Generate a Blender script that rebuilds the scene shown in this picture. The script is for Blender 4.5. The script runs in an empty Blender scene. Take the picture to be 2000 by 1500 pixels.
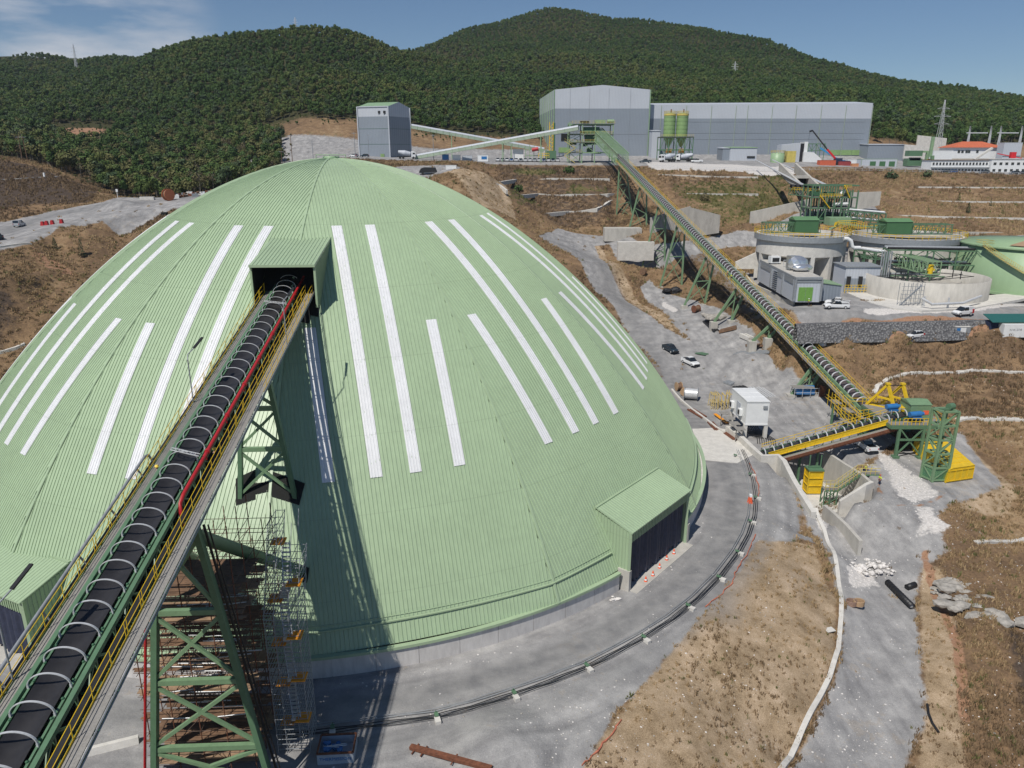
import bpy, bmesh, math, random
import numpy as np
from mathutils import Vector, Matrix, Euler
from mathutils.bvhtree import BVHTree
from mathutils.geometry import delaunay_2d_cdt

# ------------------------------------------------------------------ camera, light, exposure
scene = bpy.context.scene
COL = scene.collection
CAMZ = 48.0
FOC = 1450.0                                   # focal length in pixels of the 2000 px wide photograph
TH = math.atan(450.0 / FOC)                    # downward pitch
cd = bpy.data.cameras.new('camera')
cd.sensor_width = 36.0
cd.lens = 36.0 * FOC / 2000.0
cd.clip_start = 0.5
cd.clip_end = 20000
cam = bpy.data.objects.new('camera', cd)
COL.objects.link(cam)
cam.location = (0, 0, CAMZ)
cam.rotation_euler = (math.pi / 2 - TH, 0, 0)
scene.camera = cam

SUN_AZ, SUN_EL = math.radians(33), math.radians(55)     # light travels toward +x +y
sdir = Vector((math.sin(SUN_AZ) * math.cos(SUN_EL), math.cos(SUN_AZ) * math.cos(SUN_EL), -math.sin(SUN_EL)))
sl = bpy.data.lights.new('sun', 'SUN')
sl.energy = 4.15
sl.angle = math.radians(0.5)
sl.color = (1.0, 0.95, 0.87)
sun = bpy.data.objects.new('sun', sl)
sun.rotation_euler = sdir.to_track_quat('-Z', 'Y').to_euler()
COL.objects.link(sun)

world = bpy.data.worlds.new("World")
scene.world = world
world.use_nodes = True
wn, wl = world.node_tree.nodes, world.node_tree.links
bg = wn['Background']
sky = wn.new('ShaderNodeTexSky')
sky.sky_type = 'NISHITA'
sky.sun_disc = False
sky.sun_elevation = SUN_EL
sky.sun_rotation = math.atan2(-sdir.x, -sdir.y)
sky.altitude = 2500
sky.air_density = 1.25
sky.dust_density = 0.0
sky.ozone_density = 6.0
tc = wn.new('ShaderNodeTexCoord')
mp = wn.new('ShaderNodeMapping')
mp.inputs['Scale'].default_value = (5, 5, 22)
wl.new(tc.outputs['Generated'], mp.inputs['Vector'])
cn = wn.new('ShaderNodeTexNoise')
cn.inputs['Scale'].default_value = 1.0
cn.inputs['Detail'].default_value = 8
cn.inputs['Roughness'].default_value = 0.55
wl.new(mp.outputs[0], cn.inputs['Vector'])
cr = wn.new('ShaderNodeValToRGB')
cr.color_ramp.elements[0].position = 0.33
cr.color_ramp.elements[1].position = 0.60
wl.new(cn.outputs['Fac'], cr.inputs[0])
# clouds bank only round one compass direction, low over the hills
cdot = wn.new('ShaderNodeVectorMath'); cdot.operation = 'DOT_PRODUCT'
cdir = Vector((-0.565, 1.095, 0.150)).normalized()
cdot.inputs[1].default_value = cdir
nrm = wn.new('ShaderNodeVectorMath'); nrm.operation = 'NORMALIZE'
wl.new(tc.outputs['Generated'], nrm.inputs[0])
wl.new(nrm.outputs[0], cdot.inputs[0])
cm = wn.new('ShaderNodeMapRange'); cm.interpolation_type = 'SMOOTHSTEP'
cm.inputs['From Min'].default_value = 0.990
cm.inputs['From Max'].default_value = 0.9985
cm.inputs['To Max'].default_value = 1.0
wl.new(cdot.outputs['Value'], cm.inputs['Value'])
cmul = wn.new('ShaderNodeMath'); cmul.operation = 'MULTIPLY'
wl.new(cm.outputs[0], cmul.inputs[0]); wl.new(cr.outputs[0], cmul.inputs[1])
cmix = wn.new('ShaderNodeMixRGB')
cmix.inputs[2].default_value = (8.6, 8.9, 9.6, 1)
wl.new(cmul.outputs[0], cmix.inputs[0]); wl.new(sky.outputs[0], cmix.inputs[1])
wl.new(cmix.outputs[0], bg.inputs['Color'])
bg.inputs['Strength'].default_value = 0.068
vs = scene.view_settings
vs.view_transform = 'Standard'
vs.look = 'None'
vs.exposure = 0.0
vs.gamma = 1.0

rnd = random.Random(7)
nrng = np.random.default_rng(11)

# ------------------------------------------------------------------ picture-to-place helpers
CT, ST = math.cos(TH), math.sin(TH)
def ray(px, py):
    u = (px - 1000) / FOC; v = (750 - py) / FOC
    return Vector((u, CT + v * ST, -ST + v * CT))
def atz(px, py, z):                 # the point seen at a pixel, on the level z
    d = ray(px, py); t = (z - CAMZ) / d.z
    return Vector((d.x * t, d.y * t, z))
def aty(px, py, Y):                 # the point seen at a pixel, at the distance Y
    d = ray(px, py); t = Y / d.y
    return Vector((d.x * t, Y, CAMZ + d.z * t))

# ------------------------------------------------------------------ mesh builder
WORIG = {}
class MB:
    def __init__(s): s.v = []; s.f = []; s.sm = []
    def add(s, vs, fs, smooth=False):
        n = len(s.v); s.v += [tuple(p) for p in vs]
        for f in fs: s.f.append(tuple(i + n for i in f)); s.sm.append(smooth)
        return s
    def box(s, c, size, rz=0.0, M=None):
        x, y, z = [a / 2 for a in size]
        P = [(-x,-y,-z),(x,-y,-z),(x,y,-z),(-x,y,-z),(-x,-y,z),(x,-y,z),(x,y,z),(-x,y,z)]
        if M is None:
            M = Matrix.Translation(Vector(c)) @ Matrix.Rotation(rz, 4, 'Z')
        else: M = Matrix.Translation(Vector(c)) @ M
        return s.add([M @ Vector(p) for p in P], [(0,3,2,1),(4,5,6,7),(0,1,5,4),(1,2,6,5),(2,3,7,6),(3,0,4,7)])
    def box2(s, a, b): 
        return s.box([(a[i]+b[i])/2 for i in range(3)], [abs(b[i]-a[i]) for i in range(3)])
    def bar(s, p, q, w, h=None, up=(0,0,1)):       # square beam from p to q
        p, q = Vector(p), Vector(q); h = h or w
        d = q - p; L = d.length
        if L < 1e-5: return s
        d.normalize(); up = Vector(up)
        if abs(d.dot(up)) > 0.98: up = Vector((0,1,0)) if abs(d.y) < .9 else Vector((1,0,0))
        r = d.cross(up).normalized(); u = r.cross(d).normalized()
        P = [base + r*(a*w/2) + u*(b*h/2) for base in (p, q) for a, b in ((-1,-1),(1,-1),(1,1),(-1,1))]
        return s.add(P, [(0,1,2,3),(7,6,5,4),(0,4,5,1),(1,5,6,2),(2,6,7,3),(3,7,4,0)])
    def tube(s, p, q, r, n=8, r2=None, caps=True):
        p, q = Vector(p), Vector(q); d = q - p
        if d.length < 1e-5: return s
        d.normalize(); up = Vector((0,0,1)) if abs(d.z) < .95 else Vector((1,0,0))
        a = d.cross(up).normalized(); b = d.cross(a); r2 = r if r2 is None else r2
        P = [c + (a*math.cos(2*math.pi*i/n) + b*math.sin(2*math.pi*i/n))*rr for c, rr in ((p,r),(q,r2)) for i in range(n)]
        s.add(P, [(i,(i+1)%n,n+(i+1)%n,n+i) for i in range(n)], True)
        if caps: s.add(P, [tuple(range(n-1,-1,-1)), tuple(range(n,2*n))])
        return s
    def path(s, pts, r, n=6, closed=False):         # tube through points
        pts = [Vector(p) for p in pts]; m = len(pts); rings = []
        for i, p in enumerate(pts):
            if closed: d = pts[(i+1)%m] - pts[i-1]
            else: d = pts[min(i+1,m-1)] - pts[max(i-1,0)]
            d.normalize(); up = Vector((0,0,1)) if abs(d.z) < .9 else Vector((1,0,0))
            a = d.cross(up).normalized(); b = d.cross(a)
            rings += [p + (a*math.cos(2*math.pi*k/n) + b*math.sin(2*math.pi*k/n))*r for k in range(n)]
        F = []
        for i in range(m if closed else m-1):
            j = (i+1) % m
            F += [(i*n+k, i*n+(k+1)%n, j*n+(k+1)%n, j*n+k) for k in range(n)]
        s.add(rings, F, True)
        if not closed: s.add(rings, [tuple(range(n-1,-1,-1)), tuple(range((m-1)*n, m*n))])
        return s
    def ribbon(s, pts, w, h, side=None):            # rectangular section swept along points; w may be a list
        pts = [Vector(p) for p in pts]; m = len(pts); V = []
        for i, p in enumerate(pts):
            d = pts[min(i+1,m-1)] - pts[max(i-1,0)]; d.z = 0; d.normalize()
            r = Vector((d.y, -d.x, 0)); ww = w[i] if isinstance(w, (list,tuple)) else w
            hh = h[i] if isinstance(h, (list,tuple)) else h
            V += [p - r*ww/2, p + r*ww/2, p + r*ww/2 + Vector((0,0,hh)), p - r*ww/2 + Vector((0,0,hh))]
        F = [(i*4+k, i*4+(k+1)%4, i*4+4+(k+1)%4, i*4+4+k) for i in range(m-1) for k in range(4)]
        F += [(3,2,1,0), tuple((m-1)*4+k for k in range(4))]
        return s.add(V, F)
    def lathe(s, prof, c=(0,0,0), n=32, a0=0, a1=2*math.pi, smooth=True):
        c = Vector(c); full = abs(a1-a0-2*math.pi) < 1e-6; k = n if full else n+1
        V = [c + Vector((r*math.cos(a0+(a1-a0)*i/n), r*math.sin(a0+(a1-a0)*i/n), z)) for r, z in prof for i in range(k)]
        F = []
        for j in range(len(prof)-1):
            for i in range(n):
                i2 = (i+1) % k
                F.append((j*k+i, j*k+i2, (j+1)*k+i2, (j+1)*k+i))
        return s.add(V, F, smooth)
    def prism(s, poly, z0, z1):                      # poly of (x,y)
        n = len(poly); area = sum(poly[i][0]*poly[(i+1)%n][1]-poly[(i+1)%n][0]*poly[i][1] for i in range(n))
        if area < 0: poly = poly[::-1]
        V = [(x,y,z0) for x,y in poly] + [(x,y,z1) for x,y in poly]
        return s.add(V, [tuple(range(n-1,-1,-1)), tuple(range(n,2*n))] + [(i,(i+1)%n,n+(i+1)%n,n+i) for i in range(n)])
    def extr(s, pts, vec):                           # any planar polygon swept along vec
        n = len(pts); vec = Vector(vec); pts = [Vector(p) for p in pts]
        return s.add(pts + [p+vec for p in pts], [tuple(range(n-1,-1,-1)), tuple(range(n,2*n))] + [(i,(i+1)%n,n+(i+1)%n,n+i) for i in range(n)])
    def blob(s, c, r, n=1, sq=(1,1,1), j=0.15, seed=0):
        bm = bmesh.new(); bmesh.ops.create_icosphere(bm, subdivisions=n, radius=1)
        R = random.Random(seed); c = Vector(c)
        V = [c + Vector((v.co.x*sq[0], v.co.y*sq[1], v.co.z*sq[2]))*r*(1+R.uniform(-j,j)) for v in bm.verts]
        s.add(V, [tuple(v.index for v in f.verts) for f in bm.faces]); bm.free()
        return s
    def build(s, name, mat, parent=None, world_coords=True, fixn=False):
        me = bpy.data.meshes.new(name)
        V = s.v
        if parent is not None and world_coords:
            o = WORIG.get(parent.name, Vector((0,0,0))); V = [(x-o[0], y-o[1], z-o[2]) for x,y,z in V]
        me.from_pydata(V, [], s.f)
        if any(s.sm): me.polygons.foreach_set('use_smooth', s.sm)
        me.materials.append(mat)
        if fixn:
            bm = bmesh.new(); bm.from_mesh(me); bmesh.ops.recalc_face_normals(bm, faces=bm.faces); bm.to_mesh(me); bm.free()
        me.update()
        ob = bpy.data.objects.new(name, me); COL.objects.link(ob)
        if parent is not None:
            ob.parent = parent
            WORIG[ob.name] = WORIG.get(parent.name, Vector((0,0,0)))
        return ob

def tag(o, label=None, cat=None, group=None, kind=None):
    if label: o['label'] = label
    if cat: o['category'] = cat
    if group: o['group'] = group
    if kind: o['kind'] = kind
    return o
def thing(name, label, cat, loc=(0,0,0), group=None, rz=0):
    o = bpy.data.objects.new(name, None); COL.objects.link(o); o.location = loc; o.rotation_euler = (0,0,rz)
    o.empty_display_size = 0.3
    WORIG[o.name] = Vector(loc) if rz == 0 else Vector((0,0,0))
    return tag(o, label, cat, group)
def dup(root, loc, rz=0, label=None, scale=None):
    r = root.copy(); COL.objects.link(r); r.location = loc; r.rotation_euler = (0,0,rz)
    if label: r['label'] = label
    if scale: r.scale = (scale,)*3
    def rec(a, b):
        for ch in list(a.children):
            c = ch.copy(); COL.objects.link(c); c.parent = b
            rec(ch, c)
    rec(root, r)
    return r

# ------------------------------------------------------------------ materials
def nmat(name):
    m = bpy.data.materials.new(name); m.use_nodes = True
    nt = m.node_tree; return m, nt.nodes, nt.links, nt.nodes['Principled BSDF']
def mat(name, col, rough=0.6, metal=0.0, var=0.12, scale=1.5, bump=0.0, bscale=20, spec=0.5, streak=0):
    m, N, L, b = nmat(name)
    b.inputs['Roughness'].default_value = rough; b.inputs['Metallic'].default_value = metal
    b.inputs['Specular IOR Level'].default_value = spec
    t = N.new('ShaderNodeTexCoord'); g = N.new('ShaderNodeNewGeometry')
    mp = N.new('ShaderNodeMapping'); L.new(g.outputs['Position'], mp.inputs[0])
    if streak: mp.inputs['Scale'].default_value = (1, 1, streak)
    n = N.new('ShaderNodeTexNoise'); n.inputs['Scale'].default_value = scale; n.inputs['Detail'].default_value = 6
    n.inputs['Roughness'].default_value = 0.65
    L.new(mp.outputs[0], n.inputs['Vector'])
    r = N.new('ShaderNodeValToRGB')
    r.color_ramp.elements[0].position = 0.3; r.color_ramp.elements[1].position = 0.7
    c = col
    r.color_ramp.elements[0].color = (c[0]*(1-var), c[1]*(1-var), c[2]*(1-var), 1)
    r.color_ramp.elements[1].color = (min(1,c[0]*(1+var)), min(1,c[1]*(1+var)), min(1,c[2]*(1+var)), 1)
    L.new(n.outputs['Fac'], r.inputs[0]); L.new(r.outputs[0], b.inputs['Base Color'])
    if bump:
        n2 = N.new('ShaderNodeTexNoise'); n2.inputs['Scale'].default_value = bscale; n2.inputs['Detail'].default_value = 5
        L.new(g.outputs['Position'], n2.inputs['Vector'])
        bp = N.new('ShaderNodeBump'); bp.inputs['Strength'].default_value = bump; bp.inputs['Distance'].default_value = 0.05
        L.new(n2.outputs['Fac'], bp.inputs['Height']); L.new(bp.outputs[0], b.inputs['Normal'])
    return m
M = {}
M['green'] = mat('green_cladding', (0.33, 0.50, 0.275), 0.42, 0, 0.06, 0.25, spec=0.5)
M['steel'] = mat('green_steel', (0.10, 0.19, 0.11), 0.45, 0, 0.12, 2)
M['lsteel'] = mat('pale_green_steel', (0.24, 0.36, 0.21), 0.45, 0, 0.15, 1)
M['dsteel'] = mat('dark_green_steel', (0.045, 0.125, 0.065), 0.45, 0, 0.15, 2)
M['yellow'] = mat('yellow_paint', (0.72, 0.48, 0.02), 0.45, 0, 0.12, 2)
M['dyellow'] = mat('dull_yellow_paint', (0.55, 0.45, 0.12), 0.5, 0, 0.2, 1)
M['galv'] = mat('galvanised_steel', (0.60, 0.61, 0.62), 0.4, 0.25, 0.15, 3)
M['grey'] = mat('grey_steel', (0.30, 0.32, 0.34), 0.5, 0.2, 0.15, 2)
M['grate'] = mat('walkway_grating', (0.36, 0.345, 0.32), 0.7, 0.1, 0.2, 9)
def banded(m, k=5.5, ax='Y', amt=.55):
    nt = m.node_tree; N, L = nt.nodes, nt.links; b = N['Principled BSDF']; src = b.inputs['Base Color'].links[0].from_socket
    w = N.new('ShaderNodeTexWave'); w.bands_direction = ax; w.inputs['Scale'].default_value = k; w.inputs['Distortion'].default_value = .3
    ge = N.new('ShaderNodeNewGeometry'); L.new(ge.outputs['Position'], w.inputs['Vector']); x = N.new('ShaderNodeMixRGB'); x.blend_type = 'MULTIPLY'; x.inputs[0].default_value = amt
    L.new(src, x.inputs[1]); L.new(w.outputs['Color'], x.inputs[2]); L.new(x.outputs[0], b.inputs['Base Color'])
banded(M['grate'])
M['belt'] = mat('rubber_belt', (0.028, 0.027, 0.029), 0.42, 0, 0.25, 1.3)
M['black'] = mat('black_rubber', (0.018, 0.018, 0.02), 0.5, 0, 0.2, 3)
M['hole'] = mat('dark_opening', (0.008, 0.009, 0.008), 0.9, 0, 0.1, 1)
M['red'] = mat('red_paint', (0.42, 0.02, 0.025), 0.42, 0, 0.12, 3)
M['white'] = mat('white_paint', (0.74, 0.75, 0.75), 0.4, 0, 0.06, 1)
M['wall_light'] = mat('light_grey_cladding', (0.50, 0.53, 0.58), 0.5, 0, 0.04, 0.1)
M['wall_grey'] = mat('blue_grey_cladding', (0.255, 0.29, 0.335), 0.5, 0, 0.05, 0.1)
M['conc'] = mat('concrete', (0.46, 0.44, 0.40), 0.85, 0, 0.16, 0.8, 0.3, 12, streak=0.35)
M['lconc'] = mat('pale_concrete', (0.58, 0.56, 0.52), 0.85, 0, 0.14, 0.9, 0.3, 12)
M['dconc'] = mat('weathered_concrete', (0.33, 0.315, 0.29), 0.9, 0, 0.22, 0.7, 0.4, 8, streak=0.3)
M['rust'] = mat('rusty_steel', (0.17, 0.065, 0.035), 0.85, 0.1, 0.4, 3)
M['rust2'] = mat('brown_scaffold_tube', (0.13, 0.09, 0.07), 0.7, 0.3, 0.4, 3)
M['wood'] = mat('scaffold_boards', (0.17, 0.10, 0.06), 0.85, 0, 0.35, 1.5)
M['orange'] = mat('orange_decking', (0.80, 0.32, 0.02), 0.55, 0, 0.12, 4)
M['ornet'] = mat('orange_plastic', (0.80, 0.13, 0.05), 0.6, 0, 0.2, 3)
M['blue'] = mat('blue_paint', (0.03, 0.16, 0.40), 0.4, 0, 0.12, 2)
M['glass'] = mat('dark_glass', (0.02, 0.025, 0.03), 0.08, 0, 0.1, 1, spec=0.8)
M['tyre'] = mat('tyre_rubber', (0.02, 0.02, 0.02), 0.8, 0, 0.2, 3)
M['curtain'] = mat('dark_curtain', (0.035, 0.042, 0.075), 0.55, 0, 0.3, 2)
M['hivis'] = mat('hi_vis_yellow', (0.62, 0.85, 0.03), 0.7, 0, 0.08, 3)
M['navy'] = mat('navy_cloth', (0.02, 0.03, 0.07), 0.9, 0, 0.2, 5)
M['skin'] = mat('skin', (0.45, 0.24, 0.16), 0.6, 0, 0.08, 5)
M['rooftile'] = mat('red_roof_tiles', (0.50, 0.13, 0.06), 0.8, 0, 0.15, 1)
M['rock'] = mat('grey_rock', (0.33, 0.31, 0.28), 0.95, 0, 0.35, 1.5, 0.8, 5)
M['whrock'] = mat('white_rock', (0.66, 0.63, 0.60), 0.9, 0, 0.2, 2, 0.6, 5)
M['sand'] = mat('tan_sand', (0.37, 0.25, 0.15), 0.95, 0, 0.15, 0.8, 0.4, 3)
M['foil'] = mat('silver_foil', (0.70, 0.72, 0.75), 0.28, 0.8, 0.15, 4)
M['tarp'] = mat('teal_tarpaulin', (0.02, 0.11, 0.10), 0.6, 0, 0.1, 3)
M['tank'] = mat('green_tank_paint', (0.27, 0.39, 0.23), 0.45, 0, 0.07, 0.5, streak=0.3)
M['silo'] = mat('silo_paint', (0.22, 0.34, 0.14), 0.5, 0, 0.1, 0.6)
M['hut'] = mat('dark_green_cladding', (0.06, 0.15, 0.065), 0.5, 0, 0.08, 0.5)
banded(M['wall_light'], .42, 'X', .10); banded(M['wall_grey'], .42, 'X', .14)
# ------------------------------------------------------------------ terrain
DCX, DCY, DR, DH, DQ1, DQ2, DHW, DRW = -27.24, 116.88, 58.13, 44.97, 1.127, 1.835, 2.356, 57.95
G0 = 18.3
cp = []          # control points (x,y,z)
def CZ(*a):
    for px, py, z in a: cp.append(tuple(atz(px, py, z)))
def CY(*a):
    for px, py, Y in a: cp.append(tuple(aty(px, py, Y)))
def CW(*a):
    for p in a: cp.append(p)
for i in range(36):
    a = math.radians(i*10)
    for r in (45, 60, 66):
        cp.append((DCX + r*math.sin(a), DCY - r*math.cos(a), 0.0))
# level yard and ring road
CZ((1400,1010,0),(1460,900,0),(1435,865,0),(1350,780,0),(1300,725,0.8),(1245,640,4.5),(1290,680,2.5),(1348,718,1.2),(1400,760,.3),(1460,750,0.8),(1600,820,0),(1700,850,0),(1760,880,0),(1850,955,0),
   (1640,900,0),(1540,772,1.2),(1450,690,4.2),(1530,720,3.6),(1700,960,0),(1900,900,0),(1930,930,0),(1480,1040,0),(1440,1130,0),(1340,1230,0),(1230,1330,-.2),(1180,1480,-.4),(600,1450,0),(900,1400,0),(900,1499,0),(0,1450,0),(300,1450,0),(1490,1000,0),(1560,950,0))
# earth slope, low curved wall (top) and the track below it
CZ((1590,990,-.8),(1622,1070,-2.2),(1640,1170,-3.2),(1634,1270,-3.8),(1590,1370,-4.2),(1515,1500,-4.6),
   (1400,1350,-1.8),(1300,1490,-1.6),(1500,1250,-2.0),(1550,1130,-1.4),(1420,1200,-.6))
CZ((1656,1170,-4.9),(1652,1290,-5.4),(1615,1390,-5.9),(1545,1500,-6.4),(1640,1085,-4.6),(1600,1010,-4.3),
   (1700,1130,-5),(1760,1250,-5.5),(1700,1400,-6),(1700,1500,-6.5),(1790,1400,-6),(1780,1160,-4.9))
CZ((1618,1012,-4.6),(1640,1042,-4.7),(1668,1078,-4.8),(1642,985,-1.7),(1672,1012,-1.9),(1705,1045,-2.3),(1720,1012,-1.0))
CZ((1690,1080,-4.2),(1760,1060,-2.6),(1745,1000,-.3),(1800,1020,-.5),(1690,975,-.3),(1860,985,-.2),(1800,1110,-4),
   (1840,1180,-3.8),(1850,1300,-4.2),(1860,1400,-5),(1860,1490,-5.6),(1900,1250,-3.6),(1900,1400,-5.2),(2000,1500,-6.5),(1950,1150,-2.6),(1880,1060,-1.2),(1960,1280,-4),(1990,1380,-5.5),(2000,1060,-3.4),(1980,960,-.6))
# brown banks right
CZ((1890,865,.6),(1850,835,1.6),(1880,815,3),(1930,818,3),(2000,826,3),(1960,850,1),(1700,775,2.2),(1712,752,3.6),(1730,735,5),(1800,724,5.8),(1900,722,6),(2000,729,6),
   (1850,770,3.9),(1950,775,3.9),(1640,740,1.2),(1610,700,4.5),(1700,690,8.4),(1850,690,8.4),(2000,690,8.4),
   (1570,668,9.5),(1600,662,11),(1700,660,11.4),(1786,657,11.5),(1900,657,11.5),(2000,662,11.5),
   (1560,634,13.6),(1600,631,14.2),(1640,629,14.6),(1700,629,14.7),(1760,628,14.7),(1830,626,14.8),(1900,624,14.8),(1950,624,14.9),(2000,624,15),(1560,652,11.6),(1600,652,11.6),(1640,651,11.6),(1700,650,11.6),(1760,649,11.6),(1830,647,11.6),(1900,645,11.6),(1950,644,11.7))
CZ((1540,612,13.6),(1632,603,15),(1700,600,15),(1800,608,15),(1900,602,15),(2000,600,15),(1560,560,15),(1490,590,12),(1470,560,12.5),(1440,530,12.5),(1500,540,15))
CY((1600,560,192),(1700,560,192),(1800,570,190),(1950,570,195))
for (px, Y) in ((1480,215),(1560,215),(1660,215),(1760,215),(1860,215),(1980,215)):
    d = aty(px, 500, Y); cp.append((d.x, Y, 15.5))
# valley under the long conveyor
CZ((1335,598,7.2),(1300,572,7.8),(1252,530,10),(1297,535,9.8),(1240,560,9),(1394,630,6.8),(1469,668,6.2),(1430,650,6.5),(1376,595,8),(1428,627,8),(1500,660,7.6),(1350,565,9),(1420,560,12),(1330,530,12),(1289,561,8.2),(1331,559,9),(1270,620,5.5),(1330,640,4.8),(1380,680,3.4),(1500,695,5))
CY((1203,441,299),(1236,430,299),(1229,447,270),(1262,472,270))
CZ((1200,560,9.5),(1240,590,5.5),(1180,470,18.5),(1150,500,15.5),(1120,530,14.5),(1100,455,21),(1060,452,21.5),(1240,520,13.5),(1210,475,18.5),(1270,500,15.2),(1320,490,17.5),(1390,480,18.5),(1450,460,20),(1520,440,22.5),(1470,500,15.5),(1560,470,16))
CY((1600,410,258),(1560,425,252),(1700,470,232),(1850,470,232),(2000,458,232),(1700,400,272),(1500,420,265),(1400,442,262),(1290,430,266),(1240,440,270))
# bench slope and its foot
for px in (950,1020,1090,1150,1200):
    CY((px,318 if px > 1000 else 314,330),(px,316,342))
CY((950,345,318),(1190,352,318),(980,378,304),(1180,383,304),(1050,411,293),(1180,412,293),(1110,446,284),(1190,440,286))
CY((1270,322,330),(1270,317,350),(1400,325,330),(1400,317,350),(1520,328,330),(1520,318,350),(1600,326,328),(1600,318,350),(1720,331,325),(1720,324,345),(1800,338,318),(1800,328,345),(1900,343,312),(1900,334,340),(2000,343,312),(2000,334,345))
CY((1300,370,302),(1450,372,302),(1560,375,300),(1700,370,298),(1850,380,292),(2000,385,288),(1300,410,280),(1450,412,280),(1560,395,285),(1850,420,262),(2000,425,260),(1760,440,250))
CY((1900,320,400),(2000,320,400),(1750,316,400),(1500,310,400),(1200,310,400),(1000,308,400),(850,305,400),(700,306,370),(600,306,380))
# shoulder behind the dome
CY((850,342,280),(900,330,295),(800,338,285),(880,350,272),(960,340,285),(940,370,270),(930,315,320),(1000,420,262),(1030,450,250),(1080,480,235),(1120,560,212),(1180,620,196),(860,318,312),(760,318,320),(700,322,300),(690,306,345),(620,318,300),(560,322,300),(1000,365,285),(1060,440,270),(950,400,256),(900,350,262))
# left side: road, yard and banks
CY((0,440,228),(38,447,215),(0,480,185),(100,418,245),(150,405,248),(200,395,252),(150,432,218),(330,385,260),(400,380,262),(470,370,268),(330,402,240),(240,410,240),(100,440,208),(420,372,280),(230,385,262))
CZ((100,500,23),(60,470,27),(200,440,29),(300,430,30),(0,560,19),(60,600,15.5),(0,640,12.5),(120,520,21),(200,500,20),(240,460,26),(0,700,7),(0,520,24),(160,480,25))
CY((0,392,255),(100,380,262),(180,384,262),(0,350,275),(100,348,282),(0,308,292),(60,320,296),(120,338,292),(200,372,278),(0,300,310))
CW((-140,60,6),(-160,110,18),(-190,150,28),(-240,120,32),(-120,30,2),(-60,10,-1),(0,0,-3),(60,0,-6),(120,20,-8),(170,80,-5),(180,110,2),(230,140,10),(300,180,16),(330,240,22),(350,320,38),(500,400,44),(-300,200,36),(-330,300,44),(-115,110,6),(-105,80,2),(-300,20,20),(-120,150,14),(300,60,-4),(250,0,-10),(-100,190,17),(-60,200,14),(0,200,6),(30,190,2.5),(-20,230,24),(-60,250,32),(20,225,17))
# woodland floor and hills
def CH(*a):
    for px, py, Y in a: CY((px, py + 6.5*FOC/Y, Y))
CH((250,352,290),(330,362,282),(420,352,290),(520,330,330),(150,300,340),(60,292,345),(0,290,345),(300,310,360),(450,290,380),(200,265,420),(0,230,470),(330,235,470),(500,240,450),
   (560,262,400),(620,262,400),(690,262,410),(640,285,375),(0,160,650),(100,170,650),(250,175,560),(420,150,560),(600,190,470),(720,200,460),(600,120,560),(750,140,600),(480,105,600),
   (850,262,430),(960,262,430),(1050,262,430),(850,210,490),(1000,200,520),(900,120,760),(1050,100,860),(1150,180,600),(1300,200,520),(1450,200,520),(1600,205,500),(1700,215,490),(1300,130,760),(1500,150,720),(1700,175,680),
   (1720,262,430),(1800,285,425),(1870,290,425),(1950,280,430),(2050,280,430),(1800,235,480),(1950,240,480),(1850,195,650),(2000,215,620),(1050,60,1020),(1200,90,960))
CH((-150,95,1000),(0,96,950),(90,103,930),(150,111,900),(210,110,860),(280,106,760),(340,92,700),(400,75,660),(470,62,650),(580,53,650),(640,58,660),(700,68,690),(770,75,740),(850,74,1000),(900,62,1080),(950,45,1120),(1020,30,1150),(1080,18,1150),(1130,20,1150),(1170,32,1150),(1200,38,1140),(1260,33,1120),(1300,40,1100),(1400,58,1040),(1500,84,980),(1600,110,920),(1700,135,870),(1800,160,820),(1900,178,800),(2000,192,790),(2120,215,790))
CW((-900,500,60),(-700,400,60),(-500,330,50),(-900,1500,60),(-500,1600,70),(0,1700,80),(500,1700,90),(1000,1600,60),(900,800,70),(800,500,45),(1300,900,60),(-1100,900,80),(1300,400,30),(700,250,25),(-900,100,50),(-500,50,30),(1200,0,-20),(-1200,0,30),
   (-300,950,110),(-150,950,120),(-450,1300,90),(150,1500,150),(500,1350,130))
pts2 = [Vector((p[0], p[1])) for p in cp]
vv, ee, ff, ov, oe, of = delaunay_2d_cdt(pts2, [], [], 0, 1e-4)
tv = []
for i, v in enumerate(vv):
    src = ov[i]; tv.append((v.x, v.y, sum(cp[k][2] for k in src)/len(src) if src else 0.0))
tbvh = BVHTree.FromPolygons([Vector(v) for v in tv], [tuple(f) for f in ff])

def axis(a0, f0, f1, a1, step, grow=1.07, mx=9.0):
    out = list(np.arange(f0, f1, step)); s = step; x = out[-1]
    while x < a1: s = min(s*grow, mx); x += s; out.append(x)
    s = step; x = f0; pre = []
    while x > a0: s = min(s*grow, mx); x -= s; pre.append(x)
    return np.array(pre[::-1] + out)
AX = axis(-1150, -125, 150, 1250, 0.9)
AY = axis(-5, 22, 262, 1650, 0.9)
NX, NY = len(AX), len(AY)
Z = np.zeros((NY, NX))
for j, y in enumerate(AY):
    for i, x in enumerate(AX):
        h = tbvh.ray_cast(Vector((x, y, 2000)), Vector((0, 0, -1)))
        Z[j, i] = h[0].z if h[0] is not None else 0.0
def blur(A, n):
    for _ in range(n):
        B = A.copy(); B[1:-1] = (A[:-2] + 2*A[1:-1] + A[2:])/4; A = B
        B = A.copy(); B[:, 1:-1] = (A[:, :-2] + 2*A[:, 1:-1] + A[:, 2:])/4; A = B
    return A
Z = blur(Z, 4)
GX, GY = np.meshgrid(AX, AY)
_VN = {}
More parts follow.
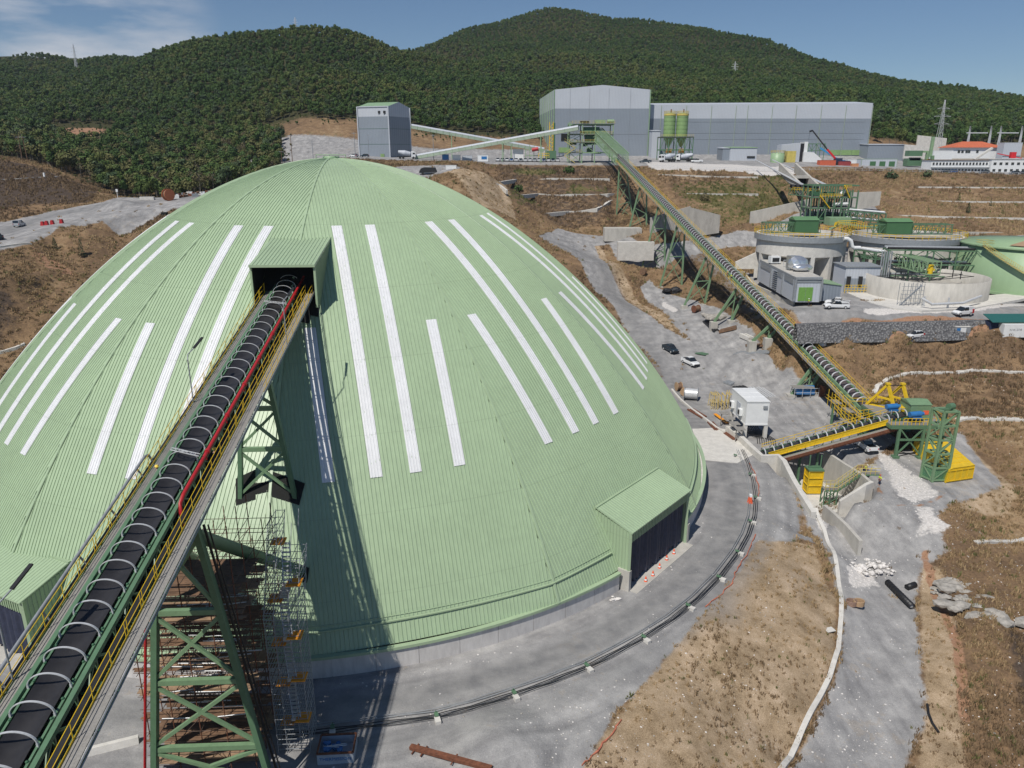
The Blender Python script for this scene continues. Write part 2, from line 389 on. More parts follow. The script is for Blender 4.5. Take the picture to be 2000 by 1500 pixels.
def vnoise(x, y, s, seed):              # smooth value noise
    if seed not in _VN: _VN[seed] = np.random.default_rng(seed).random((256, 256))
    R = _VN[seed]
    u = x/s + 500.3; v = y/s + 500.7
    i = np.floor(u).astype(int); j = np.floor(v).astype(int); fu = u-i; fv = v-j
    fu = fu*fu*(3-2*fu); fv = fv*fv*(3-2*fv)
    g = lambda a, b: R[b % 256, a % 256]
    return (g(i,j)*(1-fu)*(1-fv) + g(i+1,j)*fu*(1-fv) + g(i,j+1)*(1-fu)*fv + g(i+1,j+1)*fu*fv) - 0.5
def interp(A, x, y):
    i = int(np.clip(np.searchsorted(AX, x) - 1, 0, NX-2)); j = int(np.clip(np.searchsorted(AY, y) - 1, 0, NY-2))
    fx = (x-AX[i])/(AX[i+1]-AX[i]); fy = (y-AY[j])/(AY[j+1]-AY[j])
    return A[j,i]*(1-fx)*(1-fy) + A[j,i+1]*fx*(1-fy) + A[j+1,i]*(1-fx)*fy + A[j+1,i+1]*fx*fy
def gz(x, y): return float(interp(Z, x, y))
def g(px, py, tmax=1600, lift=0.0):       # ground point seen at a pixel
    d = ray(px, py); t = 15.0; last = t
    while t < tmax:
        p = d*t
        if CAMZ + p.z < gz(p.x, p.y):
            a, b = last, t
            for _ in range(18):
                m = (a+b)/2; p = d*m
                if CAMZ + p.z < gz(p.x, p.y): b = m
                else: a = m
            p = d*b
            return Vector((p.x, p.y, gz(p.x, p.y) + lift))
        last = t; t *= 1.006
    p = d*tmax
    return Vector((p.x, p.y, 0))

# ---- surface zones, given as outlines on the ground
def zone(pix, soft=1.0, val=1.0, world=None):
    """0..1 mask of a polygon laid on the ground; outline = points seen at pixels"""
    P = world if world is not None else [(q.x, q.y) for q in (g(a, b) for a, b in pix)]
    P = np.array(P); n = len(P)
    x0, y0 = P.min(0) - soft*2; x1, y1 = P.max(0) + soft*2
    i0, i1 = np.searchsorted(AX, [x0, x1]); j0, j1 = np.searchsorted(AY, [y0, y1])
    out = np.zeros((NY, NX))
    if i1 <= i0 or j1 <= j0: return out
    X = GX[j0:j1, i0:i1]; Y = GY[j0:j1, i0:i1]
    inside = np.zeros(X.shape, bool); dist = np.full(X.shape, 1e9)
    for k in range(n):
        ax, ay = P[k]; bx, by = P[(k+1) % n]
        with np.errstate(divide='ignore', invalid='ignore'):
            c = ((ay > Y) != (by > Y)) & (X < (bx-ax)*(Y-ay)/(by-ay+1e-12) + ax)
        inside ^= c
        dx, dy = bx-ax, by-ay; L2 = dx*dx+dy*dy+1e-9
        t = np.clip(((X-ax)*dx + (Y-ay)*dy)/L2, 0, 1)
        dist = np.minimum(dist, np.hypot(X-ax-t*dx, Y-ay-t*dy))
    sd = np.where(inside, dist, -dist)
    out[j0:j1, i0:i1] = np.clip(0.5 + sd/(2*soft), 0, 1)*val
    return out
def strip(pix, w, soft=1.0, world=None):
    P = world if world is not None else [(q.x, q.y) for q in (g(a, b) for a, b in pix)]
    dist = np.full((NY, NX), 1e9)
    for k in range(len(P)-1):
        ax, ay = P[k]; bx, by = P[k+1]; dx, dy = bx-ax, by-ay; L2 = dx*dx+dy*dy+1e-9
        t = np.clip(((GX-ax)*dx + (GY-ay)*dy)/L2, 0, 1)
        dist = np.minimum(dist, np.hypot(GX-ax-t*dx, GY-ay-t*dy))
    return np.clip(0.5 + (w/2-dist)/(2*soft), 0, 1)
mx = np.maximum
rc = np.hypot(GX-DCX, GY-DCY)
gravel = np.clip((71.5-rc)/2+.5, 0, 1)
gravel = mx(gravel, zone([(560,1330),(1200,1280),(1300,1180),(1420,1050),(1480,1045),(1600,1062),(1560,985),(1700,905),(1760,880),(1880,840),(1960,950),(1860,985),(1830,1010),(1850,1080),(1800,1110),(1790,1180),(1800,1300),(1810,1400),(1750,1540),(1510,1540),(1600,1390),(1640,1280),(1645,1170),(1600,1050),(1480,1045),(1400,1180),(1250,1330),(1130,1540),(200,1540),(-300,1540),(-300,1300)], 1.2))
gravel = mx(gravel, zone([(1290,720),(1200,600),(1120,500),(1080,480),(1050,460),(1090,445),(1200,455),(1210,475),(1160,480),(1190,520),(1300,640),(1350,665),(1480,690),(1560,740),(1680,800),(1760,860),(1700,900),(1560,950),(1480,1000),(1380,1000)], 1.0))
gravel = mx(gravel, zone([(1270,545),(1400,600),(1480,660),(1500,720),(1400,700),(1330,650),(1250,560)], 1.0))
gravel = mx(gravel, zone([(-40,440),(100,412),(200,395),(330,380),(480,365),(520,372),(420,400),(330,412),(300,430),(200,432),(140,440),(60,475),(-40,500)], 1.0))
gravel = mx(gravel, zone([(780,325),(860,322),(930,335),(880,350),(840,352),(760,330)], 1.5))
gravel = mx(gravel, zone(None, 3, 1, world=[(-150,338),(-20,332),(60,333),(150,333),(215,320),(300,312),(420,330),(420,420),(-150,420)]))
gravel = mx(gravel, zone([(1420,520),(1500,560),(1560,590),(1700,590),(2040,590),(2040,626),(1900,624),(1760,628),(1560,632),(1500,600)], .8))
gravel = mx(gravel, zone(None, 2, 1, world=[(70,172),(190,172),(260,200),(260,232),(75,232)]))
gravel = mx(gravel, zone([(1170,465),(1310,475),(1440,450),(1540,425),(1700,395),(1720,420),(1560,440),(1440,480),(1330,505),(1300,520),(1200,500)], .8))
road = strip([(1380,1180),(1425,1060),(1432,960),(1400,880),(1350,800),(1290,720),(1250,650),(1215,590),(1185,540),(1150,500),(1100,480)], 5.5, 2.0)
road = mx(road, strip([(0,455),(60,432),(110,418),(200,402),(300,393),(430,378)], 8, 1.0))
road = mx(road, np.clip(1.2-abs(rc-62.3)/2.2, 0, 1)*(GY < DCY+10)); road = mx(road, np.clip(1-abs(rc-67.6)/1.3, 0, 1)*.7*(GY < DCY+10))
road = mx(road, strip([(1345,790),(1290,715),(1250,650),(1215,590),(1185,540),(1160,505)], 1.6, .8))
road = mx(road, strip([(1180,470),(1300,492),(1400,510),(1430,560),(1500,612),(1640,622),(1800,618),(2040,612)], 4, 1.0)*.8)
road = mx(road, strip([(1250,650),(1380,690),(1440,720)], 3, 2)*.4)
tan = zone([(1480,1050),(1590,1062),(1632,1170),(1628,1290),(1590,1380),(1500,1540),(1100,1540),(1200,1400),(1300,1280),(1420,1150)], 1.2)
tan = mx(tan, zone([(850,345),(900,335),(965,345),(1000,400),(1010,430),(930,400)], 2.5))
tan = mx(tan, zone([(1800,1080),(1850,1130),(1880,1250),(1880,1400),(1900,1540),(1780,1540),(1800,1380),(1790,1200)], 1.0)*.8)
tan = mx(tan, zone([(1610,700),(1700,770),(1700,790),(1650,760),(1580,700)], 1.5)*.6)
tan = mx(tan, zone([(1380,700),(1440,690),(1530,720),(1500,750),(1430,735)], 1.2)*.9)
tan = mx(tan, zone([(1890,860),(1990,960),(1970,1010),(1860,990),(1930,940),(1870,885)], 1.0)*.8)
tan = mx(tan, zone([(1140,480),(1170,480),(1330,640),(1310,650)], .8)*.7)
tan = mx(tan, strip([(1480,585),(1560,620),(1700,612),(1850,616)], 3, 1.5)*.7)
redd = .8*strip([(1560,662),(1700,656),(1850,655),(2040,655)], 4.5, 1.0)
redd = mx(redd, strip([(1560,634),(1700,630),(1900,628),(2040,632)], 1.6, .8))
redd = mx(redd, strip([(1712,950),(1725,968),(1742,984),(1780,990),(1816,982),(1850,965)], .7, .5)*.75)
redd = mx(redd, strip([(1805,1080),(1830,1160),(1868,1250),(1880,1340),(1885,1400)], 1.0, .5))
redd = mx(redd, zone([(60,478),(110,505),(160,540),(120,540),(60,500)], 1.5)*.8)
redd = mx(redd, zone([(110,248),(200,250),(215,265),(160,282),(115,262)], 5))
redd = mx(redd, zone(None, 4, .7, world=[(-90,322),(-20,318),(-20,332),(-90,336)]))
pale = zone([(1255,316),(1400,321),(1520,325),(1560,330),(1560,338),(1480,342),(1430,334),(1270,331)], 1.2)
pale = mx(pale, zone([(1705,880),(1740,892),(1767,910),(1816,945),(1838,964),(1810,980),(1780,982),(1755,970),(1740,953),(1733,927),(1718,903)], .8)*.72)
pale = mx(pale, zone([(1782,990),(1826,988),(1824,1005),(1860,1030),(1840,1045),(1780,1050),(1796,1020)], .7)*.72)
pale = mx(pale, zone([(1650,1100),(1690,1110),(1720,1145),(1660,1150)], .6)*.8)
pale = mx(pale, zone([(1560,750),(1590,762),(1575,770),(1540,760)], .6)*.6)
pale = mx(pale, zone([(1290,585),(1325,605),(1315,612),(1295,600)], .6)*.9)
pale = mx(pale, zone([(1575,960),(1600,965),(1625,1005),(1610,1050),(1590,1010)], .5))
pale = mx(pale, strip([(1700,608),(1800,606),(1900,602),(2040,602)], 3.0, .8)*.9)
pale = mx(pale, zone([(800,1380+0),(905,1450),(900,1470),(820,1440)], .5)*0)
dark = zone([(-60,310),(60,322),(200,372),(180,395),(60,400),(-60,410)], 3)*.8
dark = mx(dark, zone([(-60,560),(60,590),(20,680),(-60,720)], 5)*.7)
dark = mx(dark, zone([(1960,1230),(2040,1240),(2040,1420),(1990,1390)], 1.5)*.8)
dark = mx(dark, zone([(955,320),(1215,320),(1215,430),(1180,445),(1110,450),(1000,400),(960,350)], 5)*.52)
dark = mx(dark, zone([(1270,330),(1560,335),(1560,400),(1400,440),(1300,400)], 6)*.45)
grn = zone([(1440,350),(1540,330),(1560,400),(1480,440),(1380,430),(1330,400),(1300,360)], 9)*.55
grn = mx(grn, zone([(1010,330),(1080,330),(1090,342),(1000,342)], 3)*.7)
grn = mx(grn, zone([(1120,360),(1180,365),(1190,380),(1100,380)], 3)*.7)
grn = mx(grn, zone([(985,375),(1040,385),(1060,405),(1010,410)], 3)*.5)
grn = mx(grn, zone([(560,255),(700,255),(700,300),(560,300)], 10)*.4)
forest_m = np.clip((GY-430)/40, 0, 1)
forest_m = mx(forest_m, zone([(-200,304),(0,303),(60,316),(130,338),(205,372),(240,385),(460,362),(560,318),(560,262),(300,200),(-200,200)], 4))
tanA = zone([(1478,1052),(1590,1062),(1632,1170),(1628,1290),(1590,1380),(1500,1540),(1130,1540),(1205,1400),(1300,1285),(1400,1175),(1450,1110)], .8)
gravel = gravel*(1-tanA)
# small relief: rough banks, faintly uneven gravel, berm ditch
rough = np.clip(1-gravel*0.96, 0, 1)*(1-.85*zone([(1540,622),(2040,616),(2040,672),(1780,670),(1600,672),(1550,660)], 2))
flat = np.clip((rc-58)/6, 0, 1)
fine = np.clip(1-(np.abs(GX-10)/170)**6, 0, 1)*np.clip(1-(GY/330)**8, 0, 1)
far_ = 1-.86*np.clip((GY-150)/90, 0, 1)
Z = Z + rough*flat*(far_*0.9*vnoise(GX,GY,9,1) + 0.5*fine*vnoise(GX,GY,3.4,2) + 0.28*fine*vnoise(GX,GY,1.6,3)) + 0.10*flat*vnoise(GX,GY,5,4)*fine
Z = Z + forest_m*(26*vnoise(GX,GY,120,5) + 12*vnoise(GX,GY,55,6))*np.clip((GY-450)/150,0,1)*0.5
Z -= 0.35*redd*0 + 0.5*strip([(1818,1090),(1840,1160),(1874,1250),(1886,1340),(1890,1400)], .8, .4)
# gravel heap and mounds
def mound(px, py, r, h, p=1.5):
    global Z
    c = g(px, py); d = np.hypot(GX-c.x, GY-c.y)/r
    Z = Z + h*np.clip(1-d**p, 0, 1)*(1+.3*vnoise(GX,GY,2.2,9))
mound(985,1462,5.0,1.3,1.6); mound(1465,722,6.5,2.6,2); mound(1420,700,5,1.2,2); mound(905,352,14,3,2)
mound(235,402,6,1.8,1.4); mound(1700,880,2.5,.5,2)
mound(1895,1190,3.0,.9,2); mound(1925,1230,3.0,1.0,2); mound(1820,1120,2.5,.8,2)
# the pit beside the yard: level floor inside its walls
PITZ = -5.2
pitw = zone([(1497,893),(1610,865),(1700,948),(1620,990),(1590,1010)], .8)
pit_poly = [atz(1492,893,0), atz(1622,868,0), atz(1706,946,0), atz(1700,966,0), atz(1660,1000,-3), atz(1640,1030,-4.5), atz(1612,1040,-4.5), atz(1588,985,-1)]
pitw = zone(None, .5, 1, world=[(p.x, p.y) for p in pit_poly])
Z = Z*(1-pitw) + PITZ*pitw
tbvh = None

verts = np.stack([GX, GY, Z], -1).reshape(-1, 3)
idx = np.arange(NX*NY).reshape(NY, NX)
quads = np.stack([idx[:-1,:-1], idx[:-1,1:], idx[1:,1:], idx[1:,:-1]], -1).reshape(-1, 4)
me = bpy.data.meshes.new('ground')
me.vertices.add(len(verts)); me.vertices.foreach_set('co', verts.ravel())
me.loops.add(quads.size); me.loops.foreach_set('vertex_index', quads.ravel())
me.polygons.add(len(quads)); me.polygons.foreach_set('loop_start', np.arange(0, quads.size, 4))
me.polygons.foreach_set('use_smooth', np.ones(len(quads), bool))
me.update(calc_edges=True)
for nm, A in (('gravel',gravel),('road',road),('tan',tan),('redd',redd),('pale',pale),('dark',dark),('grn',grn),('wood',forest_m)):
    at = me.attributes.new(nm, 'FLOAT', 'POINT'); at.data.foreach_set('value', A.ravel().astype(np.float32))
ground = bpy.data.objects.new('ground', me); COL.objects.link(ground); tag(ground, kind='structure')

def ground_mat():
    m, N, L, b = nmat('ground_surface')
    b.inputs['Roughness'].default_value = 0.95; b.inputs['Specular IOR Level'].default_value = 0.2
    geo = N.new('ShaderNodeNewGeometry')
    def noise(s, d=6, r=.6, sc=None):
        n = N.new('ShaderNodeTexNoise'); n.inputs['Scale'].default_value = s; n.inputs['Detail'].default_value = d; n.inputs['Roughness'].default_value = r
        src = geo.outputs['Position']
        if sc:
            mp = N.new('ShaderNodeMapping'); mp.inputs['Scale'].default_value = sc; L.new(src, mp.inputs[0]); src = mp.outputs[0]
        L.new(src, n.inputs['Vector']); return n.outputs['Fac']
    def ramp(src, stops):
        r = N.new('ShaderNodeValToRGB'); e = r.color_ramp.elements
        e[0].position, e[0].color = stops[0][0], (*stops[0][1], 1); e[1].position, e[1].color = stops[-1][0], (*stops[-1][1], 1)
        for p, c in stops[1:-1]:
            k = e.new(p); k.color = (*c, 1)
        L.new(src, r.inputs[0]); return r.outputs[0]
    def mth(op, a, b_, c=None):
        n = N.new('ShaderNodeMath'); n.operation = op
        for i, v in enumerate((a, b_) if c is None else (a, b_, c)):
            if isinstance(v, (int, float)): n.inputs[i].default_value = v
            else: L.new(v, n.inputs[i])
        return n.outputs[0]
    edge = noise(0.55, 8, .7); big = noise(0.045, 4); mid = noise(0.35, 6, .65); fine_ = noise(3.2, 6, .7); tiny = noise(11, 4, .7)
    def mask(nm, amt=.9):
        a = N.new('ShaderNodeAttribute'); a.attribute_name = nm
        v = mth('ADD', a.outputs['Fac'], mth('MULTIPLY', mth('SUBTRACT', edge, .5), amt))
        mr = N.new('ShaderNodeMapRange'); mr.interpolation_type = 'SMOOTHSTEP'
        mr.inputs['From Min'].default_value = .38; mr.inputs['From Max'].default_value = .62
        L.new(v, mr.inputs['Value'])
        return mth('MULTIPLY', mr.outputs[0], mth('GREATER_THAN', a.outputs['Fac'], 0.02))
    def softmask(nm):
        a = N.new('ShaderNodeAttribute'); a.attribute_name = nm
        return mth('MULTIPLY', a.outputs['Fac'], mth('ADD', .55, mth('MULTIPLY', mid, .8)))
    def mixc(f, a, b_):
        n = N.new('ShaderNodeMixRGB'); L.new(f, n.inputs[0]); L.new(a, n.inputs[1]); L.new(b_, n.inputs[2]); return n.outputs[0]
    blend = mth('ADD', mth('MULTIPLY', big, .5), mth('MULTIPLY', mid, .5))
    dry = ramp(blend, [(.30,(.10,.068,.043)),(.44,(.165,.108,.064)),(.54,(.235,.155,.088)),(.68,(.34,.25,.15))])
    dryf = ramp(fine_, [(.25,(.35,.35,.35)),(.5,(1,1,1)),(.75,(1.55,1.5,1.4))])
    mul = N.new('ShaderNodeMixRGB'); mul.blend_type = 'MULTIPLY'; mul.inputs[0].default_value = .8
    L.new(dry, mul.inputs[1]); L.new(dryf, mul.inputs[2]); c = mul.outputs[0]
    c = mixc(mask('dark'), c, ramp(fine_, [(.3,(.035,.027,.022)),(.7,(.11,.08,.06))]))
    c = mixc(mask('grn', 1.6), c, ramp(fine_, [(.3,(.075,.065,.028)),(.7,(.17,.155,.06))]))
    c = mixc(mask('wood'), c, ramp(fine_, [(.3,(.025,.03,.012)),(.7,(.07,.065,.03))]))
    tanc = ramp(mth('ADD', mth('MULTIPLY', mid, .5), mth('MULTIPLY', tiny, .5)), [(.38,(.19,.135,.08)),(.47,(.31,.23,.145)),(.54,(.40,.30,.20)),(.66,(.58,.46,.34))])
    c = mixc(mask('tan'), c, tanc)
    gr = ramp(mth('ADD', mth('MULTIPLY', mid, .6), mth('MULTIPLY', tiny, .4)), [(.34,(.185,.183,.186)),(.5,(.285,.28,.278)),(.66,(.42,.41,.40))])
    gr = mixc(mth('MULTIPLY', mth('GREATER_THAN', mth('ADD', mth('MULTIPLY', edge, .6), mth('MULTIPLY', big, .4)), .58), .22), gr, ramp(fine_, [(.3,(.28,.22,.15)),(.7,(.42,.34,.25))]))
    # wheel tracks: rings round the dome, long streaks on the other tracks
    vs_ = N.new('ShaderNodeVectorMath'); vs_.operation = 'SUBTRACT'; vs_.inputs[1].default_value = (DCX, DCY, 0); L.new(geo.outputs['Position'], vs_.inputs[0])
    sp_ = N.new('ShaderNodeSeparateXYZ'); L.new(vs_.outputs[0], sp_.inputs[0])
    rr_ = mth('SQRT', mth('ADD', mth('MULTIPLY', sp_.outputs['X'], sp_.outputs['X']), mth('MULTIPLY', sp_.outputs['Y'], sp_.outputs['Y'])), 0)
    an_ = mth('ARCTAN2', sp_.outputs['X'], sp_.outputs['Y'])
    cb_ = N.new('ShaderNodeCombineXYZ'); L.new(mth('MULTIPLY', rr_, .85), cb_.inputs[0]); L.new(mth('MULTIPLY', an_, 3.5), cb_.inputs[1])
    nr = N.new('ShaderNodeTexNoise'); nr.inputs['Scale'].default_value = 1; nr.inputs['Detail'].default_value = 5; L.new(cb_.outputs[0], nr.inputs['Vector'])
    ring_ = mth('LESS_THAN', rr_, 73)
    sc_ = noise(1.0, 5, .6, (.8, .07, 1))
    trk = mth('ADD', mth('MULTIPLY', nr.outputs['Fac'], ring_), mth('MULTIPLY', sc_, mth('SUBTRACT', 1, ring_)))
    tk = ramp(trk, [(.32,(.66,.66,.67)),(.48,(.98,.98,.98)),(.66,(1.3,1.3,1.29))])
    mt_ = N.new('ShaderNodeMixRGB'); mt_.blend_type = 'MULTIPLY'; mt_.inputs[0].default_value = .55; L.new(gr, mt_.inputs[1]); L.new(tk, mt_.inputs[2]); gr = mt_.outputs[0]
    c = mixc(mask('gravel'), c, gr)
    rd = ramp(noise(.5, 5, .6), [(.35,(.155,.156,.16)),(.65,(.265,.26,.255))])
    c = mixc(mth('MULTIPLY', softmask('road'), .8), c, rd)
    c = mixc(mask('redd', 1.1), c, ramp(fine_, [(.3,(.22,.12,.07)),(.7,(.40,.24,.155))]))
    c = mixc(mask('pale', 1.3), c, ramp(fine_, [(.3,(.40,.38,.36)),(.7,(.70,.67,.64))]))
    # pale stone chips scattered on the loose ground
    vo = N.new('ShaderNodeTexVoronoi'); vo.inputs['Scale'].default_value = 2.3; L.new(geo.outputs['Position'], vo.inputs['Vector'])
    chip = mth('MULTIPLY', mth('LESS_THAN', vo.outputs['Distance'], .15), mth('GREATER_THAN', edge, .64))
    cc = N.new('ShaderNodeRGB'); cc.outputs[0].default_value = (.45,.42,.38,1)
    a = N.new('ShaderNodeAttribute'); a.attribute_name = 'wood'
    chip = mth('MULTIPLY', chip, mth('LESS_THAN', a.outputs['Fac'], .3))
    c = mixc(mth('MULTIPLY', chip, .75), c, cc.outputs[0])
    L.new(c, b.inputs['Base Color'])
    bp = N.new('ShaderNodeBump'); bp.inputs['Strength'].default_value = .7; bp.inputs['Distance'].default_value = .25
    ga = N.new('ShaderNodeAttribute'); ga.attribute_name = 'gravel'
    L.new(mth('ADD', mth('MULTIPLY', mid, mth('SUBTRACT', 1.15, ga.outputs['Fac'])), mth('MULTIPLY', fine_, .35)), bp.inputs['Height']); L.new(bp.outputs[0], b.inputs['Normal'])
    return m
me.materials.append(ground_mat())
# ------------------------------------------------------------------ the storage dome
def dome_r(z):
    t = max(0.0, min(1.0, (z-DHW)/DH)); return DR*max(0.0, 1-t**DQ1)**(1/DQ2)
C15 = math.cos(math.radians(15)); T15 = math.tan(math.radians(15))
KF = 0.38
def gore_d(u, z):                      # distance from the axis plane for a lateral offset u in a gore
    r = dome_r(z); q = max(r*r-u*u, 0)
    return (1-KF)*math.sqrt(q) + KF*r*C15
def gore_xyz(ac, u, z, lift=0.0):
    a = math.radians(ac); d = gore_d(u, z)
    e = 0.2; dd = (gore_d(u, z+e)-gore_d(u, z-e))/(2*e); L = math.hypot(1, dd)
    d += lift/L; z2 = z - lift*dd/L
    return (DCX + d*math.sin(a) + u*math.cos(a), DCY - d*math.cos(a) + u*math.sin(a), z2)
def gore_top(u):                       # height where the sheet at offset u meets the seam
    lo, hi = DHW, DHW+DH-1e-3
    for _ in range(30):
        m = (lo+hi)/2
        if gore_d(u, m)*T15 > abs(u): lo = m
        else: hi = m
    return lo
dome = thing('storage_dome', 'huge pale green ribbed metal dome with white skylight strips, on a round concrete wall', 'dome', (DCX, DCY, 0))
def add_gore(mb, ac, pitch, prof, nseg):
    umax = gore_d(0, DHW)*T15
    k0 = int(umax/pitch)+1; us = []
    for k in range(-k0, k0+1):
        for du, lf in prof:
            u = k*pitch + du
            if abs(u) < umax-0.02: us.append((u, lf))
    us = [(-umax+0.01, 0)] + us + [(umax-0.01, 0)]
    V = []; n = nseg+1
    for u, lf in us:
        zt = max(gore_top(u), DHW+0.05)
        for s in range(n):
            f = s/nseg; f = 1-(1-f)**1.6
            V.append(gore_xyz(ac, u, DHW + (zt-DHW)*f, lf))
    F = [(i*n+s, (i+1)*n+s, (i+1)*n+s+1, i*n+s+1) for i in range(len(us)-1) for s in range(nseg)]
    mb.add(V, F)
PITCH = 0.42
prof = [(-0.21, 0.0), (0.12, 0.0), (0.145, 0.075), (0.185, 0.075)]
shell = MB()
for gi in range(12):
    ac = G0 + 30*gi; ac = (ac+180) % 360 - 180
    if abs(ac) < 100: add_gore(shell, ac, PITCH, prof, 26)
    else: add_gore(shell, ac, 3.0, [(0, 0)], 20)
def cladding_mat(name, col, rough):
    m, N, L, b = nmat(name)
    b.inputs['Roughness'].default_value = rough; b.inputs['Specular IOR Level'].default_value = 0.5
    geo = N.new('ShaderNodeNewGeometry')
    n = N.new('ShaderNodeTexNoise'); n.inputs['Scale'].default_value = .18; n.inputs['Detail'].default_value = 8; L.new(geo.outputs['Position'], n.inputs['Vector'])
    mp = N.new('ShaderNodeMapping'); mp.inputs['Scale'].default_value = (1.6, 1.6, .12); L.new(geo.outputs['Position'], mp.inputs[0])
    n2 = N.new('ShaderNodeTexNoise'); n2.inputs['Scale'].default_value = 1.2; n2.inputs['Detail'].default_value = 4; L.new(mp.outputs[0], n2.inputs['Vector'])
    ad = N.new('ShaderNodeMath'); L.new(n.outputs['Fac'], ad.inputs[0]); L.new(n2.outputs['Fac'], ad.inputs[1])
    r = N.new('ShaderNodeValToRGB'); e = r.color_ramp.elements
    hf = N.new('ShaderNodeMath'); hf.operation = 'MULTIPLY'; hf.inputs[1].default_value = .5; L.new(ad.outputs[0], hf.inputs[0])
    e[0].position = .35; e[0].color = (col[0]*.93, col[1]*.93, col[2]*.93, 1); e[1].position = .65; e[1].color = (col[0]*1.06, col[1]*1.06, col[2]*1.06, 1)
    L.new(hf.outputs[0], r.inputs[0]); 
    # sheet lap joints round the dome
    sx = N.new('ShaderNodeSeparateXYZ'); L.new(geo.outputs['Position'], sx.inputs[0])
    pp = N.new('ShaderNodeMath'); pp.operation = 'PINGPONG'; pp.inputs[1].default_value = 3.3; L.new(sx.outputs['Z'], pp.inputs[0])
    lt = N.new('ShaderNodeMath'); lt.operation = 'LESS_THAN'; lt.inputs[1].default_value = .035; L.new(pp.outputs[0], lt.inputs[0])
    ml = N.new('ShaderNodeMath'); ml.operation = 'MULTIPLY'; ml.inputs[1].default_value = .22; L.new(lt.outputs[0], ml.inputs[0])
    mx_ = N.new('ShaderNodeMixRGB'); mx_.inputs[2].default_value = (col[0]*.5, col[1]*.5, col[2]*.5, 1); L.new(ml.outputs[0], mx_.inputs[0]); L.new(r.outputs[0], mx_.inputs[1])
    L.new(mx_.outputs[0], b.inputs['Base Color'])
    return m
M['dome'] = cladding_mat('dome_cladding', (0.345, 0.452, 0.292), 0.42)
M['sky'] = cladding_mat('skylight_sheet', (0.72, 0.73, 0.745), 0.32)
shell.build('cladding', M['dome'], dome)
# skylights
def skylight(ac, uc, z0, z1):
    mb = MB(); V = []; prof2 = []
    w = 0.62; k = -w
    while k <= w+1e-6:
        prof2 += [(k, .075), (k+.13, .075), (k+.155, .12), (k+.185, .12), (k+.21, .075)]; k += .31
    prof2 = [(-w-.02, .03)] + prof2[:-4] + [(w+.02, .03)]
    n = 25
    for u, lf in prof2:
        for s in range(n): V.append(gore_xyz(ac, uc+u, z0 + (z1-z0)*s/(n-1), lf))
    F = [(i*n+s, (i+1)*n+s, (i+1)*n+s+1, i*n+s+1) for i in range(len(prof2)-1) for s in range(n-1)]
    mb.add(V, F); return mb.build('skylight', M['sky'], dome)
for gi in range(12):
    ac = (G0 + 30*gi + 180) % 360 - 180
    if abs(ac) > 125: continue
    for uc, z1 in ((-6.85, 29.5), (-2.05, 39.4), (2.05, 39.4), (6.85, 29.5 if gi else 29.5)):
        skylight(ac, uc, 16.15, z1)
# seam caps
for gi in range(12):
    ac = G0 + 30*gi; V = []
    pl = []
    for s in range(40):
        z = DHW + (DH-0.05)*(1-(1-s/39)**1.6); a = math.radians(ac+15)
        d = gore_d(gore_d(0, z)*T15*.985, z)/C15
        nx = gore_d(0, z)*T15
        p = Vector(gore_xyz(ac, nx*.9999, z, 0.0)); pl.append(p)
    mb = MB(); a = math.radians(ac+15); lat = Vector((math.cos(a), math.sin(a), 0)); out = Vector((math.sin(a), -math.cos(a), 0))
    for i, p in enumerate(pl):
        t = (pl[min(i+1, 39)]-pl[max(i-1, 0)]).normalized(); nn = lat.cross(t).normalized()
        if nn.dot(out) < 0: nn = -nn
        if nn.z < 0 and i > 20: nn = -nn
        V += [p - lat*.17 + nn*.02, p - lat*.13 + nn*.10, p + lat*.13 + nn*.10, p + lat*.17 + nn*.02]
    mb.add(V, [(i*4+k, i*4+k+1, i*4+4+k+1, i*4+4+k) for i in range(39) for k in range(3)])
    mb.build('seam_cap', M['dome'], dome)
mb = MB(); mb.lathe([(0, .35), (1.2, .3), (1.25, .05), (1.25, -.5)], (DCX, DCY, DHW+DH), 32)
mb.tube((DCX-2, DCY-1, DHW+DH+.5), (DCX+2.4, DCY-1, DHW+DH+.5), .06); 
for dx in (-2, 0, 2.4): mb.tube((DCX+dx, DCY-1, DHW+DH-.8), (DCX+dx, DCY-1, DHW+DH+.5), .05)
mb.build('apex_cap', M['lsteel'], dome)
# eaves: a flashing ring up on the sheets and a drip trim at the wall
mb = MB()
def ringpts(z, lift, a0=-180, a1=180, n=220):
    out = []
    for i in range(n+1):
        a = a0 + (a1-a0)*i/n
        r = dome_r(z)*(1-KF*(1-C15/math.cos(math.radians((a-G0+15) % 30 - 15)))) + lift
        out.append(Vector((DCX + r*math.sin(math.radians(a)), DCY - r*math.cos(math.radians(a)), z)))
    return out
PR0, PR1 = 43.0, 58.5                    # right entrance, in degrees round the dome
PL0, PL1 = -33.0, -19.0                  # left entrance
for a0, a1 in ((PL1, PR0), (PR1, 180), (-180, PL0)):
    mb.ribbon(ringpts(4.3, .10, a0, a1), .22, .14)
    mb.path(ringpts(4.75, .05, a0, a1), .05, 5)
    r_ = [Vector((DCX + 57.95*math.sin(math.radians(a0+(a1-a0)*i/160)), DCY - 57.95*math.cos(math.radians(a0+(a1-a0)*i/160)), DHW-.22)) for i in range(161)]
    mb.ribbon(r_, .5, .3)
mb.build('eaves_trim', M['dome'], dome)
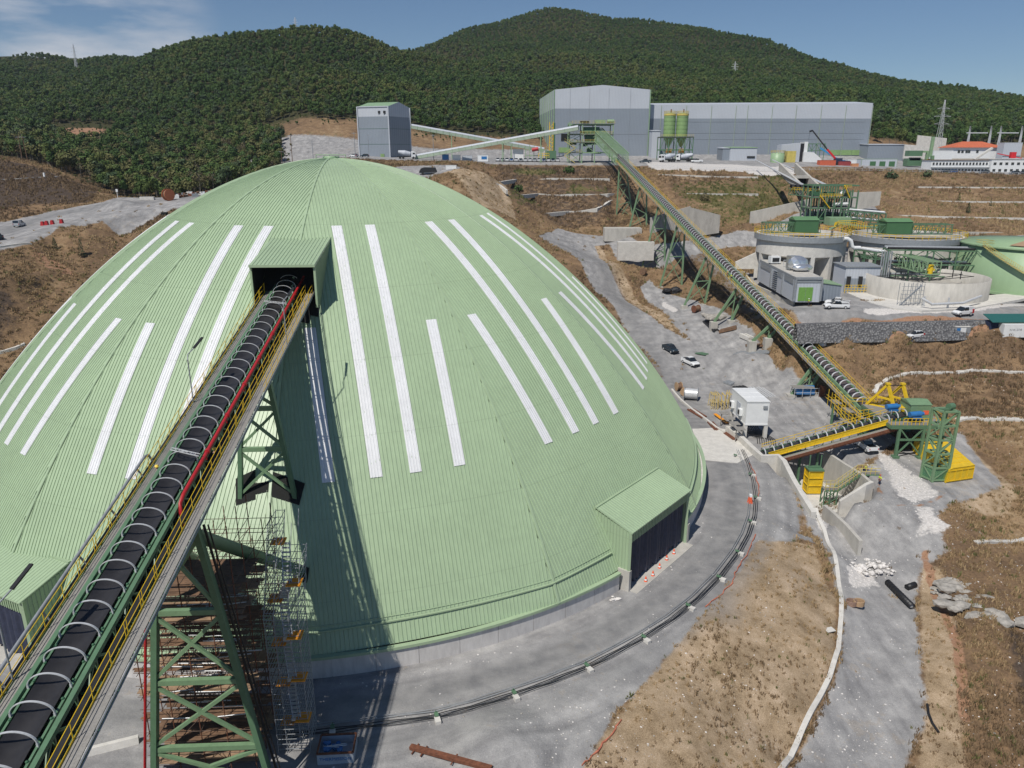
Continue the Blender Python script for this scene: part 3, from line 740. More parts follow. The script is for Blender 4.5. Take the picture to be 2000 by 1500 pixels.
# concrete ring wall in bays
def wall_mat():
    m, N, L, b = nmat('ring_wall_concrete'); b.inputs['Roughness'].default_value = .85
    geo = N.new('ShaderNodeNewGeometry')
    sp = N.new('ShaderNodeMapping'); sp.inputs['Scale'].default_value = (1, 1, .25); L.new(geo.outputs['Position'], sp.inputs[0])
    n = N.new('ShaderNodeTexNoise'); n.inputs['Scale'].default_value = .9; n.inputs['Detail'].default_value = 8; n.inputs['Roughness'].default_value = .7; L.new(sp.outputs[0], n.inputs['Vector'])
    r = N.new('ShaderNodeValToRGB'); e = r.color_ramp.elements; e[0].position = .32; e[0].color = (.46,.44,.425,1); e[1].position = .66; e[1].color = (.66,.635,.61,1)
    L.new(n.outputs['Fac'], r.inputs[0])
    n3 = N.new('ShaderNodeTexNoise'); n3.inputs['Scale'].default_value = .38; n3.inputs['Detail'].default_value = 3; L.new(geo.outputs['Position'], n3.inputs['Vector'])
    r3 = N.new('ShaderNodeValToRGB'); r3.color_ramp.elements[0].position = .70; r3.color_ramp.elements[1].position = .73; L.new(n3.outputs['Fac'], r3.inputs[0])
    mm = N.new('ShaderNodeMixRGB'); mm.inputs[2].default_value = (.17,.165,.16,1); L.new(r3.outputs[0], mm.inputs[0]); L.new(r.outputs[0], mm.inputs[1]); L.new(mm.outputs[0], b.inputs['Base Color'])
    return m
M['ring'] = wall_mat()
mb = MB(); da = 4.0; a = PR1
def wall_bay(mb, a0, a1, r0=57.5, r1=57.98, h=2.2, n=6):
    P = []
    for i in range(n+1):
        t = math.radians(a0+(a1-a0)*i/n)
        for r in (r0, r1):
            for z in (-.6, h): P.append((DCX+r*math.sin(t), DCY-r*math.cos(t), z))
    F = []
    for i in range(n):
        o = i*4; F += [(o, o+1, o+5, o+4), (o+2, o+6, o+7, o+3), (o+1, o+3, o+7, o+5)]
    F += [(0, 2, 3, 1), (n*4, n*4+1, n*4+3, n*4+2)]
    mb.add(P, F)
def bays(a0, a1):
    n = max(1, round((a1-a0)/4.2)); s = (a1-a0)/n
    for i in range(n): wall_bay(mb, a0+i*s+.03, a0+(i+1)*s-.03)
bays(PL1, PR0); bays(PR1, 180); bays(-180, PL0)
wall_bay(mb, -180, PL0, 57.4, 57.9, 2.1, 80); wall_bay(mb, PL1, PR0, 57.4, 57.9, 2.1, 40); wall_bay(mb, PR1, 180, 57.4, 57.9, 2.1, 80)
mb.build('ring_wall', M['ring'], dome)

# entrances: porch with sloping ribbed roof, fascia and a hanging curtain
def porch(ac, halfw, rout, zr, drop):
    a = math.radians(ac); O = Vector((math.sin(a), -math.cos(a), 0)); S = Vector((math.cos(a), math.sin(a), 0)); C0 = Vector((DCX, DCY, 0)); U = Vector((0,0,1))
    def P(s, o, z): return C0 + S*s + O*o + U*z
    def din(s, z): return gore_d(min(abs(s), 14), z) - .5
    rt = MB(); n = int(2*halfw/.42); ri = 53.6
    zi = zr + drop
    V = []; cols = 0
    for k in range(n):
        s0 = -halfw-.15 + k*(2*halfw+.3)/n; pw = (2*halfw+.3)/n
        for du, lf in ((0,0),(pw*.7,0),(pw*.76,.06),(pw*.9,.06)):
            V += [P(s0+du, rout+.25, zr+lf), P(s0+du, ri, zi+lf)]; cols += 1
    V += [P(halfw+.15, rout+.25, zr), P(halfw+.15, ri, zi)]; cols += 1
    rt.add(V, [(2*i, 2*i+2, 2*i+3, 2*i+1) for i in range(cols-1)])
    rt.extr([P(-halfw-.15, rout+.25, zr-.02), P(halfw+.15, rout+.25, zr-.02), P(halfw+.15, ri, zi-.02), P(-halfw-.15, ri, zi-.02)], (0,0,-.12))
    rt.bar(P(-halfw-.2, ri, zi+.02), P(halfw+.2, ri, zi+.02), .3, .2)
    pr = rt.build('porch_roof', M['dome'], dome)
    for s in (-halfw, halfw):
        sd = MB()
        m_ = 12; prof_ = [(P(s, din(s, z), z)) for z in [ .0 + (zi-.1)*i/m_ for i in range(m_+1)]]
        for i in range(m_):                                   # ribbed cheek walls
            z0 = (zi-.1)*i/m_; z1 = (zi-.1)*(i+1)/m_
            o0, o1 = min(din(s,z0), rout), min(din(s,z1), rout)
            zt0 = min(z0, zr + drop*(rout-o0)/(rout-ri)); 
            sd.add([P(s,o0,z0), P(s,rout,min(z0,zr-.1)), P(s,rout,min(z1,zr-.1)), P(s,o1,z1)], [(0,1,2,3)])
            sd.add([P(s+.1*(1 if s>0 else -1),o0,z0), P(s+.1*(1 if s>0 else -1),rout,min(z0,zr-.1)), P(s+.1*(1 if s>0 else -1),rout,min(z1,zr-.1)), P(s+.1*(1 if s>0 else -1),o1,z1)], [(0,1,2,3)])
        for k in range(int((rout-54)/.42)+2):
            o = rout - .12 - k*.42
            zb = 0
            for z in [zr*i/30 for i in range(31)]:
                if din(s, z) < o: zb = z; break
            zt = zr - .12 + drop*(rout-o)/(rout-ri)
            sg = 1 if s > 0 else -1
            if zt > zb: sd.bar(P(s+sg*.12, o, zb), P(s+sg*.12, o, zt), .07, .06)
        sd.bar(P(s, rout-.05, 0), P(s, rout-.05, zr), .34, .34)
        sd.build('porch_cheek', M['dome'], dome)
    fa = MB(); fh = 1.35
    n = int(2*halfw/.36)
    for k in range(n+1):
        s = -halfw + k*2*halfw/n
        fa.bar(P(s, rout+.03, zr-fh), P(s, rout+.03, zr-.12), .12, .07, up=O)
    fa.extr([P(-halfw, rout-.02, zr-fh), P(halfw, rout-.02, zr-fh), P(halfw, rout-.02, zr-.1), P(-halfw, rout-.02, zr-.1)], O*-.08)
    fa.build('fascia', M['dome'], dome)
    cu = MB(); n = 84; V = []; R = random.Random(int(ac*10))
    offs = [.16*math.sin(k*1.25)+.10*math.sin(k*.43+2)+R.uniform(-.04,.04) for k in range(n+1)]
    x0, x1 = -halfw+.2, halfw-(.2)
    for k in range(n+1):
        s = x0 + (x1-x0)*k/n
        lean = .0
        for z in (0.15+.25*max(0, math.sin(k*.3)), zr*.5, zr-fh+.1): V.append(P(s+lean, rout-.45+offs[k]*(1.2-.5*z/zr), z))
    cu.add(V, [(k*3+i, k*3+3+i, k*3+4+i, k*3+1+i) for k in range(n) for i in (0,1)], True)
    cu.build('curtain', M['curtain'], dome)
    for s in (-halfw-.3, halfw+.1): pk = MB(); pk.extr([P(s, 56.9, -.5), P(s+.5, 56.9, -.5), P(s+.5, 56.9, 2.6), P(s, 56.9, 2.6)], O*(rout-56.9+.25)); pk.build('porch_plinth', M['conc'], dome)
    pk = MB()
    pk.extr([P(-halfw, 56.4, -.1), P(halfw, 56.4, -.1), P(halfw, 56.4, .06), P(-halfw, 56.4, .06)], O*(rout-56.4+1.2))
    pk.build('door_sill', M['conc'], dome)
    dk = MB(); dk.extr([P(-halfw+.1, 55.4, 0), P(halfw-.1, 55.4, 0), P(halfw-.1, 55.4, zr-.2), P(-halfw+.1, 55.4, zr-.2)], O*.1); dk.build('doorway', M['hole'], dome)
porch((PR0+PR1)/2, 7.1, 58.2, 7.4, 1.7)
porch((PL0+PL1)/2, 7.1, 58.6, 7.4, 1.6)

# hooded opening where the conveyor runs in
CA = math.radians(2.7)
cS = Vector((math.cos(CA), math.sin(CA), 0)); cO = Vector((math.sin(CA), -math.cos(CA), 0))
def CP(u, t, z): return Vector((DCX, DCY, 0)) + cS*u + cO*t + Vector((0,0,z))
def din2(u, t):             # dome surface height at plan position
    p = CP(u, t, 0); r = math.hypot(p.x-DCX, p.y-DCY); a = math.degrees(math.atan2(p.x-DCX, -(p.y-DCY)))
    k = 1-KF*(1-C15/math.cos(math.radians((a-G0+15) % 30 - 15)))
    lo, hi = DHW, DHW+DH
    for _ in range(40):
        m = (lo+hi)/2
        if dome_r(m)*k > r: lo = m
        else: hi = m
    return lo
HW0, HW1, HT0, HT1, HZ0, HZ1 = -3.15, 3.75, 24.6, 33.2, 37.6, 35.6
# ------------------------------------------------------------------ near conveyor into the dome
def zf(t): return 33.44 - 0.2084*(t-33.82)
HT1B = 34.2
hood = MB()
def hp(u, t, z): return CP(u, t, z)
# hood roof and cheeks
rz_ = 38.35; fz_ = 36.35; tb, tf = 24.6, 35.4; ul, ur = -3.05, 3.85
hr = MB(); n = 17; V = []; cols = 0
for k in range(n):
    s0 = ul-.12 + k*(ur-ul+.24)/n; pw = (ur-ul+.24)/n
    for du, lf in ((0,0),(pw*.72,0),(pw*.78,.06),(pw*.92,.06)):
        V += [hp(s0+du, tf+.3, fz_+lf), hp(s0+du, tb, rz_+lf)]; cols += 1
V += [hp(ur+.12, tf+.3, fz_), hp(ur+.12, tb, rz_)]; cols += 1
hr.add(V, [(2*i, 2*i+2, 2*i+3, 2*i+1) for i in range(cols-1)])
hr.extr([hp(ul-.12, tf+.3, fz_-.02), hp(ur+.12, tf+.3, fz_-.02), hp(ur+.12, tb, rz_-.02), hp(ul-.12, tb, rz_-.02)], (0,0,-.14))
hr.bar(hp(ul-.3, tb, rz_+.04), hp(ur+.3, tb, rz_+.04), .16, .08); hr.bar(hp(ul-.12, tf+.32, fz_-.08), hp(ur+.12, tf+.32, fz_-.08), .06, .28)
hr.build('hood_roof', M['dome'], dome)
for s, sg in ((ul, -1), (ur, 1)):
    hs = MB(); hi_ = MB()
    m_ = 12; T = [tb+.2 + (tf-tb-.2)*i/m_ for i in range(m_+1)]
    top = [rz_-.15 + (fz_-rz_)*(t-tb)/(tf-tb) for t in T]
    bot = [min(max(din2(s, t)-.25, 31.8 if sg > 0 else 31.6), tp) for t, tp in zip(T, top)]
    hs.add([hp(s+sg*.08, t, z) for t, z in zip(T, top)] + [hp(s+sg*.08, t, z) for t, z in zip(T, bot)], [(i, i+1, m_+2+i, m_+1+i) for i in range(m_)])
    hi_.add([hp(s-sg*.05, t, z) for t, z in zip(T, top)] + [hp(s-sg*.05, t, z) for t, z in zip(T, bot)], [(i, i+1, m_+2+i, m_+1+i) for i in range(m_)])
    for k in range(24):
        t = tf-.15-k*.42
        if t < tb+.5: break
        zt = rz_-.16 + (fz_-rz_)*(t-tb)/(tf-tb); zb = max(din2(s, t)-.2, 31.8)
        if zt > zb: hs.bar(hp(s+sg*.11, t, zb), hp(s+sg*.11, t, zt), .07, .06)
    hs.bar(hp(s, tf, max(din2(s, tf)-.5, 31.6)), hp(s, tf, fz_-.1), .22, .22)
    hs.build('hood_cheek', M['dome'], dome)
    hi_.build('hood_shade_lining', M['black'], dome)  # lining coloured black to put shade inside the hood
bk = MB(); bk.extr([hp(ul, 28.3, 33.0), hp(ur, 28.3, 33.0), hp(ur, 28.3, 37.3), hp(ul, 28.3, 37.3)], cO*.1)
bk.build('hood_shade_sheet', M['hole'], dome)  # near-black sheet standing in for the shaded depth of the hood
def dark_patch(corners, lift=.14):       # dark sheet laid over the cladding, standing in for an opening's shade
    mb = MB(); P = []
    for (u, t) in corners: P.append(hp(u, t, din2(u, t)+lift))
    n_ = 5; V = []
    for i in range(n_+1):
        for j in range(n_+1):
            a = i/n_; b_ = j/n_
            u = (corners[0][0]*(1-a)+corners[1][0]*a)*(1-b_) + (corners[3][0]*(1-a)+corners[2][0]*a)*b_
            t = (corners[0][1]*(1-a)+corners[1][1]*a)*(1-b_) + (corners[3][1]*(1-a)+corners[2][1]*a)*b_
            V.append(hp(u, t, din2(u, t)+lift))
    mb.add(V, [(i*(n_+1)+j, (i+1)*(n_+1)+j, (i+1)*(n_+1)+j+1, i*(n_+1)+j+1) for i in range(n_) for j in range(n_)])
    mb.build('opening_shade', M['hole'], dome)
dark_patch([(ul+.12, 28.4), (ur-.12, 28.4), (ur-.12, 34.9), (ul+.12, 32.9)], .2)  # covers the dome shell inside the hood with painted shade
dark_patch([(-2.8, 48.4), (-.9, 48.0), (-.6, 49.9), (-2.5, 50.1)]); dark_patch([(.7, 48.2), (4.1, 48.7), (3.7, 50.1), (1.0, 49.8)])
dark_patch([(-.9,48.9),(.7,48.9),(1.0,49.5),(-.6,49.6)])
dark_patch([(3.5, 53.3), (5.0, 53.5), (4.9, 54.3), (3.5, 54.2)]); dark_patch([(1.7, 34.9), (3.0, 35.1), (3.0, 36.2), (1.8, 36.1)])
dark_patch([(-2.2, 32.6), (3.7, 32.9), (3.9, 35.4), (1.2, 35.2)])

T0, T1 = 29.0, 112.0
conv = thing('belt_conveyor', 'long green conveyor with black belt, silver hoops and red pipe rising over the dome', 'conveyor', tuple(CP(0, 70.5, 0)))
def cp_(u, t, dz=0): return CP(u, t, zf(t)+dz)
mb = MB(); V = []; sec = [(-.82, .02), (-.55, -.16), (-.2, -.27), (.2, -.27), (.55, -.16), (.82, .02)]
for t in (T0, T1): V += [cp_(u, t, dz-.12) for u, dz in sec]
mb.add(V, [(i, i+1, i+7, i+6) for i in range(5)], True)
V = [cp_(u, t, dz) for t in (T0, T1) for u, dz in ((-.8,-.95),(.8,-.95))]; mb.add(V, [(0,1,3,2)])
mb.build('belt', M['belt'], conv)
mb = MB()
for s in (-1, 1):
    mb.bar(cp_(s*1.02, T0, -.28), cp_(s*1.02, T1, -.28), .12, .22)
    mb.bar(cp_(s*1.35, T0, -.25), cp_(s*1.35, T1, -.25), .26, .28)
    mb.bar(cp_(s*1.35, T0, -1.95), cp_(s*1.35, T1, -1.95), .26, .26)
t = T0; k = 0
while t < T1-2.4:
    for s in (-1, 1):
        mb.bar(cp_(s*1.35, t, -.25), cp_(s*1.35, t, -1.95), .13)
        mb.bar(cp_(s*1.35, t, -.3 if k % 2 else -1.9), cp_(s*1.35, t+2.2, -1.9 if k % 2 else -.3), .12)
    mb.bar(cp_(-1.35, t, -1.95), cp_(1.35, t, -1.95), .14); mb.bar(cp_(-1.35, t, -.5), cp_(1.35, t, -.5), .12)
    mb.bar(cp_(-1.35, t, -2.0), cp_(1.35, t+2.2, -2.0), .08)
    t += 2.2; k += 1
mb.build('truss', M['steel'], conv)
mb = MB(); V = [cp_(u, t, -1.75) for t in (T0, T1) for u in (-1.2, 1.2)]; mb.add(V, [(0,1,3,2)]); mb.bar(cp_(0,T0,-1.8), cp_(0,T1,-1.8), 2.3, .06)
mb.build('drip_tray', M['black'], conv)
mb = MB()                                   # idler frames with green rollers ends
t = T0+.4
while t < T1:
    mb.bar(cp_(-1.0, t, -.5), cp_(1.0, t, -.5), .07); 
    for s in (-1, 1):
        mb.tube(cp_(s*.30, t, -.56), cp_(s*.90, t, -.33), .06, 6); mb.bar(cp_(s*.93, t, -.5), cp_(s*.93, t, -.12), .06)
        mb.blob(cp_(s*.97, t, -.15), .09, 0, j=0)
    t += 1.1
mb.build('idler', M['dsteel'], conv)
hoop0 = None; t = 31.4; HS = 1.603
while t < T1:
    if hoop0 is None:
        mb = MB(); base = cp_(0, t, 0); V = []; n_ = 18
        for i in range(n_+1):
            a = math.pi*i/n_; r = 1.03
            for rr, w_ in ((r,-.055),(r,.055),(r+.05,.055),(r+.05,-.055)):
                V.append(base + cS*(-rr*math.cos(a)) + Vector((0,0,rr*math.sin(a)*.66-.02)) + cO*w_)
        mb.add(V, [(i*4+k, i*4+(k+1)%4, i*4+4+(k+1)%4, i*4+4+k) for i in range(n_) for k in range(4)])
        for s in (-1, 1): mb.bar(base+cS*s*1.05, base+cS*s*1.05+Vector((0,0,-.3)), .1)
        WORIG[conv.name] = Vector(conv.location)
        hoop0 = mb.build('hoop', M['galv'], conv); tb0 = t
    else:
        h = hoop0.copy(); COL.objects.link(h); h.parent = conv
        h.location = Vector(hoop0.location) + (cO*(t-tb0) + Vector((0,0,zf(t)-zf(tb0))))
    t += HS
# walkways and handrails
mb = MB()
mb.bar(cp_(2.75, T0+4, -.55), cp_(2.75, T1, -.55), .66, .06); mb.bar(cp_(-1.85, T0+4, -.55), cp_(-1.85, T1, -.55), .7, .06)
mb.build('walkway', M['grate'], conv)
mb = MB()
for t0 in np.arange(T0+4, T1, 2.2):
    mb.bar(cp_(1.4, t0, -.7), cp_(3.3, t0, -.62), .09); mb.bar(cp_(1.4, t0, -1.7), cp_(3.2, t0, -.7), .07)
    mb.bar(cp_(-1.4, t0, -.7), cp_(-2.6, t0, -.62), .09)
mb.bar(cp_(3.18, T0+4, -.62), cp_(3.18, T1, -.62), .08, .16); mb.bar(cp_(2.33, T0+4, -.62), cp_(2.33, T1, -.62), .08, .16); mb.bar(cp_(-2.25, T0+4, -.6), cp_(-2.25, T1, -.6), .08, .16)
mb.build('walkway_bracket', M['dsteel'], conv)
mb = MB(); mb.bar(cp_(1.95, T0+5, -.52), cp_(1.95, T1, -.52), .36, .14); mb.bar(cp_(-2.42, T0+5, -.45), cp_(-2.42, T1, -.45), .22, .10)
mb.build('cable_tray', M['black'], conv)
mb = MB()
for u in (3.3, 3.42): mb.tube(cp_(u, T0+4, -.38), cp_(u, T1, -.38), .035, 6)
mb.tube(cp_(3.36, T0+4, -.2), cp_(3.36, T1, -.2), .03, 6)
mb.tube(cp_(-2.75, 66.6, .25), cp_(-2.75, T1, .25), .1, 8); mb.path([cp_(-2.75, 66.6, .25), cp_(-2.65, 66.2, .15), cp_(-2.4, 66.1, -.5)], .1, 8)
for t0 in np.arange(68, T1, 4.4): mb.bar(cp_(-2.75, t0, .2), cp_(-2.3, t0, -.6), .09)
mb.build('conduit', M['grey'], conv)
def rail(u, t0, t1, base_dz, name, step=2.1):
    mb = MB()
    for h in (1.08, .56): mb.tube(cp_(u, t0, base_dz+h), cp_(u, t1, base_dz+h), .024, 6)
    mb.bar(cp_(u, t0, base_dz+.08), cp_(u, t1, base_dz+.08), .02, .14)
    tt = t0
    while tt < t1:
        mb.tube(cp_(u, tt, base_dz), cp_(u, tt, base_dz+1.08), .024, 5); mb.tube(cp_(u, tt+.28, base_dz), cp_(u, tt+.28, base_dz+1.08), .024, 5) if int(tt*7) % 3 == 0 else None
        tt += step
    mb.build(name, M['yellow'], conv)
rail(-2.3, T0+4.5, T1, -.5, 'handrail'); rail(2.36, T0+5, T1, -.55, 'handrail'); rail(3.15, T0+5, 56, -.55, 'handrail')
mb = MB(); mb.tube(cp_(1.62, T0+1, .28), cp_(1.62, 71.2, .28), .14, 10)
mb.path([cp_(1.62, 71.2, .28), cp_(1.64, 71.9, .1), cp_(1.66, 72.1, -.4), cp_(1.66, 72.1, -1.4)], .14, 10)
for t0 in np.arange(T0+2, 71, 5): mb.tube(cp_(1.62, t0, .28), cp_(1.62, t0+.25, .28), .2, 10); mb.bar(cp_(1.62, t0+.4, -.2), cp_(1.62, t0+.4, .2), .08)
mb.build('fire_pipe', M['red'], conv)
for t0 in (38.5, 66.0):
    mb = MB(); 
    for d_ in (0, .28): mb.bar(cp_(-.95, t0+d_, .55), cp_(1.5, t0+d_+1.2, .75), .07, .05)
    for k in range(7): mb.bar(cp_(-.95+.35*k, t0+.17*k, .56+.03*k), cp_(-.95+.35*k, t0+.17*k+.28, .56+.03*k), .04)
    mb.build('cross_tray', M['galv'], conv)
for (u, t0, hgt, d_) in ((-2.3, 57.6, 2.0, 1), (3.15, 47.0, 2.2, 1), (-2.3, 97.6-12.5, 2.2, 1)):
    mb = MB(); mb.tube(cp_(u, t0, -.5), cp_(u, t0, 1.2+hgt), .05, 6); mb.path([cp_(u, t0, 1.2+hgt), cp_(u-.1, t0-.4, 1.5+hgt), cp_(u+.2, t0-1.2, 1.7+hgt)], .045, 6)
    lp = mb.build('lamp_post', M['grey'], conv)
    m2 = MB(); m2.bar(cp_(u+.2, t0-1.1, 1.72+hgt), cp_(u+.45, t0-2.6, 1.95+hgt), .22, .1); m2.build('lamp_head', M['black'], lp)
# trestles
def bent(name, t, legs, zt, levels, w=.55):
    e = thing_part(name, conv)
    for (ub, zb_, ut) in legs:
        m = MB(); m.bar(CP(ub, t, zb_), CP(ut, t, zt), w*.8, w); 
        if zb_ < 1: m.box(CP(ub, t, .25), (1.3, 1.3, .6))
        m.build('leg', M['steel'], e)
    def ux(i, z):
        ub, zb_, ut = legs[i]; return ub + (ut-ub)*(z-zb_)/(zt-zb_)
    for z in levels[1:]: m = MB(); m.bar(CP(ux(0,z), t, z), CP(ux(1,z), t, z), .38, .42); m.build('cross_beam', M['lsteel2'], e)
    for z0, z1 in zip(levels[:-1], levels[1:]):
        m = MB()
        m.bar(CP(ux(0,z0+.3), t, z0+.3), CP(ux(1,z1-.3), t, z1-.3), .26, .26); m.bar(CP(ux(1,z0+.3), t+.05, z0+.3), CP(ux(0,z1-.3), t+.05, z1-.3), .25, .25)
        m.build('diagonal_brace', M['lsteel2'], e)
    return e
def thing_part(name, parent):
    o = bpy.data.objects.new(name, None); COL.objects.link(o); o.parent = parent; WORIG[o.name] = WORIG[parent.name]; return o
M['lsteel2'] = mat('green_brace_steel', (0.17, 0.275, 0.155), 0.45, 0, 0.12, 2)
bent('trestle', 70.5, [(-4.2, 0, -.85), (4.95, 0, 1.75)], 23.6, [0.3, 4.2, 10.3, 16.3, 22.6])
bent('trestle', 49.5, [(-2.15, 15.2, -.85), (3.25, 14.8, 1.7)], 28.0, [15.3, 20.4, 24.6, 27.4], .5)
bent('trestle', 33.9, [(-1.6, 30, -1.2), (2.2, 29.5, 1.3)], 31.2, [30.2, 31.0], .3)
mb = MB(); mb.tube(CP(1.6, 70.3, 22.4), CP(4.2, 53.8, 9.4), .5, 14); mb.build('prop_tube', M['steel'], conv)
mb = MB(); mb.tube(CP(-1.6, 70.3, 22.4), CP(-3.6, 53.8, 9.4), .5, 14); mb.build('prop_tube', M['steel'], conv)
mb = MB(); mb.tube(CP(-4.75, 70.9, .3), CP(-2.0, 70.9, 19.0), .11, 8); mb.build('drain_pipe', M['red'], conv)
mb = MB(); mb.tube(CP(5.4, 70.0, .3), CP(2.2, 70.0, 23), .10, 8); mb.tube(CP(5.7, 70.0, .3), CP(2.5, 70.0, 23), .06, 6); mb.build('down_pipe', M['black'], conv)

M['woodl'] = mat('pale_scaffold_boards', (0.30, 0.20, 0.125), 0.85, 0, 0.3, 1.5)
# scaffolding round the trestle
sc = thing('scaffolding', 'rusty tube scaffolding with brown board decks built round the green conveyor trestle', 'scaffolding', tuple(CP(0, 64, 0)))
US = [-4.6, -2.6, -.6, 1.4, 3.4]; TS = [58.6, 61.2, 63.8, 66.4, 69.0]
def topz(u, t): return 18.6 if u > -1 else (16.0 if t < 66 else 14.0)
mb = MB(); R = random.Random(5)
for u in US:
    for t in TS:
        zb_ = max(0.05, din2(u, t)+.1) if math.hypot(CP(u,t,0).x-DCX, CP(u,t,0).y-DCY) < 57.4 else .05
        mb.tube(CP(u, t, zb_), CP(u+R.uniform(-.05,.05), t, topz(u,t)+R.uniform(0,1.5)), .042, 5, caps=False)
mb.build('standard', M['rust'], sc)
mb = MB()
LV = [1.2, 3.4, 5.6, 7.8, 10, 12.2, 14.4, 16.6]
for z in LV:
    for dz in (0, 1.0):
        for t in TS: mb.tube(CP(US[0]-.4, t, z+dz), CP(US[-1]+.5, t, z+dz), .034, 4, caps=False)
        for u in US: mb.tube(CP(u, TS[0]-.4, z+dz), CP(u, TS[-1]+.4, z+dz), .034, 4, caps=False)
for i, z in enumerate(LV[:-1]):
    for t in (TS[0], TS[2], TS[-1]):
        k = i % 4; mb.tube(CP(US[k], t, z), CP(US[k+1], t, z+2.2), .026, 4, caps=False)
        mb.tube(CP(US[(k+2) % 4], t+.05, z+2.2), CP(US[(k+2) % 4+1], t+.05, z), .026, 4, caps=False)
    mb.tube(CP(US[0], TS[i % 4], z), CP(US[0], TS[i % 4+1], z+2.2), .026, 4, caps=False); mb.tube(CP(US[-1], TS[(i+1) % 4], z), CP(US[-1], TS[(i+1) % 4+1], z+2.2), .026, 4, caps=False)
mb.build('ledger', M['rust2'] if 'rust2' in M else M['rust'], sc)
for i, z in enumerate(LV):
    mb = MB(); R = random.Random(i+20)
    for b0 in range(4):
        if i in (3,) and b0 in (1,): continue
        tt = TS[b0]
        for k in range(10):
            if R.random() < .16 + (.3 if i in (2, 4) else 0) or b0 == 0 or (b0 == 1 and i % 2): continue
            dz = R.uniform(0, .03); u0 = US[0]-R.uniform(.1,.6) if (i % 2 == 0 or b0 > 1) else US[1]; u1 = US[-1]+R.uniform(0,.5)
            p = CP(u0, tt+.13+k*.255, z+.05+dz); q = CP(u1, tt+.13+k*.255, z+.05+dz)
            if b0 < 1 and z > 5: continue
            mb.bar(p, q, .235, .045)
    mb.build('board_deck', M['wood'] if i % 3 else M['woodl'], sc)
mb = MB(); R = random.Random(3)
for k in range(26):
    z = LV[R.randrange(2, 8)]+.15; t = R.uniform(66, 69.2); u = R.uniform(-3.5, 1)
    mb.tube(CP(u, t, z), CP(u+R.uniform(2,3.5), t+R.uniform(-.3,.3), z+R.uniform(0,.15)), .05, 5)
mb.build('spare_tube', M['galv'], sc)

st = thing('scaffold_stair', 'tall silver scaffold stair tower with bright orange landings beside the dome wall', 'scaffold stair', tuple(CP(5.6, 66, 0)))
def SP(a, b, z):         # tower frame: a across, b along; leans back a little up the dome
    return CP(4.55 + a, 65.6 + b - max(0, z-13)*.55, z)
mb = MB()
for a in (0, .75, 1.9, 2.65):
    for b in (-1.3, 1.3):
        top = 19.5 if a < 2 else 17.0
        mb.tube(SP(a, b, .05), SP(a, b, 13), .03, 5, caps=False); mb.tube(SP(a, b, 13), SP(a, b, top), .03, 5, caps=False)
z = .4
while z < 19.5:
    for b in (-1.3, 1.3): mb.tube(SP(0, b, z), SP(2.65 if z < 17 else .75, b, z), .03, 4, caps=False)
    for a in (0, .75, 1.9, 2.65):
        if z > 17 and a > 1: continue
        mb.tube(SP(a, -1.3, z), SP(a, 1.3, z), .03, 4, caps=False)
    z += .5
for i in range(9): 
    z = .4+2*i; mb.tube(SP(0, -1.3, z), SP(0, 1.3, z+2), .024, 4, caps=False); mb.tube(SP(2.65 if z < 16 else .75, 1.3, z), SP(2.65 if z < 16 else .75, -1.3, z+2), .024, 4, caps=False)
mb.build('tower_frame', M['grey'], st)
for i in range(9):
    z = 1.3+2.0*i; side = i % 2
    m = MB(); c = SP(.38 if side == 0 else 2.25, -1.0 if side == 0 else 1.0, z); m.box(c, (1.15, 1.15, .08), CA); 
    for k in range(5): m.box(c + cS*(-.44+.22*k) + Vector((0,0,.05)), (.04, 1.1, .04), CA)
    if z < 17.5: m.build('orange_landing', M['orange'], st)
    m = MB(); p = SP(.95 if side == 0 else 1.7, -1.0 if side == 0 else 1.0, z); q = SP(1.7 if side == 0 else .95, 1.0 if side == 0 else -1.0, z+2.0)
    for o in (-.32, .32): m.bar(p+cS*o, q+cS*o, .06, .18)
    for k in range(9): c = p+(q-p)*((k+.5)/9); m.box(c, (.66, .24, .04), CA)
    if z < 16: m.build('stair_flight', M['galv'], st)
# ------------------------------------------------------------------ long conveyor up to the plant
PA = aty(1690, 790, 126.0); PB = aty(1215, 312, 300.0)
LD = (PB-PA); LDh = Vector((LD.x, LD.y, 0)).normalized(); LS = Vector((LDh.y, -LDh.x, 0)); LSL = LD.z/math.hypot(LD.x, LD.y)
LEN = math.hypot(LD.x, LD.y)
def lp(u, s, dz=0): return Vector((PA.x, PA.y, PA.z)) + LDh*s + LS*u + Vector((0, 0, LSL*s+dz))
SEND = LEN + 44
lc = thing('overland_conveyor', 'long straight green conveyor with tight silver hoops climbing on lattice trestles to the plant terrace', 'conveyor', (PA.x, PA.y, 0))
mb = MB(); V = [lp(u, s, dz-.1) for s in (-2, SEND) for u, dz in sec]; mb.add(V, [(i, i+1, i+7, i+6) for i in range(5)], True)
M['belt2'] = mat('dusty_belt', (0.075, 0.06, 0.062), 0.6, 0, 0.25, 1.3)
mb.build('belt', M['belt2'], lc)
hp0 = None
s = 1.0
HN = int((LEN+6)/1.45)
mb = MB(); n_ = 10; V = []
for i in range(n_+1):
    a = math.pi*i/n_
    for rr, w_ in ((1.05,-.15),(1.05,.15),(1.12,.15),(1.12,-.15)): V.append(lp(0, 1.0, 0) + LS*(-rr*math.cos(a)) + Vector((0,0,rr*math.sin(a)*.8)) + LDh*w_)
mb.add(V, [(i*4+k, i*4+(k+1)%4, i*4+4+(k+1)%4, i*4+4+k) for i in range(n_) for k in range(4)])
M['hoopw'] = mat('bright_hoop', (.64,.64,.66), .4, .1, .08, 2)
hp0 = mb.build('hoop', M['hoopw'], lc)
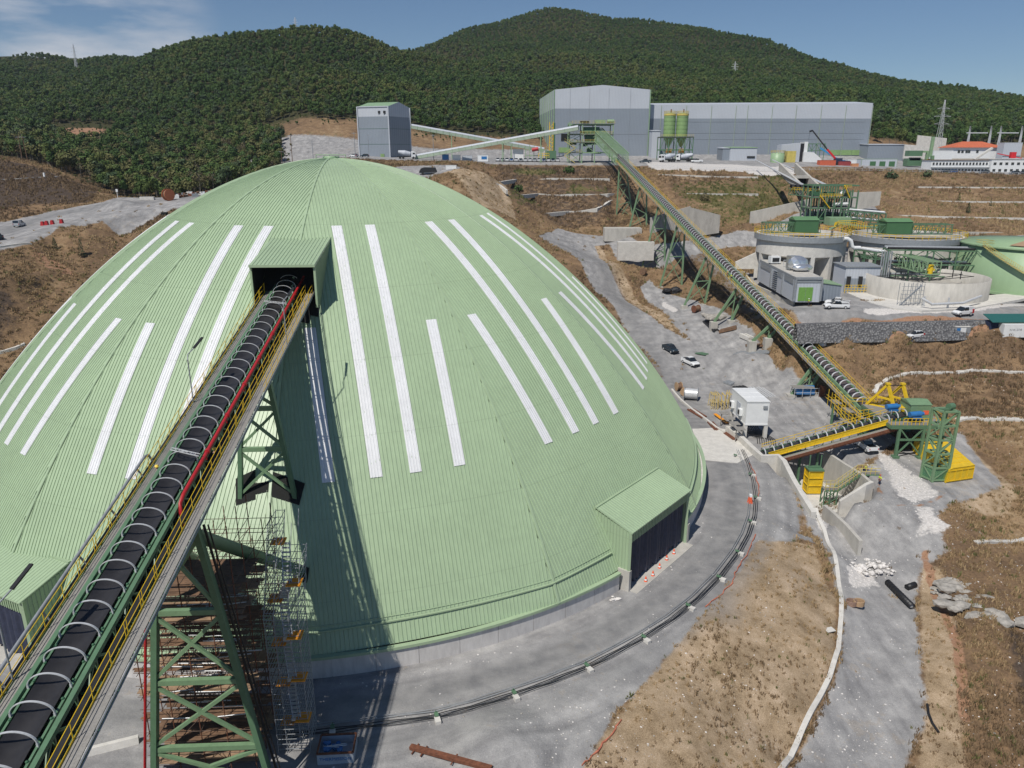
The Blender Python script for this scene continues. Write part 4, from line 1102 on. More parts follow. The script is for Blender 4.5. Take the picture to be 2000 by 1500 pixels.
for k in range(1, min(HN, 96)):
    h = hp0.copy(); COL.objects.link(h); h.parent = lc
    d = k*1.5; h.location = Vector(hp0.location) + LDh*d + Vector((0,0,LSL*d))
rest = MB()
for k in range(96, int((LEN+4)/1.5)):
    d = k*1.5; V2 = [v + LDh*d + Vector((0,0,LSL*d)) for v in V]; rest.add(V2, [(i*4+j, i*4+(j+1)%4, i*4+4+(j+1)%4, i*4+4+j) for i in range(n_) for j in range(4)])
o = rest.build('far_hoop', M['galv'], lc); o['kind'] = 'stuff'
mb = MB()
for sg in (-1, 1):
    mb.bar(lp(sg*1.3, -3, -.25), lp(sg*1.3, LEN+5, -.25), .28, .45); mb.bar(lp(sg*1.3, -3, -1.75), lp(sg*1.3, SEND, -1.75), .25, .25)
    s = 0; k = 0
    while s < LEN+4:
        mb.bar(lp(sg*1.3, s, -.3), lp(sg*1.3, s, -1.75), .12); mb.bar(lp(sg*1.3, s, -.3 if k % 2 else -1.7), lp(sg*1.3, s+2.5, -1.7 if k % 2 else -.3), .12)
        if sg > 0: mb.bar(lp(-1.3, s, -1.75), lp(1.3, s, -1.75), .12)
        s += 2.5; k += 1
mb.bar(lp(0, -2, -1.6), lp(0, LEN+10, -1.6), 2.2, .06)
mb.build('truss', M['lsteel2'], lc)
mb = MB()                                   # caged gallery section near the head
for sg in (-1, 1):
    for dz in (-1.7, 2.6): mb.bar(lp(sg*2.3, LEN-1, dz), lp(sg*2.3, SEND, dz), .24, .24)
s = LEN-1
while s < SEND:
    for sg in (-1, 1):
        mb.bar(lp(sg*2.3, s, -1.7), lp(sg*2.3, s, 2.6), .18); mb.bar(lp(sg*2.3, s, -1.7), lp(sg*2.3, s+2.2, 2.6), .12)
    mb.bar(lp(-2.3, s, 2.6), lp(2.3, s, 2.6), .2); mb.bar(lp(-2.3, s, 2.6), lp(2.3, s+2.2, 2.6), .12); mb.bar(lp(2.3, s, 2.6), lp(-2.3, s+2.2, 2.6), .12)
    s += 2.2
mb.build('gallery_frame', M['lsteel'], lc)
mb = MB()
mb.bar(lp(-2.05, -3, -.9), lp(-2.05, LEN, -.9), .85, .07); mb.bar(lp(1.95, -3, -.9), lp(1.95, LEN, -.9), .75, .07)
mb.build('walkway', M['grate'], lc)
def lrail(u, s0, s1, dz, st=2.0):
    mb = MB()
    for h in (1.1, .55): mb.bar(lp(u, s0, dz+h), lp(u, s1, dz+h), .06, .05)
    s = s0
    while s < s1: mb.bar(lp(u, s, dz), lp(u, s, dz+1.1), .06); s += st
    mb.build('handrail', M['yellow'] , lc)
lrail(-2.5, -3, LEN, -.9); lrail(2.35, -3, LEN, -.9)
def conv_y(py):                              # station along the conveyor seen at a picture row
    lo, hi = -5, SEND
    for _ in range(40):
        m = (lo+hi)/2; p = lp(-1.3, m, -1.7); d = p.y*CT - (p.z-CAMZ)*ST; y = 750-FOC*(p.y*ST+(p.z-CAMZ)*CT)/d
        if y > py: lo = m
        else: hi = m
    return lo
TR = [(322,(1203,440),(1236,428)), (364,(1229,446),(1262,470)), (402,(1252,529),(1297,535)), (440,(1289,561),(1331,559)), (500,(1336,598),(1376,595)), (562,(1394,630),(1428,627)), (632,(1469,668),(1500,662)), (716,(1545,772),(1578,764))]
for py, fl, fr in TR:
    s = conv_y(py); e = thing_part('trestle', lc); c0 = lp(-1.25, s, -1.8); c1 = lp(1.25, s, -1.8)
    a = g(*fl); b_ = g(*fr); Yv = c0.y
    if py < 650:
        a = aty(fl[0], fl[1], Yv); b_ = aty(fr[0], fr[1], Yv)
        a.z = min(a.z, 60); 
    ga, gb = gz(a.x, a.y), gz(b_.x, b_.y)
    for top, ft, gg in ((c0, a, ga), (c1, b_, gb)):
        m = MB(); m.bar(top, ft, .5, .5); m.box((ft.x, ft.y, (min(ft.z, gg)+ft.z)/2-.2), (1.7, 1.7, abs(ft.z-min(ft.z, gg))+1.0)) if False else None
        m.build('leg', M['lsteel2'], e)
        m = MB(); zb_ = min(gg-.5, ft.z-.4); m.box((ft.x, ft.y, (zb_+ft.z+.25)/2), (1.7, 1.7, ft.z+.25-zb_)); m.build('footing', M['conc'], e)
    h = c0.z - max(a.z, b_.z); n = max(1, int(round(h/8.0))); m = MB()
    for i in range(n):
        f0, f1 = i/n, (i+1)/n
        p0, p1 = a.lerp(c0, f0), a.lerp(c0, f1); q0, q1 = b_.lerp(c1, f0), b_.lerp(c1, f1)
        m.bar(p0+Vector((0,0,.6 if i == 0 else 0)), q1, .2, .2); m.bar(q0+Vector((0,.1,.6 if i == 0 else 0)), p1+Vector((0,.1,0)), .2, .2)
        m.bar(p1, q1, .22, .22)
    m.build('bracing', M['lsteel2'], e)

M['pgreen'] = mat('weathered_pale_green', (.33,.40,.31), .55, 0, .12, .6)
# ------------------------------------------------------------------ plant terrace buildings
def wallbox(name, label, pl_, pr, Y0, Y1=None, depth=40, band=None, seams=(), cat='building', peak=None, H=None, zb=None):
    pass
YB = 402.0
P1 = aty(1083, 175, YB); zt1 = P1.z; P2 = aty(1271, 175, YB); zg1 = 44.0
P0 = atz(1054, 194, zt1)
if not (YB < P0.y < 560): P0 = Vector((aty(1054, 194, YB+60).x, YB+60, zt1))
bl = thing('grinding_hall', 'tall pale and grey clad industrial hall, the highest block behind the green head tower', 'building', (P1.x, YB, zg1))
dv = (P0-P1); dv.z = 0; B2 = P2+dv
apx = (P1+P2)/2; zpk = zt1+2.2
zs = aty(1083, 212, YB).z
def quadwall(name, mat_, a, b_, z0, z1, parent, th=.4, z1b=None):
    m = MB(); d = (b_-a); d.z = 0; n = Vector((d.y, -d.x, 0)).normalized()*-th
    z1b = z1 if z1b is None else z1b
    m.extr([(a.x, a.y, z0), (b_.x, b_.y, z0), (b_.x, b_.y, z1b), (a.x, a.y, z1)], n); return m.build(name, mat_, parent)
quadwall('lower_wall', M['wall_grey'], P1, P2, zg1-2, zs, bl); 
m = MB(); m.extr([(P1.x, P1.y, zs), (P2.x, P2.y, zs), (P2.x, P2.y, zt1), (apx.x, apx.y, zpk), (P1.x, P1.y, zt1)], (0, .5, 0)); m.build('upper_wall', M['wall_light'], bl)
quadwall('lower_wall', M['wall_grey'], P0, P1, zg1-2, zs, bl); quadwall('upper_wall', M['wall_light'], P0, P1, zs, zt1, bl)
quadwall('end_wall', M['wall_grey'], P2, B2, zg1-2, zt1, bl)
m = MB()
m.add([(P1.x,P1.y,zt1),(apx.x,apx.y,zpk),(apx.x+dv.x,apx.y+dv.y,zpk),(P0.x,P0.y,zt1),(P2.x,P2.y,zt1),(B2.x,B2.y,zt1)], [(0,1,2,3),(1,4,5,2)]); m.build('roof', M['wall_light'], bl)
m = MB()
for k in range(1, 8):
    q = P1.lerp(P0, k/8); m.bar((q.x-.2, q.y, zg1), (q.x-.2, q.y, zt1), .35, .35)
m.bar((P1.x-.1, P1.y-.2, zg1-1), (P1.x-.1, P1.y-.2, zt1), .45, .3); m.bar((P2.x, P2.y-.2, zg1-1), (P2.x, P2.y-.2, zt1), .4, .3)
m.build('corner_trim', M['lsteel'], bl)
m = MB()
for px in (1114, 1152, 1190, 1232):
    a = aty(px, 180, YB-.08); m.bar((a.x, a.y, zg1), (a.x, a.y, zt1+.6), .09, .05)
for py in (262,):
    a = aty(1083, py, YB-.05); m.bar((P1.x, a.y, a.z), (P2.x, a.y, a.z), .05, .12)
m.build('panel_joint', M['grey'], bl)
def panel_on(px0, py0, px1, py1, Y, name, mt, parent, th=.25):
    a = aty(px0, py0, Y); b_ = aty(px1, py1, Y); m = MB(); m.box(((a.x+b_.x)/2, Y-th/2, (a.z+b_.z)/2), (abs(b_.x-a.x), th, abs(a.z-b_.z))); return m.build(name, mt, parent)
def louvre(px0, py0, px1, py1, Y, parent):
    o = panel_on(px0, py0, px1, py1, Y, 'louvre', M['silo'], parent)
    return o
louvre(1091, 288, 1113, 298, YB, bl)
panel_on(1096, 261, 1112, 275, YB, 'dark_opening', M['hole'], bl); panel_on(1133, 236, 1150, 243, YB, 'dark_opening', M['hole'], bl)
YL = 406.0
L1 = aty(1269, 204.5, YL); L2 = aty(1707, 201.5, YL); zl = L1.z
lb = thing('flotation_hall', 'very long low grey and pale clad hall running right from the tall hall', 'building', (L1.x, YL, zg1))
zls = aty(1500, 231.5, YL).z; zl2 = L2.z
R2 = Vector((L2.x, YL, zl2))
quadwall('lower_wall', M['wall_grey'], Vector((L1.x, YL, 0)), R2, zg1-3, zls, lb); quadwall('upper_wall', M['wall_light'], Vector((L1.x, YL, 0)), R2, zls, zl, lb, .5, zl2)
quadwall('end_wall', M['wall_grey'], R2, Vector((R2.x, YL+45, 0)), zg1-3, zl2, lb)
m = MB(); m.add([(L1.x,YL,zl),(R2.x,YL,zl2),(R2.x,YL+22,zl2+2),(L1.x,YL+22,zl+2),(R2.x,YL+45,zl2),(L1.x,YL+45,zl)], [(0,1,2,3),(3,2,4,5)]); m.build('roof', M['wall_light'], lb)
m = MB()
for px in (1292, 1341, 1390, 1438, 1461, 1509, 1556, 1605, 1653, 1705):
    a = aty(px, 212, YL-.2); m.bar((a.x, a.y, zg1-2), (a.x, a.y, zl-.3), .2, .2)
m.build('downpipe', M['pgreen'], lb)
m = MB()
for py in (238, 260, 272): a = aty(1500, py, YL-.06); m.bar((L1.x+8, a.y, a.z), (R2.x-3, a.y, a.z), .05, .12)
m.build('panel_joint', M['grey'], lb)
for a0, a1 in ((1619,1640),(1641,1662),(1664,1691)): louvre(a0, 293, a1, 303, YL, lb)
louvre(1480, 305, 1500, 310, YL, lb)
# low wing right of it
def shed(name, label, px0, px1, pyt, Y, wallm, roofm, depth=8, cat='building', zb=None, over=.3, slope=.5, group=None):
    a = aty(px0, pyt, Y); b_ = aty(px1, pyt, Y); zt = a.z; z0 = gz((a.x+b_.x)/2, Y+1)-.3 if zb is None else zb
    t = thing(name, label, cat, ((a.x+b_.x)/2, Y+depth/2, z0), group)
    m = MB(); m.box(((a.x+b_.x)/2, Y+depth/2, (z0+zt)/2), (b_.x-a.x, depth, zt-z0)); m.build('wall', wallm, t)
    m = MB(); m.extr([(a.x-over, Y-over, zt+.02), (a.x-over, Y+depth+over, zt+slope), (a.x-over, Y+depth+over, zt+slope+.2), (a.x-over, Y-over, zt+.25)], (b_.x-a.x+2*over, 0, 0)); m.build('roof', roofm, t)
    return t, a, b_, zt, z0
t, *_ = shed('low_annex', 'low plain grey annex at the right end of the long hall', 1697, 1767, 283, 396, M['wall_grey'], M['wall_light'], 14, zb=40)
t, *_ = shed('store_shed', 'pale box shed with dark truck bays in front of the long hall', 1427, 1479, 289, 372, M['wall_light'], M['lsteel'], 12, zb=43)
panel_on(1459, 305, 1474, 308.3, 371.9, 'dark_bay', M['hole'], t)
t, *_ = shed('lean_to', 'narrow grey lean-to with two dark openings beside the pale box shed', 1412, 1426, 290, 373, M['wall_grey'], M['wall_light'], 10, zb=43)
t, *_ = shed('plant_room', 'slim pale grey block left of the twin silos', 1274, 1290, 256, 392, M['wall_light'], M['wall_light'], 8, zb=43)
# left tower block
YT = 366.0
TM = aty(757.5, 207.5, YT); zt = TM.z; zg2 = aty(763, 313, YT).z
TL = Vector((aty(697, 210, YT+6).x, YT+6, zt)); TRr = Vector((aty(800, 211, YT+14).x, YT+14, zt)); TBk = TL+TRr-TM
tw = thing('crusher_tower', 'tall square grey tower block with pale top band and green pitched roof', 'building', (TM.x, YT, zg2))
zs = aty(757, 227, YT).z; zb_ = zg2-3
quadwall('lower_wall', M['wall_grey2'] if 'wall_grey2' in M else M['wall_grey'], TL, TM, zb_, zs, tw); quadwall('upper_wall', M['wall_light'], TL, TM, zs, zt, tw)
quadwall('lower_wall', M['wall_grey'], TM, TRr, zb_, zs, tw)
pk = (TM+TRr)/2; zp = zt+2.3
m = MB(); n_ = (TRr-TM); nn = Vector((n_.y, -n_.x, 0)).normalized()*-.4
m.extr([(TM.x,TM.y,zs),(TRr.x,TRr.y,zs),(TRr.x,TRr.y,zt),(pk.x,pk.y,zp),(TM.x,TM.y,zt)], nn); m.build('gable_wall', M['wall_light'], tw)
quadwall('back_wall', M['wall_grey'], TRr, TBk, zb_, zt, tw); quadwall('back_wall', M['wall_grey'], TBk, TL, zb_, zt, tw)
pk2 = (TL+TBk)/2
m = MB(); m.add([(TM.x,TM.y,zt),(pk.x,pk.y,zp),(pk2.x,pk2.y,zp),(TL.x,TL.y,zt),(TRr.x,TRr.y,zt),(TBk.x,TBk.y,zt)], [(0,1,2,3),(1,4,5,2)]); m.build('roof', M['hut'] if False else M['lsteel'], tw)
m = MB()
for q in (TL, TM, TRr): m.bar((q.x, q.y-.25, zb_), (q.x, q.y-.25, zt), .5, .4)
m.bar((TL.x,TL.y-.2,zt),(TM.x,TM.y-.2,zt),.3,.4)
m.build('corner_trim', M['wall_light'], tw)
m = MB()
for py in (251, 281.5):
    z = aty(757, py, YT).z; m.bar((TL.x, TL.y-.03, z), (TM.x, TM.y-.03, z), .06, .12); m.bar((TM.x, TM.y-.03, z), (TRr.x+.03, TRr.y-.03, z), .06, .12)
m.build('panel_joint', M['dsteel'], tw)
for px in (740, 751):
    a = aty(px, 219, YT+.9); m = MB(); f = (757.5-px)/60; m.box((a.x, YT+6*f-.2, a.z), (1.1, .3, 1.2)); m.build('vent', M['black'], tw)
m = MB(); a = aty(746.5, 307, YT); m.box((a.x, YT+1.0, a.z), (1.8, .3, 3.0)); m.build('door', M['silo'], tw)
# covered galleries between tower and halls
def gallery(name, label, a, b_, w=2.6, h=2.2, supports=()):
    t = thing(name, label, 'conveyor', tuple((a+b_)/2)); m = MB(); m.bar(a, b_, w*.8, h*.55); m.build('side_panel', M['pgreen'], t)
    m = MB(); d = (b_-a); L = d.length; d.normalize(); r = d.cross(Vector((0,0,1))).normalized(); u = r.cross(d)
    V = []
    for e in (a, b_):
        for i in range(7):
            an = math.pi*i/6; V.append(e + r*math.cos(an)*w*.42 + u*(h*.28+math.sin(an)*h*.32))
    m.add(V, [(i, i+1, i+8, i+7) for i in range(6)]); m.build('hood_cover', M['wall_light'], t)
    m = MB()
    for k in range(int(L/3)): p = a+d*(k*3); m.bar(p+r*w*.42-u*h*.3, p+r*w*.42+u*h*.35, .12); m.bar(p-r*w*.42-u*h*.3, p-r*w*.42+u*h*.35, .12)
    for f in supports:
        p = a.lerp(b_, f); z0 = gz(p.x, p.y)
        for s_ in (-1, 1): m.bar(p+r*s_*1.0, Vector((p.x, p.y, z0)) + r*s_*1.6, .3, .3)
    m.build('frame', M['lsteel'], t); return t
gallery('covered_conveyor', 'pale covered conveyor sloping down right from the tower block', aty(803, 248, 368), aty(1062, 294, 372), 2.6, 2.4, (.3, .75))
gallery('covered_conveyor', 'green covered conveyor rising right to the head tower, crossing in front of the other', aty(812, 308, 352), aty(1130, 251, 336), 2.8, 2.4, (.55, .78))
# head tower
hx0, hx1 = aty(1113, 243, 338).x, aty(1198, 243, 338).x
zt_ = aty(1150, 243, 338).z; zg3 = gz((hx0+hx1)/2, 340)
ht = thing('head_tower', 'open green steel head tower with decks where the conveyors meet', 'tower', ((hx0+hx1)/2, 342, zg3))
m = MB(); xs = [hx0, hx0+5.5, hx0+11, hx1]
for x in xs:
    for y in (338, 348): m.bar((x, y, zg3-.5), (x, y, zt_+1.0), .42, .42)
m.build('column', M['lsteel'], ht)
m = MB(); lv = [zg3+4.2, zg3+8.5, zt_-4, zt_]
for z in lv:
    for y in (338, 348): m.bar((xs[0], y, z), (xs[-1], y, z), .3, .45)
    for x in xs: m.bar((x, 338, z), (x, 348, z), .3, .4)
for i in range(3):
    z0, z1 = ([zg3]+lv)[i], ([zg3]+lv)[i+1]
    m.bar((xs[i], 338, z0), (xs[i+1], 338, z1), .22, .22); m.bar((xs[i+1], 338.2, z0), (xs[i], 338.2, z1), .22, .22)
    m.bar((xs[0], 338.3, z0), (xs[1], 338.3, z1), .22, .22)
R = random.Random(6)
for k in range(14): x = R.uniform(xs[0], xs[-1]-3); z = R.uniform(zg3+3, zt_-2); m.bar((x, 337.6, z), (x+R.uniform(1.5,4), 337.8, z+R.uniform(-2,2)), .2)
m.build('framing', M['lsteel'], ht)
m = MB()
for k in range(7): m.box((R.uniform(xs[0]+1,xs[-1]-1), 343, R.uniform(zg3+4, zt_-2)), (R.uniform(1.5,3.5), 3, R.uniform(.8,2)))
m.build('screen_casing', M['dsteel'], ht)
for z, x0_, x1_ in ((lv[0], xs[0], xs[1]), (lv[1], xs[0], xs[2]), (lv[2], xs[0], xs[-1]), (zt_+.3, xs[0]+1, xs[-1]+1)):
    m = MB(); m.box(((x0_+x1_)/2, 343, z), (x1_-x0_, 11, .15)); m.build('deck', M['grate'], ht)
    m = MB()
    for h in (.55, 1.1): m.bar((x0_, 337.5, z+h), (x1_, 337.5, z+h), .09); m.bar((x0_, 337.5, z+h), (x0_, 348.5, z+h), .09)
    for k in range(int((x1_-x0_)/1.5)+1): m.bar((x0_+k*1.5, 337.5, z), (x0_+k*1.5, 337.5, z+1.1), .08)
    m.build('handrail', M['dyellow'], ht)
m = MB(); m.box(((hx0+hx1)/2+4, 342, zt_+1.2), (4.5, 3, 1.6)); m.tube(((hx0+hx1)/2+7, 341, zt_+1.4), ((hx0+hx1)/2+10, 341, zt_+1.4), .8, 10); m.build('drive_unit', M['lsteel'], ht)
m = MB(); m.extr([(xs[1]+.5, 339, zt_-1), (xs[2]+2, 339, zt_-1), (xs[2]+.5, 339, lv[1]-1), (xs[1]+2, 339, lv[1]-1)], (0, 5, 0)); m.build('chute', M['dsteel'], ht)
m = MB(); 
for i in range(3):
    z0 = zg3+i*3; x0_ = xs[0]-2.2; a = Vector((x0_ if i % 2 else xs[0]+2.5, 337, z0)); b_ = Vector((xs[0]+2.5 if i % 2 else x0_, 337, z0+3)); m.bar(a, b_, .8, .2); m.bar(a+Vector((0,0,1)), b_+Vector((0,0,1)), .08)
m.build('stair', M['dyellow'], ht)
# yellow hoist mast on the corner of the tall hall
a = aty(1077, 238, 392); z0 = gz(a.x, 392); mst = thing('hoist_mast', 'slim yellow hoist mast standing against the corner of the tall hall', 'mast', (a.x, 392, z0))
m = MB()
for dx in (-.9, .9):
    for dy in (-.9, .9): m.bar((a.x+dx, 392+dy, z0), (a.x+dx, 392+dy, a.z), .25)
k = z0
while k < a.z-1.8: m.bar((a.x-.9, 391.1, k), (a.x+.9, 391.1, k+1.8), .18); m.bar((a.x-.9, 391.1, k), (a.x+.9, 391.1, k), .18); k += 1.8
m.build('mast_frame', M['yellow'], mst)
m = MB(); m.box((a.x+1.5, 392, (z0+a.z)/2), (.8, 1.6, a.z-z0-1)); m.build('guide_panel', M['dsteel'], mst)
# twin silos
sx = [aty(1307, 256, 376), aty(1331.5, 256, 376)]; zsb = aty(1320, 268, 376).z; zst = aty(1320, 222, 376).z; z0 = gz(sx[0].x, 376)
for i, c in enumerate(sx):
    t = thing('cement_silo', ('left' if i == 0 else 'right')+' one of the two tall green silos on the steel frame', 'silo', (c.x, 376, zsb), 'twin silos')
    r = 2.75; m = MB(); pr = [(0, -4.5), (.5, -4.5), (r, 0)]
    for k in range(6):
        h0 = (zst-zsb)*k/6; h1 = (zst-zsb)*(k+1)/6; pr += [(r, h0+.12), (r+.09, h0+.12), (r+.09, h0+.3), (r, h0+.3), (r, h1)]
    pr += [(r, zst-zsb), (0, zst-zsb+.5)]
    m.lathe(pr, (c.x, 376, zsb), 24, smooth=False); m.build('shell', M['silo'], t)
    m = MB(); 
    for h in (.5, 1.1): m.path([(c.x+(r+.1)*math.cos(q*.5236), 376+(r+.1)*math.sin(q*.5236), zst+h) for q in range(12)], .07, 4, closed=True)
    for q in range(12): m.bar((c.x+(r+.1)*math.cos(q*.5236), 376+(r+.1)*math.sin(q*.5236), zst), (c.x+(r+.1)*math.cos(q*.5236), 376+(r+.1)*math.sin(q*.5236), zst+1.1), .08)
    m.lathe([(r+.15, zst-.9-zst), (r+.15, 0)], (c.x, 376, zst), 20)
    m.build('handrail', M['dyellow'], t)
    m = MB(); m.tube((c.x+.4, 376, zst), (c.x+.4, 376, zst+2), .3, 8); m.build('filter', M['rust'], t)
    m = MB(); m.box((c.x, 373.8, zsb-6.3), (2.6, 1.6, 1.9)); m.build('hopper_box', M['orange'], t)
t = thing('silo_frame', 'dark green steel frame with deck carrying the twin silos', 'frame', ((sx[0].x+sx[1].x)/2, 376, z0))
xa, xb = aty(1290, 268, 373).x, aty(1354, 268, 373).x
m = MB()
xs4 = [xa+(xb-xa)*k/4 for k in range(5)]
for x in xs4:
    for y in (372.5, 379.5): m.bar((x, y, z0-.5), (x, y, zsb), .38)
m.build('column', M['steel'], t)
m = MB()
for z in (zsb, z0+(zsb-z0)*.45):
    for y in (372.4, 379.6): m.bar((xa, y, z), (xb, y, z), .3, .6)
zm = z0+(zsb-z0)*.45
for k in range(4):
    c_ = (xs4[k]+xs4[k+1])/2; m.bar((xs4[k], 372.3, zm), (c_, 372.3, zsb), .2); m.bar((xs4[k+1], 372.3, zm), (c_, 372.3, zsb), .2); m.bar((xs4[k], 372.3, z0), (c_, 372.3, zm), .2); m.bar((xs4[k+1], 372.3, z0), (c_, 372.3, zm), .2)
m.build('bracing', M['steel'], t)
m = MB(); m.box(((xa+xb)/2, 376, zsb+.05), (xb-xa+.6, 8.2, .2)); m.build('deck', M['grate'], t)
m = MB()
for h in (.6, 1.15): m.bar((xa, 372, zsb+h), (xb, 372, zsb+h), .08)
for k in range(14): m.bar((xa+(xb-xa)*k/13, 372, zsb), (xa+(xb-xa)*k/13, 372, zsb+1.15), .08)
m.build('handrail', M['dyellow'], t)
# ------------------------------------------------------------------ thickeners, tanks and plant rooms on the mid terrace
def railring(mb, cx_, cy_, r, z, n=48, a0=0, a1=2*math.pi, w=.09):
    pts = [Vector((cx_+r*math.cos(a0+(a1-a0)*i/n), cy_+r*math.sin(a0+(a1-a0)*i/n), z)) for i in range(n+1)]
    for h in (.6, 1.15): mb.path([p+Vector((0,0,h)) for p in pts], w/2, 4)
    for p in pts[::1]: mb.bar(p, p+Vector((0,0,1.15)), w*.8)
def bowl(name, label, c, r, z0, zlo, zrim, nleg=16, legw=1.0, sup=None):
    t = thing(name, label, 'tank', (c[0], c[1], z0))
    m = MB(); m.lathe([(2.5, z0+2.2), (r*.72, zlo-1.0), (r, zlo), (r, zrim-1.6), (r+.25, zrim-1.6), (r+.25, zrim), (r-.4, zrim), (r-.4, zlo+.8), (r*.6, zlo-.2), (0, zlo-2.5)], (c[0], c[1], 0), 72, smooth=False); m.build('basin', M['lconc'], t)
    m = MB(); m.lathe([(r+.3, zrim-1.7), (r+.75, zrim-1.5), (r+.75, zrim-.1), (r+.3, zrim-.1)], (c[0], c[1], 0), 64, smooth=False); m.build('launder', M['grey'], t)
    m = MB(); m.lathe([(0, zrim-1.2), (r-.4, zrim-1.2)], (c[0], c[1], 0), 48); m.build('liquor', M['dconc'], t)
    for k in range(nleg):
        a = 2*math.pi*(k+.35)/nleg; ca, sa = math.cos(a), math.sin(a); w = legw/2; lx, ly = -sa*w, ca*w
        if sa > .75: continue
        P = [(r*.99, zlo), (r*.99, zlo-.6), (r*.90, z0-.3), (r*.90-1.2, z0-.3), (r*.72, zlo-1.05), (r*.85, zlo-.5)]
        P = [(r+.02, zlo+.1), (r-.1, z0-.4), (r-4.6, z0-.4), (r*.55, zlo-1.5)]
        m = MB(); m.extr([(c[0]+ca*q-lx, c[1]+sa*q-ly, z) for q, z in P], (2*lx, 2*ly, 0)); m.build('buttress', M['lconc'], t)
    m = MB(); railring(m, c[0], c[1], r+.8, zrim-.05, 60, w=.11); m.build('handrail', M['yellow'], t)
    return t
c1 = aty(1566, 457, 206); r1 = 83/1450*(206*CT+30*ST)/1.0
r1 = 11.6
zr1 = c1.z
t = bowl('thickener', 'raised concrete thickener tank on sloping buttresses behind the boxy plant room', (c1.x, 206), r1, 15, zr1-4.9, zr1+.3, 14)
c2 = aty(1768, 462, 210)
t2 = bowl('thickener', 'wide concrete thickener tank partly hidden by the green pipe rack', (c2.x, 210), 14.2, 15, c2.z-4.2, c2.z+.6, 16)
def bridge(t, cx_, cy_, z, px_hut, Y, w, x0, x1):
    m = MB(); hh = 3.2
    for y in (cy_-1.6, cy_+1.6):
        for dz in (0, 2.6): m.bar((x0, y, z+dz), (x1, y, z+dz), .22)
        x = x0; k = 0
        while x < x1-.1:
            m.bar((x, y, z), (x, y, z+2.6), .16); m.bar((x, y, z if k % 2 else z+2.6), (min(x+1.8, x1), y, z+2.6 if k % 2 else z), .14); x += 1.8; k += 1
    x = x0
    while x < x1: m.bar((x, cy_-1.6, z+2.6), (x, cy_+1.6, z+2.6), .14); x += 1.8
    m.build('bridge_truss', M['steel'], t)
    m = MB(); m.box(((x0+x1)/2, cy_, z), (x1-x0, 2.8, .12)); m.build('bridge_deck', M['grate'], t)
    a = aty(px_hut[0], 440, Y).x; b_ = aty(px_hut[1], 440, Y).x
    hz0, hz1 = z+.1, z+3.4
    m = MB(); m.box(((a+b_)/2, cy_, (hz0+hz1)/2), (b_-a, 5.2, hz1-hz0)); m.build('drive_hut', M['hut'], t)
    m = MB(); m.extr([(a-.2, cy_-2.8, hz1), (a-.2, cy_, hz1+.8), (a-.2, cy_+2.8, hz1)], (b_-a+.4, 0, 0)); m.build('hut_roof', M['hutroof'], t)
M['hutroof'] = mat('mid_green_roof', (0.12, 0.24, 0.11), 0.5, 0, 0.08, 0.5)
bridge(t, c1.x, 205, zr1+.6, (1552, 1597), 203, 5, c1.x-r1*.95, c1.x+4)
bridge(t2, c2.x, 209, c2.z+.9, (1734, 1784), 206, 5, c2.x-10.5, c2.x+11.5)
# open round tank in front
a = aty(1697, 560, 176.5); b_ = aty(1914, 560, 176.5)
c3 = g(1805, 598); 
rr = (aty(1914, 562, 181).x - aty(1697, 562, 181).x)/2; cx3 = (aty(1914, 562, 181).x + aty(1697, 562, 181).x)/2; cy3 = 181.0
zf3 = gz(cx3, cy3-rr); zt3 = aty(1805, 555, cy3-rr).z
t3 = thing('round_basin', 'open round concrete basin with a green bridge and dark rake arms', 'tank', (cx3, cy3, zf3))
m = MB(); m.lathe([(rr, zf3-.8), (rr, zt3), (rr-.35, zt3), (rr-.35, zf3+1.4)], (cx3, cy3, 0), 96); m.build('basin_wall', M['conc'], t3)
m = MB(); m.lathe([(rr-.3, zf3+1.8), (2, zf3+.7), (0, zf3+.7)], (cx3, cy3, 0), 48); m.build('basin_floor', M['dconc'], t3)
m = MB()
for an in (.05, 3.05, .35, 3.35):
    e_ = Vector((cx3+math.cos(an)*(rr-1.6), cy3+math.sin(an)*(rr-1.6), zt3-.5)); m.bar((cx3, cy3-1, zt3-1.2), e_, .14); m.bar((cx3, cy3, zt3+.7), e_, .10)
    q = Vector((cx3, cy3, zt3)).lerp(e_, .72); m.bar(q+Vector((0,0,-.8)), q+Vector((0,0,1.1)), .16)
m.build('rake_arm', M['black'], t3)
m = MB(); yb0, yb1 = cy3-1.5, cy3+rr; bx = cx3+.6; zb0 = zt3+.3
for dx in (-1.7, 1.7):
    for dz in (0, 3.0): m.bar((bx+dx, yb0, zb0+dz), (bx+dx, yb1, zb0+dz), .24)
    k = 0; y = yb0
    while y < yb1: m.bar((bx+dx, y, zb0), (bx+dx, y, zb0+3), .18); m.bar((bx+dx, y, zb0 if k % 2 else zb0+3), (bx+dx, min(y+1.9,yb1), zb0+3 if k % 2 else zb0), .14); y += 1.9; k += 1
y = yb0
while y < yb1: m.bar((bx-1.7, y, zb0+3), (bx+1.7, y, zb0+3), .14); m.bar((bx-1.7, y, zb0), (bx+1.7, y, zb0), .14); y += .95
m.build('bridge', M['lsteel'], t3)
m = MB(); m.tube((bx, yb0+1.2, zb0), (bx, yb0+1.2, zb0+2.2), .6, 10); m.bar((bx-.9, yb0+1.2, zb0+1), (bx+.9, yb0+1.2, zb0+1), .5); m.build('rake_drive', M['yellow'], t3)
m = MB(); q = aty(1778, 590, cy3-rr-1.2)
for k in range(6):
    x = q.x-2.6+k*1.0
    m.bar((x, cy3-rr-.5, zf3-.2), (x, cy3-rr-.5, zt3+.4), .09); m.bar((x, cy3-rr-1.7, zf3-.2), (x, cy3-rr-1.7, zt3+.4 if k > 1 else zf3+3), .09)
